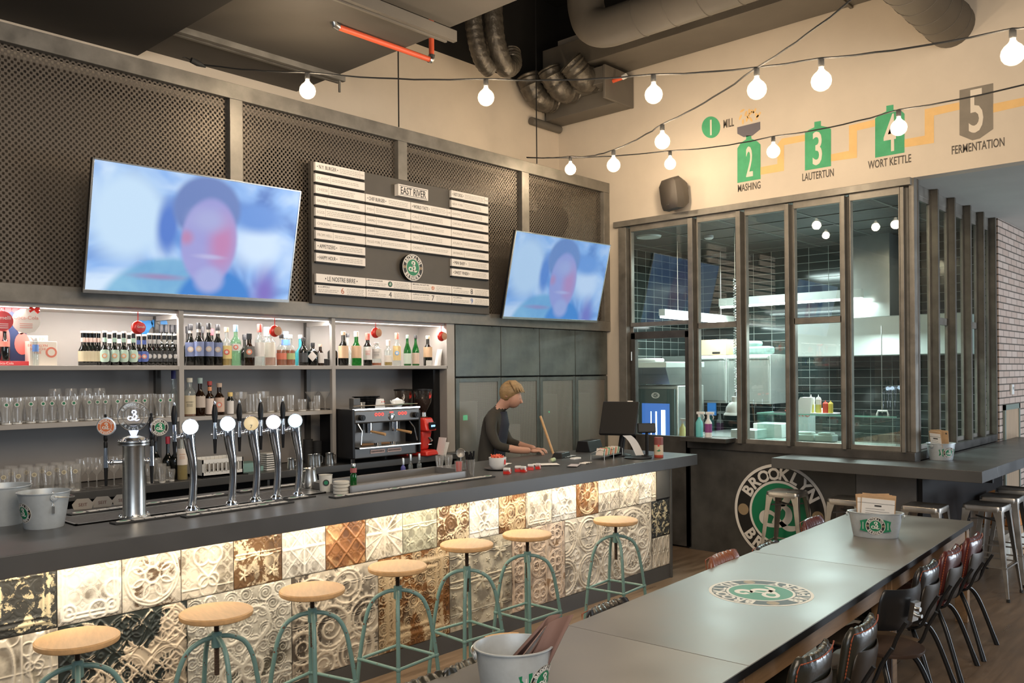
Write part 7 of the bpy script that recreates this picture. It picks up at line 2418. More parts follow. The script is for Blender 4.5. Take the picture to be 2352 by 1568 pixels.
menus((fbx - 0.0, fby, 0.77), 5, fd + PI / 2, 'menus in the far table bucket', ['brown menu board at the back of the far table bucket', 'brown menu board, second from the back in the far bucket', 'brown menu board in the middle of the far bucket', 'menu with a tilted white sheet in the far bucket', 'white printed menu at the front of the far bucket'], hh=0.262, ww=0.215, lean=0.06)
nb = at(1180, 1500, 'z', 0.92)
nd = math.atan2(-nb.y, -nb.x)
bucket('grey metal bucket of rolled menus on the near table, wire handle folded down', (nb.x, nb.y, 0.751), 0.118, 0.092, 0.195, sx=1.15, rz=nd + PI / 2 + 0.2, logo_dir=nd + 1.02, logo_r=0.055, wings=True, handle_dir=0.15, grip=True, group='menu buckets')
for k in range(5):
    base = Vector((nb.x, nb.y, 0.79)) + Vector((math.sin(nd), -math.cos(nd), 0)) * (-0.035 + 0.017 * k)
    X = rotz(nd + PI / 2) @ Matrix.Rotation(0.46 + 0.07 * k, 4, 'Y') @ Matrix.Rotation(0.5 + 0.25 * (k - 2), 4, 'Z')
    v, f = [], []
    hh_, ww_ = 0.29 - 0.03 * (k % 2), 0.062
    nn = 6
    for j in range(nn + 1):
        u_ = j / nn - 0.5
        for z_ in (0.0, hh_ * (1.0 + 0.22 * u_)):
            v.append(X @ Vector((u_ * ww_, 0.018 * math.cos(u_ * 3) + 0.02 * (k - 2), z_)))
    for j in range(nn):
        f.append((2 * j, 2 * j + 2, 2 * j + 3, 2 * j + 1))
    t = thing('menu_card', 'bent brown paper menu in the near bucket, %s from the left' % ORD[k], 'menu', tuple(base), 0, 'menus in the near bucket')
    mo = MB().add(v, f).build('paper', M('mauve_brown_paper', (0.17, 0.10, 0.085), 0.8) if k % 2 == 0 else M('brown_paper', (0.26, 0.17, 0.145), 0.8), t)
    sm_ = mo.modifiers.new('thickness', 'SOLIDIFY')
    sm_.thickness = 0.004
    if k % 2:
        MB().add([q + Vector((-0.004, -0.004, 0.004)) for q in v], f).build('white_sheet', m_paper, t)
wb_ = at(2165, 1057, 'z', 1.08)
bucket('grey metal bucket of menus on the wing counter by the corner post', (wb_.x + 0.06, wb_.y + 0.03, 1.081), 0.105, 0.086, 0.145, sx=1.2, rz=-0.5, logo_dir=math.atan2(-wb_.y, -wb_.x) + 0.75, logo_r=0.048, wings=True, handle_dir=0.2, group='menu buckets')
menus((wb_.x + 0.04, wb_.y + 0.03, 1.10), 5, -1.9, 'menus in the wing counter bucket', ['brown menu board at the back of the wing counter bucket', 'brown menu board, second in the wing counter bucket', 'brown menu board in the middle of the wing counter bucket', 'menu with a pale sheet in the wing counter bucket', 'long white menu bending out of the wing counter bucket'], hh=0.245, ww=0.11, lean=0.22, spread=0.022)

# upholstered chairs
m_blackmetal = M('black_tube_metal', (0.018, 0.018, 0.019), 0.32, 0.3)
lea = {'black': M('black_leather', (0.016, 0.014, 0.013), 0.30, coat=0.25, bump=0.08, bscale=60),
       'oxblood': M('oxblood_leather', (0.085, 0.018, 0.016), 0.30, coat=0.25, bump=0.08, bscale=60),
       'tan': M('tan_brown_leather', (0.20, 0.065, 0.030), 0.36, coat=0.15, bump=0.08, bscale=60),
       'olive': M('olive_leather', (0.024, 0.023, 0.017), 0.30, coat=0.25, bump=0.08, bscale=60)}
m_stitch = M('red_stitching', (0.28, 0.06, 0.02), 0.6)


def curved_pad(w, h, th, curve, ribs, thick_top=True, n=28, m_=10):
    """ribbed cushion in x (across), z (up); bulges to -y (front)"""
    v, f = [], []
    for side_ in (0, 1):
        for j in range(m_ + 1):
            tt = j / m_
            for i in range(n + 1):
                s = i / n * 2 - 1
                rc = 0.13
                half = w / 2
                # rounded corners
                zz = tt * h + (0.009 * abs(math.sin(PI * ribs * (i / n))) if tt > 0.95 and ribs > 2 else 0)
                ex = 1.0
                dz = min(zz, h - zz)
                if dz < rc * 0.6:
                    q = 1 - dz / (rc * 0.6)
                    ex = 1 - 0.16 * q * q
                x = s * half * ex
                y = curve * (s * s)
                rib = 0.010 * abs(math.sin(PI * ribs * (i / n))) if side_ == 0 else 0.002 * abs(math.sin(PI * ribs * (i / n)))
                edge = (1 - s ** 8) * (1 - (2 * tt - 1) ** 8)
                v.append((x, (y * -1) + (-(th / 2 + rib) if side_ == 0 else th / 2) * (0.25 + 0.75 * edge), zz))
    N = (n + 1) * (m_ + 1)
    for j in range(m_):
        for i in range(n):
            a = j * (n + 1) + i
            f.append((a, a + 1, a + n + 2, a + n + 1))
            f.append((N + a, N + a + n + 1, N + a + n + 2, N + a + 1))
    for i in range(n):
        f.append((i, N + i, N + i + 1, i + 1))
        a = m_ * (n + 1) + i
        f.append((a, a + 1, N + a + 1, N + a))
    for j in range(m_):
        a = j * (n + 1)
        f.append((a, a + n + 1, N + a + n + 1, N + a))
        a += n
        f.append((a, N + a, N + a + n + 1, a + n + 1))
    return v, f


def chair(label, kind, leather, loc, rz, group, H=0.83):
    """front of the chair looks along local -y"""
    t = thing('dining_chair', label, 'chair', loc, rz, group)
    L = lea[leather]
    tilt = Matrix.Rotation(-0.17, 4, 'X')
    XB = T(0, 0.19, 0.50) @ tilt
    if kind == 'pad':
        v, f = curved_pad(0.40, H - 0.50, 0.060, 0.03, 8)
        bk_ = MB().add(v, f, XB).build('backrest', L, t, smooth=60)
        v, f = curved_pad(0.34, H - 0.57, 0.012, 0.035, 0.5)
        MB().add(v, f, XB @ T(0, 0.046, -0.02)).build('back_shell', M('dark_back_shell', (0.045, 0.034, 0.024), 0.35, 0.4), t, smooth=60)
        stc = []
        hB = H - 0.50
        for j in range(150):
            u_ = j / 149
            if u_ < 0.3:
                p = (-0.213, u_ / 0.3 * hB * 0.9)
            elif u_ < 0.7:
                p = (-0.205 + (u_ - 0.3) / 0.4 * 0.41, hB * 0.985)
            else:
                p = (0.213, (1 - u_) / 0.3 * hB * 0.9)
            stc.append(XB @ Vector((p[0] * 0.93, -0.03 * (p[0] / 0.21) ** 2 + 0.022, p[1])))
        MB().tube(stc, [(0.0032, 0.0032, 0.0008)[j % 3] for j in range(150)], 5).build('stitching', m_stitch, bk_)
        v, f = curved_pad(0.42, 0.40, 0.05, 0.0, 8)
        MB().add(v, f, T(0, 0.20, 0.455) @ Matrix.Rotation(PI / 2, 4, 'X') @ Matrix.Scale(1, 4)).build('seat', L, t, smooth=60)
    else:
        ply = M('dark_plywood', (0.10, 0.07, 0.045), 0.35, var=0.2, scale=6, stretch=(1, 1, 6))
        v, f = curved_pad(0.40, 0.22, 0.012, 0.05, 0.5)
        MB().add(v, f, T(0, 0.21, H - 0.22) @ tilt).build('backrest', m_blackmetal, t, smooth=60)
        MB().box(-0.03, 0.03, 0.02, 0.045, 0.06, 0.16, T(0, 0.21, H - 0.22) @ tilt).cyl((0.012, 0.275, H - 0.10), (0.012, 0.30, H - 0.10), 0.012).cyl((-0.012, 0.27, H - 0.14), (-0.012, 0.295, H - 0.14), 0.010).build('clamp', m_steel, t)
        MB().box(-0.20, 0.20, -0.20, 0.20, 0.44, 0.452).build('seat', ply, t, bevel=0.005)
    for s in (-1, 1):
        MB().tube(smoothpath([(s * 0.15, 0.30, H - 0.14), (s * 0.15, 0.255, 0.55), (s * 0.15, 0.20, 0.44), (s * 0.15, 0.08, 0.425), (s * 0.15, -0.17, 0.425)], 5), 0.0095, 10).build('back_tube', m_blackmetal, t)
        MB().tube(smoothpath([(s * 0.06, 0.14, 0.40), (s * 0.13, 0.17, 0.38), (s * 0.17, 0.22, 0.28), (s * 0.215, 0.31, 0.0)], 5), [0.014] * 14 + [0.016] * 2, 12).build('leg', m_blackmetal, t)
        MB().tube(smoothpath([(s * 0.06, -0.10, 0.40), (s * 0.13, -0.13, 0.38), (s * 0.17, -0.17, 0.28), (s * 0.205, -0.25, 0.0)], 5), [0.014] * 14 + [0.016] * 2, 12).build('leg', m_blackmetal, t)
    MB().cyl((0, -0.12, 0.405), (0, 0.16, 0.405), 0.012).cyl((-0.16, 0.10, 0.42), (0.16, 0.10, 0.42), 0.009).build('under_frame', m_blackmetal, t)
    return t


def place_chair(px, py, z, side_, kind, leather, lab, H=0.77, drz=0.0, group=None):
    """(px, py): top middle of the back in the photo"""
    p = at(px, py, 'z', z)
    base_r = TA + (PI if side_ == 'R' else 0.0) + drz
    # back top sits at local (0, 0.26, H)
    q = Vector((p.x, p.y, 0)) - rotz(base_r) @ Vector((0, 0.255, 0))
    return chair(lab, kind, leather, (q.x, q.y, 0), base_r, group, H)


# right side: backs towards the window side, facing the table
GR = 'leather chairs along the right side of the long table'
place_chair(1893, 1497, 0.77, 'R', 'pad', 'olive', 'dark olive leather chair, nearest on the right side of the long table', group=GR)
place_chair(2004, 1432, 0.77, 'R', 'pad', 'olive', 'dark olive leather chair, second from the front on the right side of the table', group=GR, drz=0.03)
place_chair(2097, 1350, 0.77, 'R', 'ply', 'black', 'black metal backed chair with a steel clamp, between the leather chairs', H=0.77, group=None, drz=-0.25)
place_chair(2150, 1297, 0.77, 'R', 'pad', 'black', 'black leather chair just beyond the metal backed chair', group=GR)
place_chair(2203, 1262, 0.77, 'R', 'pad', 'oxblood', 'oxblood leather chair, second from the far end on the right side', group=GR)
place_chair(2252, 1232, 0.77, 'R', 'pad', 'oxblood', 'oxblood leather chair, farthest on the right side of the table', group=GR)
GL = 'leather chairs along the bar side of the long table'
place_chair(1645, 1270, 0.79, 'L', 'pad', 'tan', 'tan brown ribbed leather chair between the bar and the table', H=0.79, group=GL)
place_chair(1853, 1190, 0.79, 'L', 'pad', 'oxblood', 'oxblood ribbed leather chair before the round wall emblem', H=0.79, group=GL)
place_chair(1066, 1512, 0.76, 'L', 'pad', 'olive', 'dark olive leather chair behind the near menu bucket', H=0.76, group=GL)
place_chair(950, 1556, 0.76, 'L', 'pad', 'olive', 'dark olive leather chair showing only its top edge, beside the near bucket', H=0.76, group=GL)
place_chair(1746, 1249, 0.755, 'L', 'pad', 'black', 'dark leather chair whose pale top edge just shows left of the table seam', H=0.755, group=GL)
place_chair(1376, 1385, 0.755, 'L', 'pad', 'black', 'dark leather chair whose pale top edge just shows before the far bar stool', H=0.755, group=GL)
tag(MB().lathe([(0, 0.0), (0.17, 0.0), (0.175, 0.01), (0.175, 0.02), (0.0, 0.022)], 30, T(0, 0, 0.44)).cyl((0, 0, 0), (0, 0, 0.44), 0.02).lathe([(0.2, 0), (0.2, 0.012), (0.03, 0.03)], 24).build('low_stool', M('dark_stool', (0.05, 0.03, 0.022), 0.4), loc=tuple(at(2040, 1480, 'z', 0.46))[:2] + (0,)), 'dark round seated stool pushed under the table behind the metal backed chair', 'stool')

# ================================================================ STRING LIGHTS
m_bulb = Mglass('bulb_glass', (1.0, 0.97, 0.92), 0.05, 0.03, 1.0)
m_fil = M('glowing_filament', (1, 0.9, 0.7), 0.5, emit=(1.0, 0.86, 0.62), estr=60)


def bulbglow():
    m = bpy.data.materials.new('lit_globe_glass')
    m.use_nodes = True
    nt = m.node_tree
    nt.nodes.clear()
    out = nt.nodes.new('ShaderNodeOutputMaterial')
    tr = nt.nodes.new('ShaderNodeBsdfTransparent')
    em = nt.nodes.new('ShaderNodeEmission')
    em.inputs[0].default_value = (1.0, 0.84, 0.62, 1)
    lw = nt.nodes.new('ShaderNodeLayerWeight')
    lw.inputs[0].default_value = 0.35
    mr = nt.nodes.new('ShaderNodeMapRange')
    mr.inputs[3].default_value, mr.inputs[4].default_value = 1.5, 0.35
    ad = nt.nodes.new('ShaderNodeAddShader')
    nt.links.new(lw.outputs['Facing'], mr.inputs[0])
    nt.links.new(mr.outputs[0], em.inputs[1])
    nt.links.new(tr.outputs[0], ad.inputs[0])
    nt.links.new(em.outputs[0], ad.inputs[1])
    nt.links.new(ad.outputs[0], out.inputs[0])
    return m


m_globe = bulbglow()
BULB_W = 23.0


def string(label, start, pts, end, extra=None):
    """pts: (px, py_of_cable, depth); a bulb hangs under each"""
    P = [away(px, py, w) for px, py, w in pts]
    t = thing('string_lights', label, 'string lights', (0, 0, 0), 0, 'globe string lights')
    path = [Vector(start)] + P + [Vector(end)]
    out = []
    for i in range(len(path) - 1):
        a, b = path[i], path[i + 1]
        sag = 0.018 * (b - a).length
        n = 10
        for k in range(n):
            u_ = k / n
            c = a * (1 - u_) + b * u_
            c.z -= sag * 4 * u_ * (1 - u_)
            c += Vector((0.004 * math.sin(k * 2.3 + i), 0.004 * math.cos(k * 1.7 + i), 0.003 * math.sin(k * 3.1)))
            out.append(c)
    out.append(path[-1])
    MB().tube(out, 0.0055, 7).build('cable', m_rubber, t)
    for p in P:
        MB().lathe([(0.012, 0.0), (0.017, -0.004), (0.018, -0.045), (0.015, -0.05)], 14).build('socket', m_rubber, t, loc=tuple(p))
        g_ = MB().lathe([(0.013, -0.048), (0.016, -0.062), (0.024, -0.074), (0.042, -0.090), (0.054, -0.108), (0.0585, -0.131), (0.054, -0.154), (0.041, -0.173), (0.022, -0.185), (0, -0.189)], 28, cap=False).build('globe_bulb', m_globe, t, smooth=80, loc=tuple(p))
        MB().lathe([(0, -0.085), (0.014, -0.10), (0.020, -0.135), (0.014, -0.155), (0, -0.162)], 14, cap=False).build('filament', m_fil, g_)
        lt = point('bulb_light', (p.x, p.y, p.z - 0.135), BULB_W, (1.0, 0.77, 0.52), 0.05)
    return t


string('string of globe bulbs from the mesh frame across the top of the room', (3.0, 5.78, 4.13),
       [(706, 166, 6.05), (1116, 181, 5.95), (1501, 171, 5.52), (1886, 134, 4.92), (2326, 66, 4.40)], tuple(away(2480, 45, 4.1)))
string('string of globe bulbs rising steeply from the room corner to the upper right', tuple(away(1210, 361, 9.05)),
       [(1310, 359, 8.6), (1409, 344, 7.25), (1521, 285, 6.4), (1738, 156, 5.12)], tuple(away(1990, -28, 4.3)))
string('lower string of globe bulbs running along the painted wall', tuple(away(1211, 362, 9.05)),
       [(1539, 346, 8.5), (1776, 313, 7.4), (2064, 252, 6.2)], tuple(away(2480, 160, 5.2)))
hk = at(329, 121, 'y', 5.78)
tag(MB().tube([(0, 0, 0), (0.05, 0.0, -0.01), (0.11, 0, -0.02)], [0.020, 0.022, 0.008], 10).tube([(-0.06, 0, 0.0), (-0.03, 0.02, 0.015), (0.0, 0, 0)], 0.003, 6).build('cable_plug', m_rubber, loc=(2.93, 5.76, 4.135)), 'black plug and hook where the upper string of lights starts', 'plug')

# ================================================================ KITCHEN BEHIND THE GLASS
m_stn = M('kitchen_steel', (0.58, 0.61, 0.59), 0.30, 0.85, var=0.05, scale=5)
m_stw = M('pale_kitchen_steel', (0.66, 0.70, 0.67), 0.40, 0.35, var=0.04, scale=3)
m_tube = M('kitchen_tube_light', (1, 1, 1), 0.5, emit=(0.92, 1.0, 0.97), estr=9)
t = thing('tube_lamp', 'long lit tube lamp hanging across the kitchen windows', 'lamp', (10.2, 4.68, 2.75))
MB().box(-0.04, 0.04, -0.93, 0.93, 0.0, 0.10).build('housing', m_stw, t)
MB().box(-0.03, 0.03, -0.92, 0.92, -0.025, 0.0).build('tube', m_tube, t)
MB().cyl((0, 0.7, 0.1), (0, 0.7, 0.75), 0.004, n=6).cyl((0, -0.7, 0.1), (0, -0.7, 0.75), 0.004, n=6).build('suspension', m_steel, t)
t = thing('tube_lamp', 'lit tube lamp deeper in the left part of the kitchen', 'lamp', (9.7, 5.62, 2.56), 0.06)
MB().box(-1.0, 1.0, -0.04, 0.04, 0.0, 0.08).build('housing', m_stw, t)
MB().box(-0.99, 0.99, -0.03, 0.03, -0.025, 0.0).build('tube', m_tube, t)
MB().cyl((-0.6, 0, 0.08), (-0.6, 0, 0.94), 0.004, n=6).cyl((0.6, 0, 0.08), (0.6, 0, 0.94), 0.004, n=6).build('suspension', m_steel, t)
t = thing('ceiling_panel_lamp', 'square lit panel in the kitchen ceiling', 'lamp', tuple(at(1667, 641, 'z', 3.486)))
MB().box(-0.28, 0.28, -0.28, 0.28, 0, 0.012).build('panel', m_tube, t)
MB().box(-0.30, 0.30, -0.30, -0.28, -0.002, 0.014).box(-0.30, 0.30, 0.28, 0.30, -0.002, 0.014).box(-0.30, -0.28, -0.28, 0.28, -0.002, 0.014).box(0.28, 0.30, -0.28, 0.28, -0.002, 0.014).build('rim', m_stw, t)
t = thing('smoke_detector', 'white smoke detector on the kitchen ceiling', 'detector', tuple(at(1628, 541, 'z', 3.50)))
MB().lathe([(0.055, 0), (0.055, -0.03), (0.035, -0.045), (0, -0.045)], 24).build('detector_body', m_white, t)
t = thing('ceiling_vent', 'round vent in the kitchen ceiling behind the first window', 'vent', tuple(at(1490, 542, 'z', 3.50)))
MB().lathe([(0.15, 0), (0.14, -0.02), (0.10, -0.01), (0.06, -0.025), (0, -0.025)], 28).build('vent_body', m_stw, t)
# hood
t = thing('extractor_hood', 'big pale steel extractor hood behind the right kitchen windows', 'extractor hood', (10.05, 3.5, 2.06))
MB().box(0, 0.75, -0.86, 1.12, 0, 0.45).build('canopy', m_stw, t, bevel=0.01)
MB().box(0.32, 0.75, 0.0, 0.45, 0.45, 1.44).build('flue', m_stn, t)
# work table along the glazing
t = thing('kitchen_worktop', 'steel worktop along the inside of the kitchen windows', 'worktop', (8.2, 2.7, 0.0))
MB().box(0, 0.75, 0, 2.0, 1.10, 1.13).build('top', m_stn, t)
MB().box(0.0, 0.73, 0.02, 1.98, 0.0, 1.10).build('base', m_stn, t)
t = thing('glass_display', 'green edged glass food display case on the kitchen worktop', 'display case', (8.60, 2.85, 1.131))
MB().box(0, 0.40, 0, 1.45, 0.30, 0.308).box(0, 0.006, 0, 1.45, 0.0, 0.30).box(0, 0.4, 1.444, 1.45, 0, 0.30).box(0, 0.4, 0, 0.006, 0, 0.3).build('glass', Mglass('greenish_glass', (0.92, 0.99, 0.97), 0.03, 0.02, 1.0, (0.35, 0.7, 0.6)), t)
MB().box(-0.004, 0.002, -0.003, 1.453, 0.298, 0.310).box(0.002, 0.4, 1.448, 1.454, 0.298, 0.310).build('glass_edge', colm(0.25, 0.6, 0.5), t)
MB().box(-0.02, 0.42, -0.02, 1.47, 0.0, 0.012).build('steel_base', m_stn, t)
for k, (py_, c_, h_, r_, lab) in enumerate((((1863, 938), colm(0.55, 0.5, 0.1), 0.19, 0.029, 'clear squeeze bottle of oil, left of the pair on the glass case'), ((1880, 938), colm(0.55, 0.5, 0.1), 0.19, 0.029, 'clear squeeze bottle of oil, right of the pair on the glass case'), ((1896, 938), colm(0.65, 0.06, 0.03), 0.13, 0.028, 'red squeeze bottle on the glass case'), ((1908, 938), colm(0.75, 0.55, 0.06), 0.13, 0.025, 'yellow squeeze bottle on the glass case'))):
    p = at(py_[0], py_[1], 'x', 8.72)
    t = thing('squeeze_bottle', lab, 'bottle', (8.72, p.y, 1.452), 0, 'squeeze bottles')
    MB().lathe([(0, 0), (r_, 0), (r_, h_ * 0.45)], 18, cap=False).build('sauce', c_, t)
    MB().lathe([(r_, h_ * 0.45), (r_, h_ * 0.75), (r_ * 0.7, h_ * 0.80)], 18, cap=False).build('bottle_wall', colm(0.75, 0.73, 0.65) if k < 2 else c_, t)
    MB().lathe([(r_ * 0.8, h_ * 0.79), (r_ * 0.8, h_ * 0.84), (0.006, h_ * 0.87), (0.003, h_), (0, h_)], 14).build('nozzle', m_white if k < 2 else c_, t)
tag(MB().lathe([(0, 0), (0.15, 0), (0.16, 0.008), (0, 0.008)], 28).build('tray', m_white, loc=(8.80, at(1886, 938, 'x', 8.72).y, 1.4405)), 'flat white tray under the squeeze bottles', 'tray')
tag(MB().add([(0, -0.09, 0), (0, 0.11, 0), (0, 0.02, 0.17), (0, -0.10, 0.17), (0.1, -0.09, 0), (0.1, 0.11, 0), (0.1, 0.02, 0.17), (0.1, -0.10, 0.17)], [(0, 1, 2, 3), (4, 7, 6, 5), (0, 4, 5, 1), (1, 5, 6, 2), (2, 6, 7, 3), (3, 7, 4, 0)]).build('folded_cloth', m_white, loc=(8.66, at(1842, 940, 'x', 8.66).y, 1.442)), 'white folded stand left of the squeeze bottles on the glass case', 'stand')
for k, (px, py, w_, h_, m__, nm, lab) in enumerate(((1850, 985, 0.24, 0.07, m_white, 'white_sack', 'white soft sack inside the left end of the glass case'), (1898, 980, 0.19, 0.07, m_white, 'container_stack', 'stacked clear and white food containers inside the glass case'), (1890, 955, 0.09, 0.06, m_paper, 'paper_slip', 'white order slip hanging inside the glass case'))):
    p = at(px, py, 'x', 8.85)
    tag(MB().box(-0.08, 0.08, -w_ / 2, w_ / 2, 0, h_).box(-0.06, 0.06, -w_ / 2.6, w_ / 2.6, h_, h_ * 1.35).build(nm, m__, bevel=0.012, loc=(8.85, p.y, 1.145 if k < 2 else p.z)), lab, 'container' if k else 'sack')
t = thing('scale_head', 'small white bracket lamp on a thin rod over the glass case', 'lamp', (8.85, at(2026, 935, 'x', 8.85).y, 1.44))
MB().cyl((0, 0, 0.02), (0, 0, 0.9), 0.004, n=6).build('rod', m_steel, t)
MB().tube([(0, -0.06, 0.0), (0, -0.05, 0.04), (0, 0.04, 0.04), (0, 0.05, 0.0)], 0.010, 8).build('bracket_head', m_white, t)
# oven and fridge side
t = thing('display_fridge', 'grey framed drinks fridge with a blue lit door in the left of the kitchen', 'fridge', (9.05, 5.85, 0))
MB().box(-0.02, 0.6, -0.30, 0.30, 0.0, 1.72).build('body', m_stn, t, bevel=0.01)
fd_ = MB().box(-0.05, -0.02, -0.27, 0.27, 0.05, 1.68).build('door', M('fridge_door_grey', (0.08, 0.13, 0.13), 0.3, 0.3), t, bevel=0.006)
MB().box(-0.056, -0.05, -0.20, 0.20, 0.15, 1.50).build('blue_glass', M('fridge_blue_glass', (0.03, 0.10, 0.3), 0.2, emit=(0.10, 0.30, 0.95), estr=0.55), fd_)
MB().box(-0.062, -0.056, -0.14, -0.085, 0.2, 1.42).box(-0.06, -0.056, -0.02, 0.0, 0.2, 1.40).box(-0.06, -0.056, 0.06, 0.07, 0.2, 1.40).build('white_light_bars', M('fridge_light_bar', (0.8, 0.9, 1), 0.4, emit=(0.75, 0.88, 1.0), estr=4), fd_)
MB().lathe([(0.034, 0), (0.034, 0.003), (0.050, 0.003), (0.050, 0)], 28, T(-0.052, 0, 1.60) @ Matrix.Rotation(-PI / 2, 4, 'Y'), cap=False, sx=0.75, sy=1.2).text('NO', 0.045, facing((-0.052, 0, 1.585), (-1, 0, 0)), 0.001).build('round_logo', m_white, fd_)
t = thing('oven_hood', 'sloping steel hood over the drinks fridge', 'hood', (9.0, 5.86, 1.74))
MB().taper((-0.10, 0.55, -0.28, 0.30, 0.0), (-0.32, 0.55, -0.36, 0.34, 0.20)).build('funnel', m_stn, t)
MB().box(-0.34, 0.55, -0.38, 0.36, 0.20, 0.27).build('rim', m_stw, t, bevel=0.008)
tag(MB().box(-0.1, 0.1, -0.18, 0.18, 0, 0.05).build('folded_cloth', m_paper, bevel=0.02, loc=(9.1, 6.02, 2.012)), 'folded cream cloth on top of the oven hood', 'cloth')
for k, (y0, y1, lab) in enumerate(((5.40, 5.95, 'pale steel wall cabinet with glossy doors behind the second kitchen window, left unit'), (4.80, 5.39, 'pale steel wall cabinet, right unit behind the second and third windows'))):
    t = thing('wall_cabinet', lab, 'cabinet', (9.95, y0, 1.48), 0, 'kitchen wall cabinets')
    w_ = y1 - y0
    MB().box(0.02, 0.45, 0, w_, 0, 0.62).build('carcass', m_stw, t, bevel=0.004)
    MB().box(0, 0.02, 0.02, w_ - 0.02, 0.03, 0.55).build('door', m_stn, t, bevel=0.003)
    MB().cyl((0, 0.02, 0.58), (0, w_ - 0.02, 0.58), 0.022).build('lamp_rail', m_stw, t)
MB_w = MB().box(9.97, 10.4, 5.95, 6.37, 1.48, 2.10)
tag(MB_w.build('side_cabinet', m_stn, bevel=0.004), 'shaded steel side of the wall cabinet row above the fridge corner', 'cabinet')
t = thing('cardboard_box', 'open tan cardboard box with hand holes on top of the kitchen wall cabinets', 'box', (10.15, 5.72, 2.105))
MB().box(-0.15, 0.2, -0.3, 0.28, 0, 0.20).build('box_body', colm(0.62, 0.42, 0.26), t, bevel=0.003)
MB().box(-0.155, -0.149, -0.21, -0.10, 0.015, 0.04).box(-0.155, -0.149, 0.12, 0.25, 0.015, 0.04).build('hand_holes', m_black, t)
tag(MB().box(-0.1, 0.1, -0.25, 0.25, 0, 0.10).box(-0.08, 0.08, -0.1, 0.2, 0.1, 0.17).build('plastic_bags', Mglass('pale_plastic_bag', (0.7, 0.85, 0.82), 0.6, 0.2, 1, (0.5, 0.65, 0.62)), bevel=0.03, loc=(10.12, 5.10, 2.105)), 'crumpled translucent bags on the right kitchen cabinet', 'bags')
# hanging heat lamp
hp = at(1690, 918, 'x', 8.75)
t = thing('heat_lamp', 'white bell shaped heat lamp hanging on a coiled cord behind the window post', 'lamp', (8.75, hp.y, 1.40))
MB().lathe([(0.135, 0), (0.128, 0.02), (0.115, 0.03), (0.108, 0.085), (0.075, 0.135), (0.045, 0.15), (0.045, 0.205), (0.035, 0.21), (0, 0.21)], 32, cap=False).build('shade', M('lamp_white', (0.78, 0.78, 0.76), 0.3), t)
cp = []
for k in range(360):
    a = k * 0.75
    cp.append((0.016 * math.cos(a), 0.016 * math.sin(a), 0.25 + k * 0.0036))
MB().tube(cp, 0.005, 5).cyl((0, 0, 0.20), (0, 0, 0.26), 0.012).build('coiled_cord', m_steel, t)
MB().cyl((0, 0, 1.54), (0, 0, 2.10), 0.004, n=6).build('ceiling_cord', m_steel, t)
# sill with spray bottles
t = thing('pass_shelf', 'small steel shelf jutting from the window beside the glazed door', 'shelf', (7.78, 4.23, 1.165))
MB().box(0, 0.22, 0, 0.53, 0, 0.045).build('board', m_darksteel, t, bevel=0.003)
for k, (px, c1, c2, lab) in enumerate(((1606, colm(0.15, 0.55, 0.55), None, 'spray bottle with aqua cleaner on the small pass shelf'), (1627, colm(0.78, 0.78, 0.78), colm(0.28, 0.07, 0.25), 'white spray bottle with a purple label on the small pass shelf'), (1568, colm(0.75, 0.7, 0.3), None, 'small spray bottle behind the glass door'))):
    xx = 7.90 if k < 2 else 8.4
    p = at(px, 985, 'x', xx)
    t = thing('spray_bottle', lab, 'bottle', (xx, p.y, 1.2105 if k < 2 else 1.10), 1.75, 'spray bottles')
    MB().lathe([(0, 0), (0.037, 0), (0.037, 0.15), (0.014, 0.19), (0.014, 0.205)], 20).build('bottle_body', c1, t)
    if c2:
        MB().lathe([(0.0378, 0.05), (0.0378, 0.14)], 20, cap=False).build('label', c2, t)
    MB().cyl((0, 0, 0.205), (0, 0, 0.235), 0.013).box(-0.06, 0.025, -0.012, 0.012, 0.235, 0.262).tube([(-0.04, 0, 0.24), (-0.055, 0, 0.21), (-0.05, 0, 0.185)], 0.005, 6).build('spray_head', m_white, t, bevel=0.003)
tag(MB().box(8.2, 8.9, 4.75, 5.4, 0, 1.10).build('low_cupboard', m_stn), 'low steel cupboard inside the glazed door', 'cupboard')
for k, (x, y, z, a, b, c, m__, nm, lab, ct) in enumerate(((9.3, 4.45, 1.13, 0.3, 0.35, 0.16, m_white, 'white_crates', 'stack of white plastic crates behind the third window', 'crates'), (9.5, 4.2, 1.13, 0.2, 0.25, 0.38, colm(0.5, 0.52, 0.5), 'grey_box', 'grey printed box with red lettering behind the third window', 'box'), (9.0, 4.6, 1.13, 0.3, 0.3, 0.10, m_stw, 'glass_trays', 'low pale trays beside the spray bottles inside', 'trays'), (9.8, 4.9, 1.13, 0.5, 0.8, 0.02, m_stn, 'inner_worktop', 'steel worktop deeper in the kitchen', 'worktop'))):
    if nm == 'inner_worktop':
        tag(MB().box(9.0, 10.6, 3.9, 5.5, 1.11, 1.13).box(9.05, 10.55, 3.95, 5.45, 0, 1.11).build(nm, m_stn), lab, ct)
    else:
        tag(MB().box(-a / 2, a / 2, -b / 2, b / 2, 0, c).build(nm, m__, bevel=0.006, loc=(x, y, z)), lab, ct)
MB().text('YBLKO', 0.10, facing((-0.102, 0, 0.24), (-1, 0, 0)), 0.001).build('lettering', colm(0.6, 0.12, 0.1), [o for o in bpy.data.objects if o.name == 'grey_box'][0])
tag(MB().box(-0.01, 0.01, -0.06, 0.06, 0, 0.16).build('blue_card', colm(0.03, 0.2, 0.6), loc=(9.97, at(1635, 945, 'x', 9.97).y, 1.318)), 'blue card hanging under the kitchen wall cabinets', 'card')

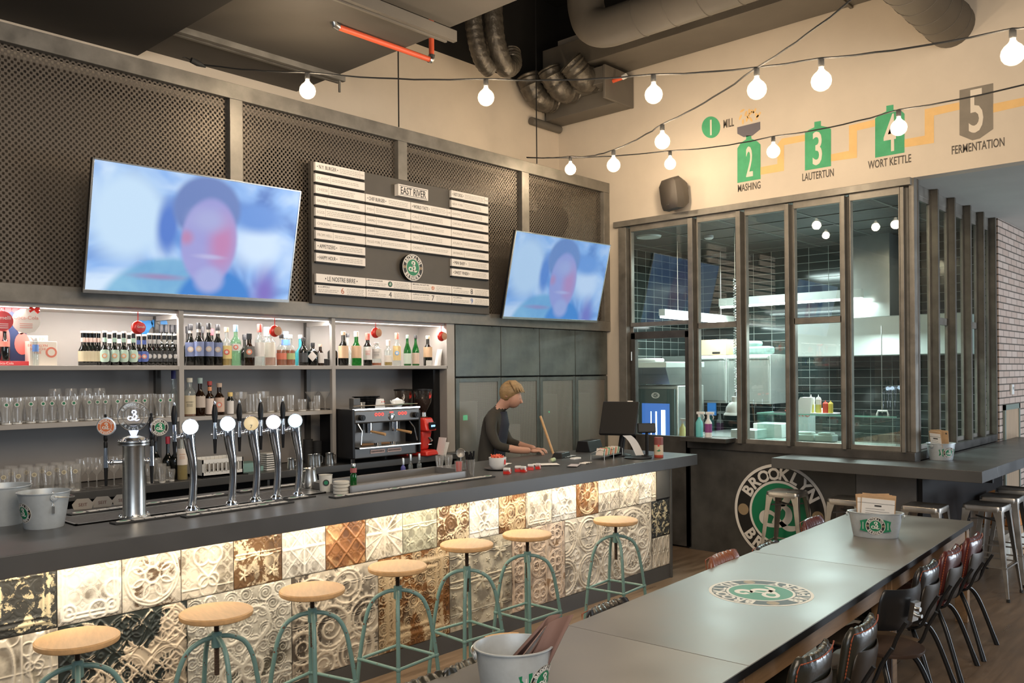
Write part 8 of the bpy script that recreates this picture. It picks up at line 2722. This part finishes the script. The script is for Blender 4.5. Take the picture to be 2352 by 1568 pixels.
# person behind the bar
m_hair = M('dark_blond_hair', (0.30, 0.19, 0.085), 0.5, var=0.35, scale=22, stretch=(1, 1, 6))
m_skin = M('skin', (0.50, 0.27, 0.19), 0.5)
m_shirt = M('olive_work_shirt', (0.033, 0.029, 0.022), 0.8, var=0.15, scale=10)
m_apron = M('navy_apron', (0.012, 0.014, 0.028), 0.75)
m_dark = M('dark_trousers', (0.02, 0.02, 0.022), 0.8)
PX, PY = 5.66, 5.36


def skin_body(name, verts, edges, radii, mats, face_mat, parent, sub=2):
    me = bpy.data.meshes.new(name)
    me.from_pydata(verts, edges, [])
    o = bpy.data.objects.new(name, me)
    COL.objects.link(o)
    sk_ = o.modifiers.new('skin', 'SKIN')
    sk_.use_smooth_shade = True
    for i, r_ in enumerate(radii):
        q = r_ if isinstance(r_, tuple) else (r_, r_)
        me.skin_vertices[0].data[i].radius = q
        me.skin_vertices[0].data[i].use_root = (i == 0)
    ss = o.modifiers.new('sub', 'SUBSURF')
    ss.levels = ss.render_levels = sub
    dg = bpy.context.evaluated_depsgraph_get()
    m2 = bpy.data.meshes.new_from_object(o.evaluated_get(dg))
    bpy.data.objects.remove(o)
    for m in mats:
        m2.materials.append(m)
    for p in m2.polygons:
        p.material_index = face_mat(p.center)
    m2.shade_smooth()
    o = bpy.data.objects.new(name, m2)
    COL.objects.link(o)
    o.parent = parent
    return o


# local frame: person faces local -y; standing, bending over the bar towards the right of the photo
pe = thing('person', 'person with short dark blond hair, olive shirt and navy apron, bent over behind the bar', 'person', (5.70, 5.47, 0), math.radians(30))
V = [(0, 0.05, 1.00), (0, 0.05, 1.15), (0, 0.02, 1.30), (0, -0.02, 1.45), (0, -0.045, 1.55), (0, -0.085, 1.595), (0, -0.135, 1.645), (0, -0.18, 1.68), (0, -0.19, 1.725),
     (-0.165, -0.02, 1.49), (-0.225, -0.03, 1.36), (-0.245, -0.09, 1.24), (-0.17, -0.26, 1.20), (-0.10, -0.37, 1.19),
     (0.165, -0.02, 1.49), (0.225, -0.03, 1.36), (0.245, -0.09, 1.24), (0.17, -0.26, 1.20), (0.10, -0.37, 1.19),
     (-0.10, 0.06, 0.90), (-0.11, 0.04, 0.50), (-0.11, 0.07, 0.10), (-0.11, -0.06, 0.04),
     (0.10, 0.06, 0.90), (0.11, 0.04, 0.50), (0.11, 0.07, 0.10), (0.11, -0.06, 0.04)]
Ed = [(0, 1), (1, 2), (2, 3), (3, 4), (4, 5), (5, 6), (6, 7), (7, 8), (3, 9), (9, 10), (10, 11), (11, 12), (12, 13), (3, 14), (14, 15), (15, 16), (16, 17), (17, 18),
      (0, 19), (19, 20), (20, 21), (21, 22), (0, 23), (23, 24), (24, 25), (25, 26)]
Rd = [(0.15, 0.11), (0.145, 0.11), (0.155, 0.115), (0.15, 0.10), 0.06, 0.055, (0.072, 0.080), (0.076, 0.088), (0.055, 0.06),
      0.062, 0.052, 0.046, 0.036, 0.030, 0.062, 0.052, 0.046, 0.036, 0.030, 0.095, 0.065, 0.045, 0.035, 0.095, 0.065, 0.045, 0.035]


def fm(c):
    if c.z > 1.565 and c.y < -0.03:
        return 0
    if 1.1 < c.z < 1.26 and c.y < -0.20:
        return 0
    return 2 if c.z < 0.95 else 1


skin_body('body', V, Ed, Rd, [m_skin, m_shirt, m_dark], fm, pe)
HC = Vector((0, -0.165, 1.715))
hr = MB().sphere(tuple(HC), 0.104, 28, sx=0.90, sy=1.06, sz=1.08)
vs = []
for p in hr.v:
    d = Vector(p) - HC
    q = -d.y * 0.62 - d.z * 0.78
    if q > 0.045:
        d = d * 0.78
    d = d * (1 + 0.035 * math.sin(d.x * 170) * math.cos(d.y * 25))
    vs.append(tuple(HC + d))
hr.v = vs
for k in range(18):
    a = -1.05 + 2.1 * k / 17
    j_ = 0.008 * math.sin(k * 2.7)
    hr.tube([HC + Vector((0.070 * math.sin(a), -0.03 * math.cos(a), 0.100)), HC + Vector((0.098 * math.sin(a), -0.085 * math.cos(a), 0.062)), HC + Vector((0.098 * math.sin(a), -0.122 * math.cos(a) + j_, 0.006 + j_))], [0.017, 0.016, 0.004], 6)
XT_ = T(*HC) @ Matrix.Rotation(0.35, 4, 'X') @ T(*(-HC))
hr.v = hr.v[:len(vs)] + [tuple(XT_ @ Vector(p)) for p in hr.v[len(vs):]]
hr.build('hair', m_hair, pe, smooth=80)
fc = MB().mat(m_skin).sphere(tuple(HC + Vector((0, -0.045, -0.048))), 0.078, 20, sx=0.88, sy=0.92, sz=1.1)
fc.tube([HC + Vector((0, -0.105, -0.02)), HC + Vector((0, -0.128, -0.052)), HC + Vector((0, -0.112, -0.062))], [0.007, 0.012, 0.007], 8)
for s in (-1, 1):
    fc.mat(m_skin).sphere(tuple(HC + Vector((s * 0.080, 0.01, -0.03))), 0.020, 10, sx=0.35)
    fc.mat(m_ink).sphere(tuple(HC + Vector((s * 0.028, -0.100, -0.024))), 0.007, 8)
fc.mat(colm(0.45, 0.15, 0.12)).tube([HC + Vector((-0.018, -0.098, -0.082)), HC + Vector((0, -0.104, -0.085)), HC + Vector((0.018, -0.098, -0.082))], 0.004, 6)
XT_ = T(*HC) @ Matrix.Rotation(0.35, 4, 'X') @ T(*(-HC))
fc.v = [tuple(XT_ @ Vector(p)) for p in fc.v]
fc.build('face', None, pe)
ap = MB()
v, f = [], []
prof_ = [(0.70, -0.10, 0.20), (0.95, -0.10, 0.20), (1.08, -0.095, 0.185), (1.20, -0.105, 0.17), (1.30, -0.125, 0.14), (1.42, -0.145, 0.11), (1.54, -0.125, 0.085)]
for z_, y_, w_ in prof_:
    for i in range(9):
        s = i / 4 - 1
        v.append((s * w_, y_ + 0.055 * s * s, z_))
for j in range(len(prof_) - 1):
    for i in range(8):
        a = j * 9 + i
        f.append((a, a + 1, a + 10, a + 9))
o = MB().add(v, f).build('apron', m_apron, pe)
sd_ = o.modifiers.new('thickness', 'SOLIDIFY')
sd_.thickness = 0.008
for s in (-1, 1):
    hb = MB().sphere((s * 0.085, -0.395, 1.085), 0.034, 14, sx=0.9, sy=1.15, sz=0.55)
    for j in range(4):
        xo = s * 0.085 + (j - 1.5) * 0.017
        L_ = (0.055, 0.065, 0.062, 0.048)[j]
        hb.tube([(xo, -0.42, 1.085), (xo * 0.98, -0.42 - L_ * 0.5, 1.088), (xo * 0.96, -0.42 - L_ * 0.85, 1.072), (xo * 0.95, -0.42 - L_, 1.052)], [0.0095, 0.009, 0.008, 0.006], 8)
    hb.tube([(s * 0.06, -0.39, 1.085), (s * 0.035, -0.415, 1.08), (s * 0.025, -0.44, 1.068)], [0.011, 0.010, 0.007], 8)
    hb.v = [(x, y, z + 0.10) for x, y, z in hb.v]
    hb.build('hand', m_skin, pe, smooth=80)

# things on the brick side
t = thing('thermostat', 'small white thermostat on the brick wall', 'thermostat', tuple(at(2325, 894, 'y', 2.455)))
MB().box(-0.045, 0.045, -0.012, 0.014, -0.06, 0.06).build('case', m_white, t, bevel=0.006)
MB().box(-0.03, 0.03, -0.014, -0.012, 0.0, 0.03).build('small_display', colm(0.35, 0.37, 0.36), t)
d0, d1 = at(2305, 930, 'y', 2.46), at(2338, 918, 'y', 2.46)
t = thing('wooden_hatch', 'pale wooden hatch with a grey green frame in the brick wall', 'hatch', (d0.x, 2.455, 0.0))
wd_ = d1.x - d0.x + 0.05
MB().box(0.05, wd_ - 0.05, 0, 0.012, 0.1, d0.z - 0.06).build('panel', M('pale_plank', (0.42, 0.30, 0.20), 0.6, var=0.15, scale=4, stretch=(6, 6, 0.4)), t)
MB().box(0, 0.05, -0.01, 0.012, 0.1, d0.z).box(wd_ - 0.05, wd_, -0.01, 0.012, 0.1, d0.z).box(0, wd_, -0.01, 0.012, d0.z - 0.06, d0.z).build('hatch_frame', M('grey_green_paint', (0.20, 0.24, 0.21), 0.6), t)
for k, (px, py, c1, lab) in enumerate(((2322, 1295, colm(0.5, 0.33, 0.2), 'brown cardboard carton on the floor behind the far stools'), (2345, 1240, colm(0.7, 0.25, 0.05), 'orange printed carton stacked behind the far stools'), (2300, 1330, colm(0.45, 0.38, 0.3), 'pale carton on the floor under the wing counter'))):
    p = at(px, py, 'y', 2.20)
    z_ = (0.0, 0.305, 0.0)[k]
    x_ = (9.9, 9.95, 9.3)[k]
    t = thing('carton', lab, 'carton', (x_, 2.22, z_), 0, 'cartons under the wing counter')
    MB().box(-0.22, 0.22, -0.16, 0.16, 0, 0.30).build('carton_body', c1, t, bevel=0.003)
    MB().box(-0.10, 0.10, -0.1615, -0.16, 0.08, 0.22).build('carton_print', colm(0.7, 0.68, 0.6) if k != 1 else colm(0.08, 0.2, 0.1), t)
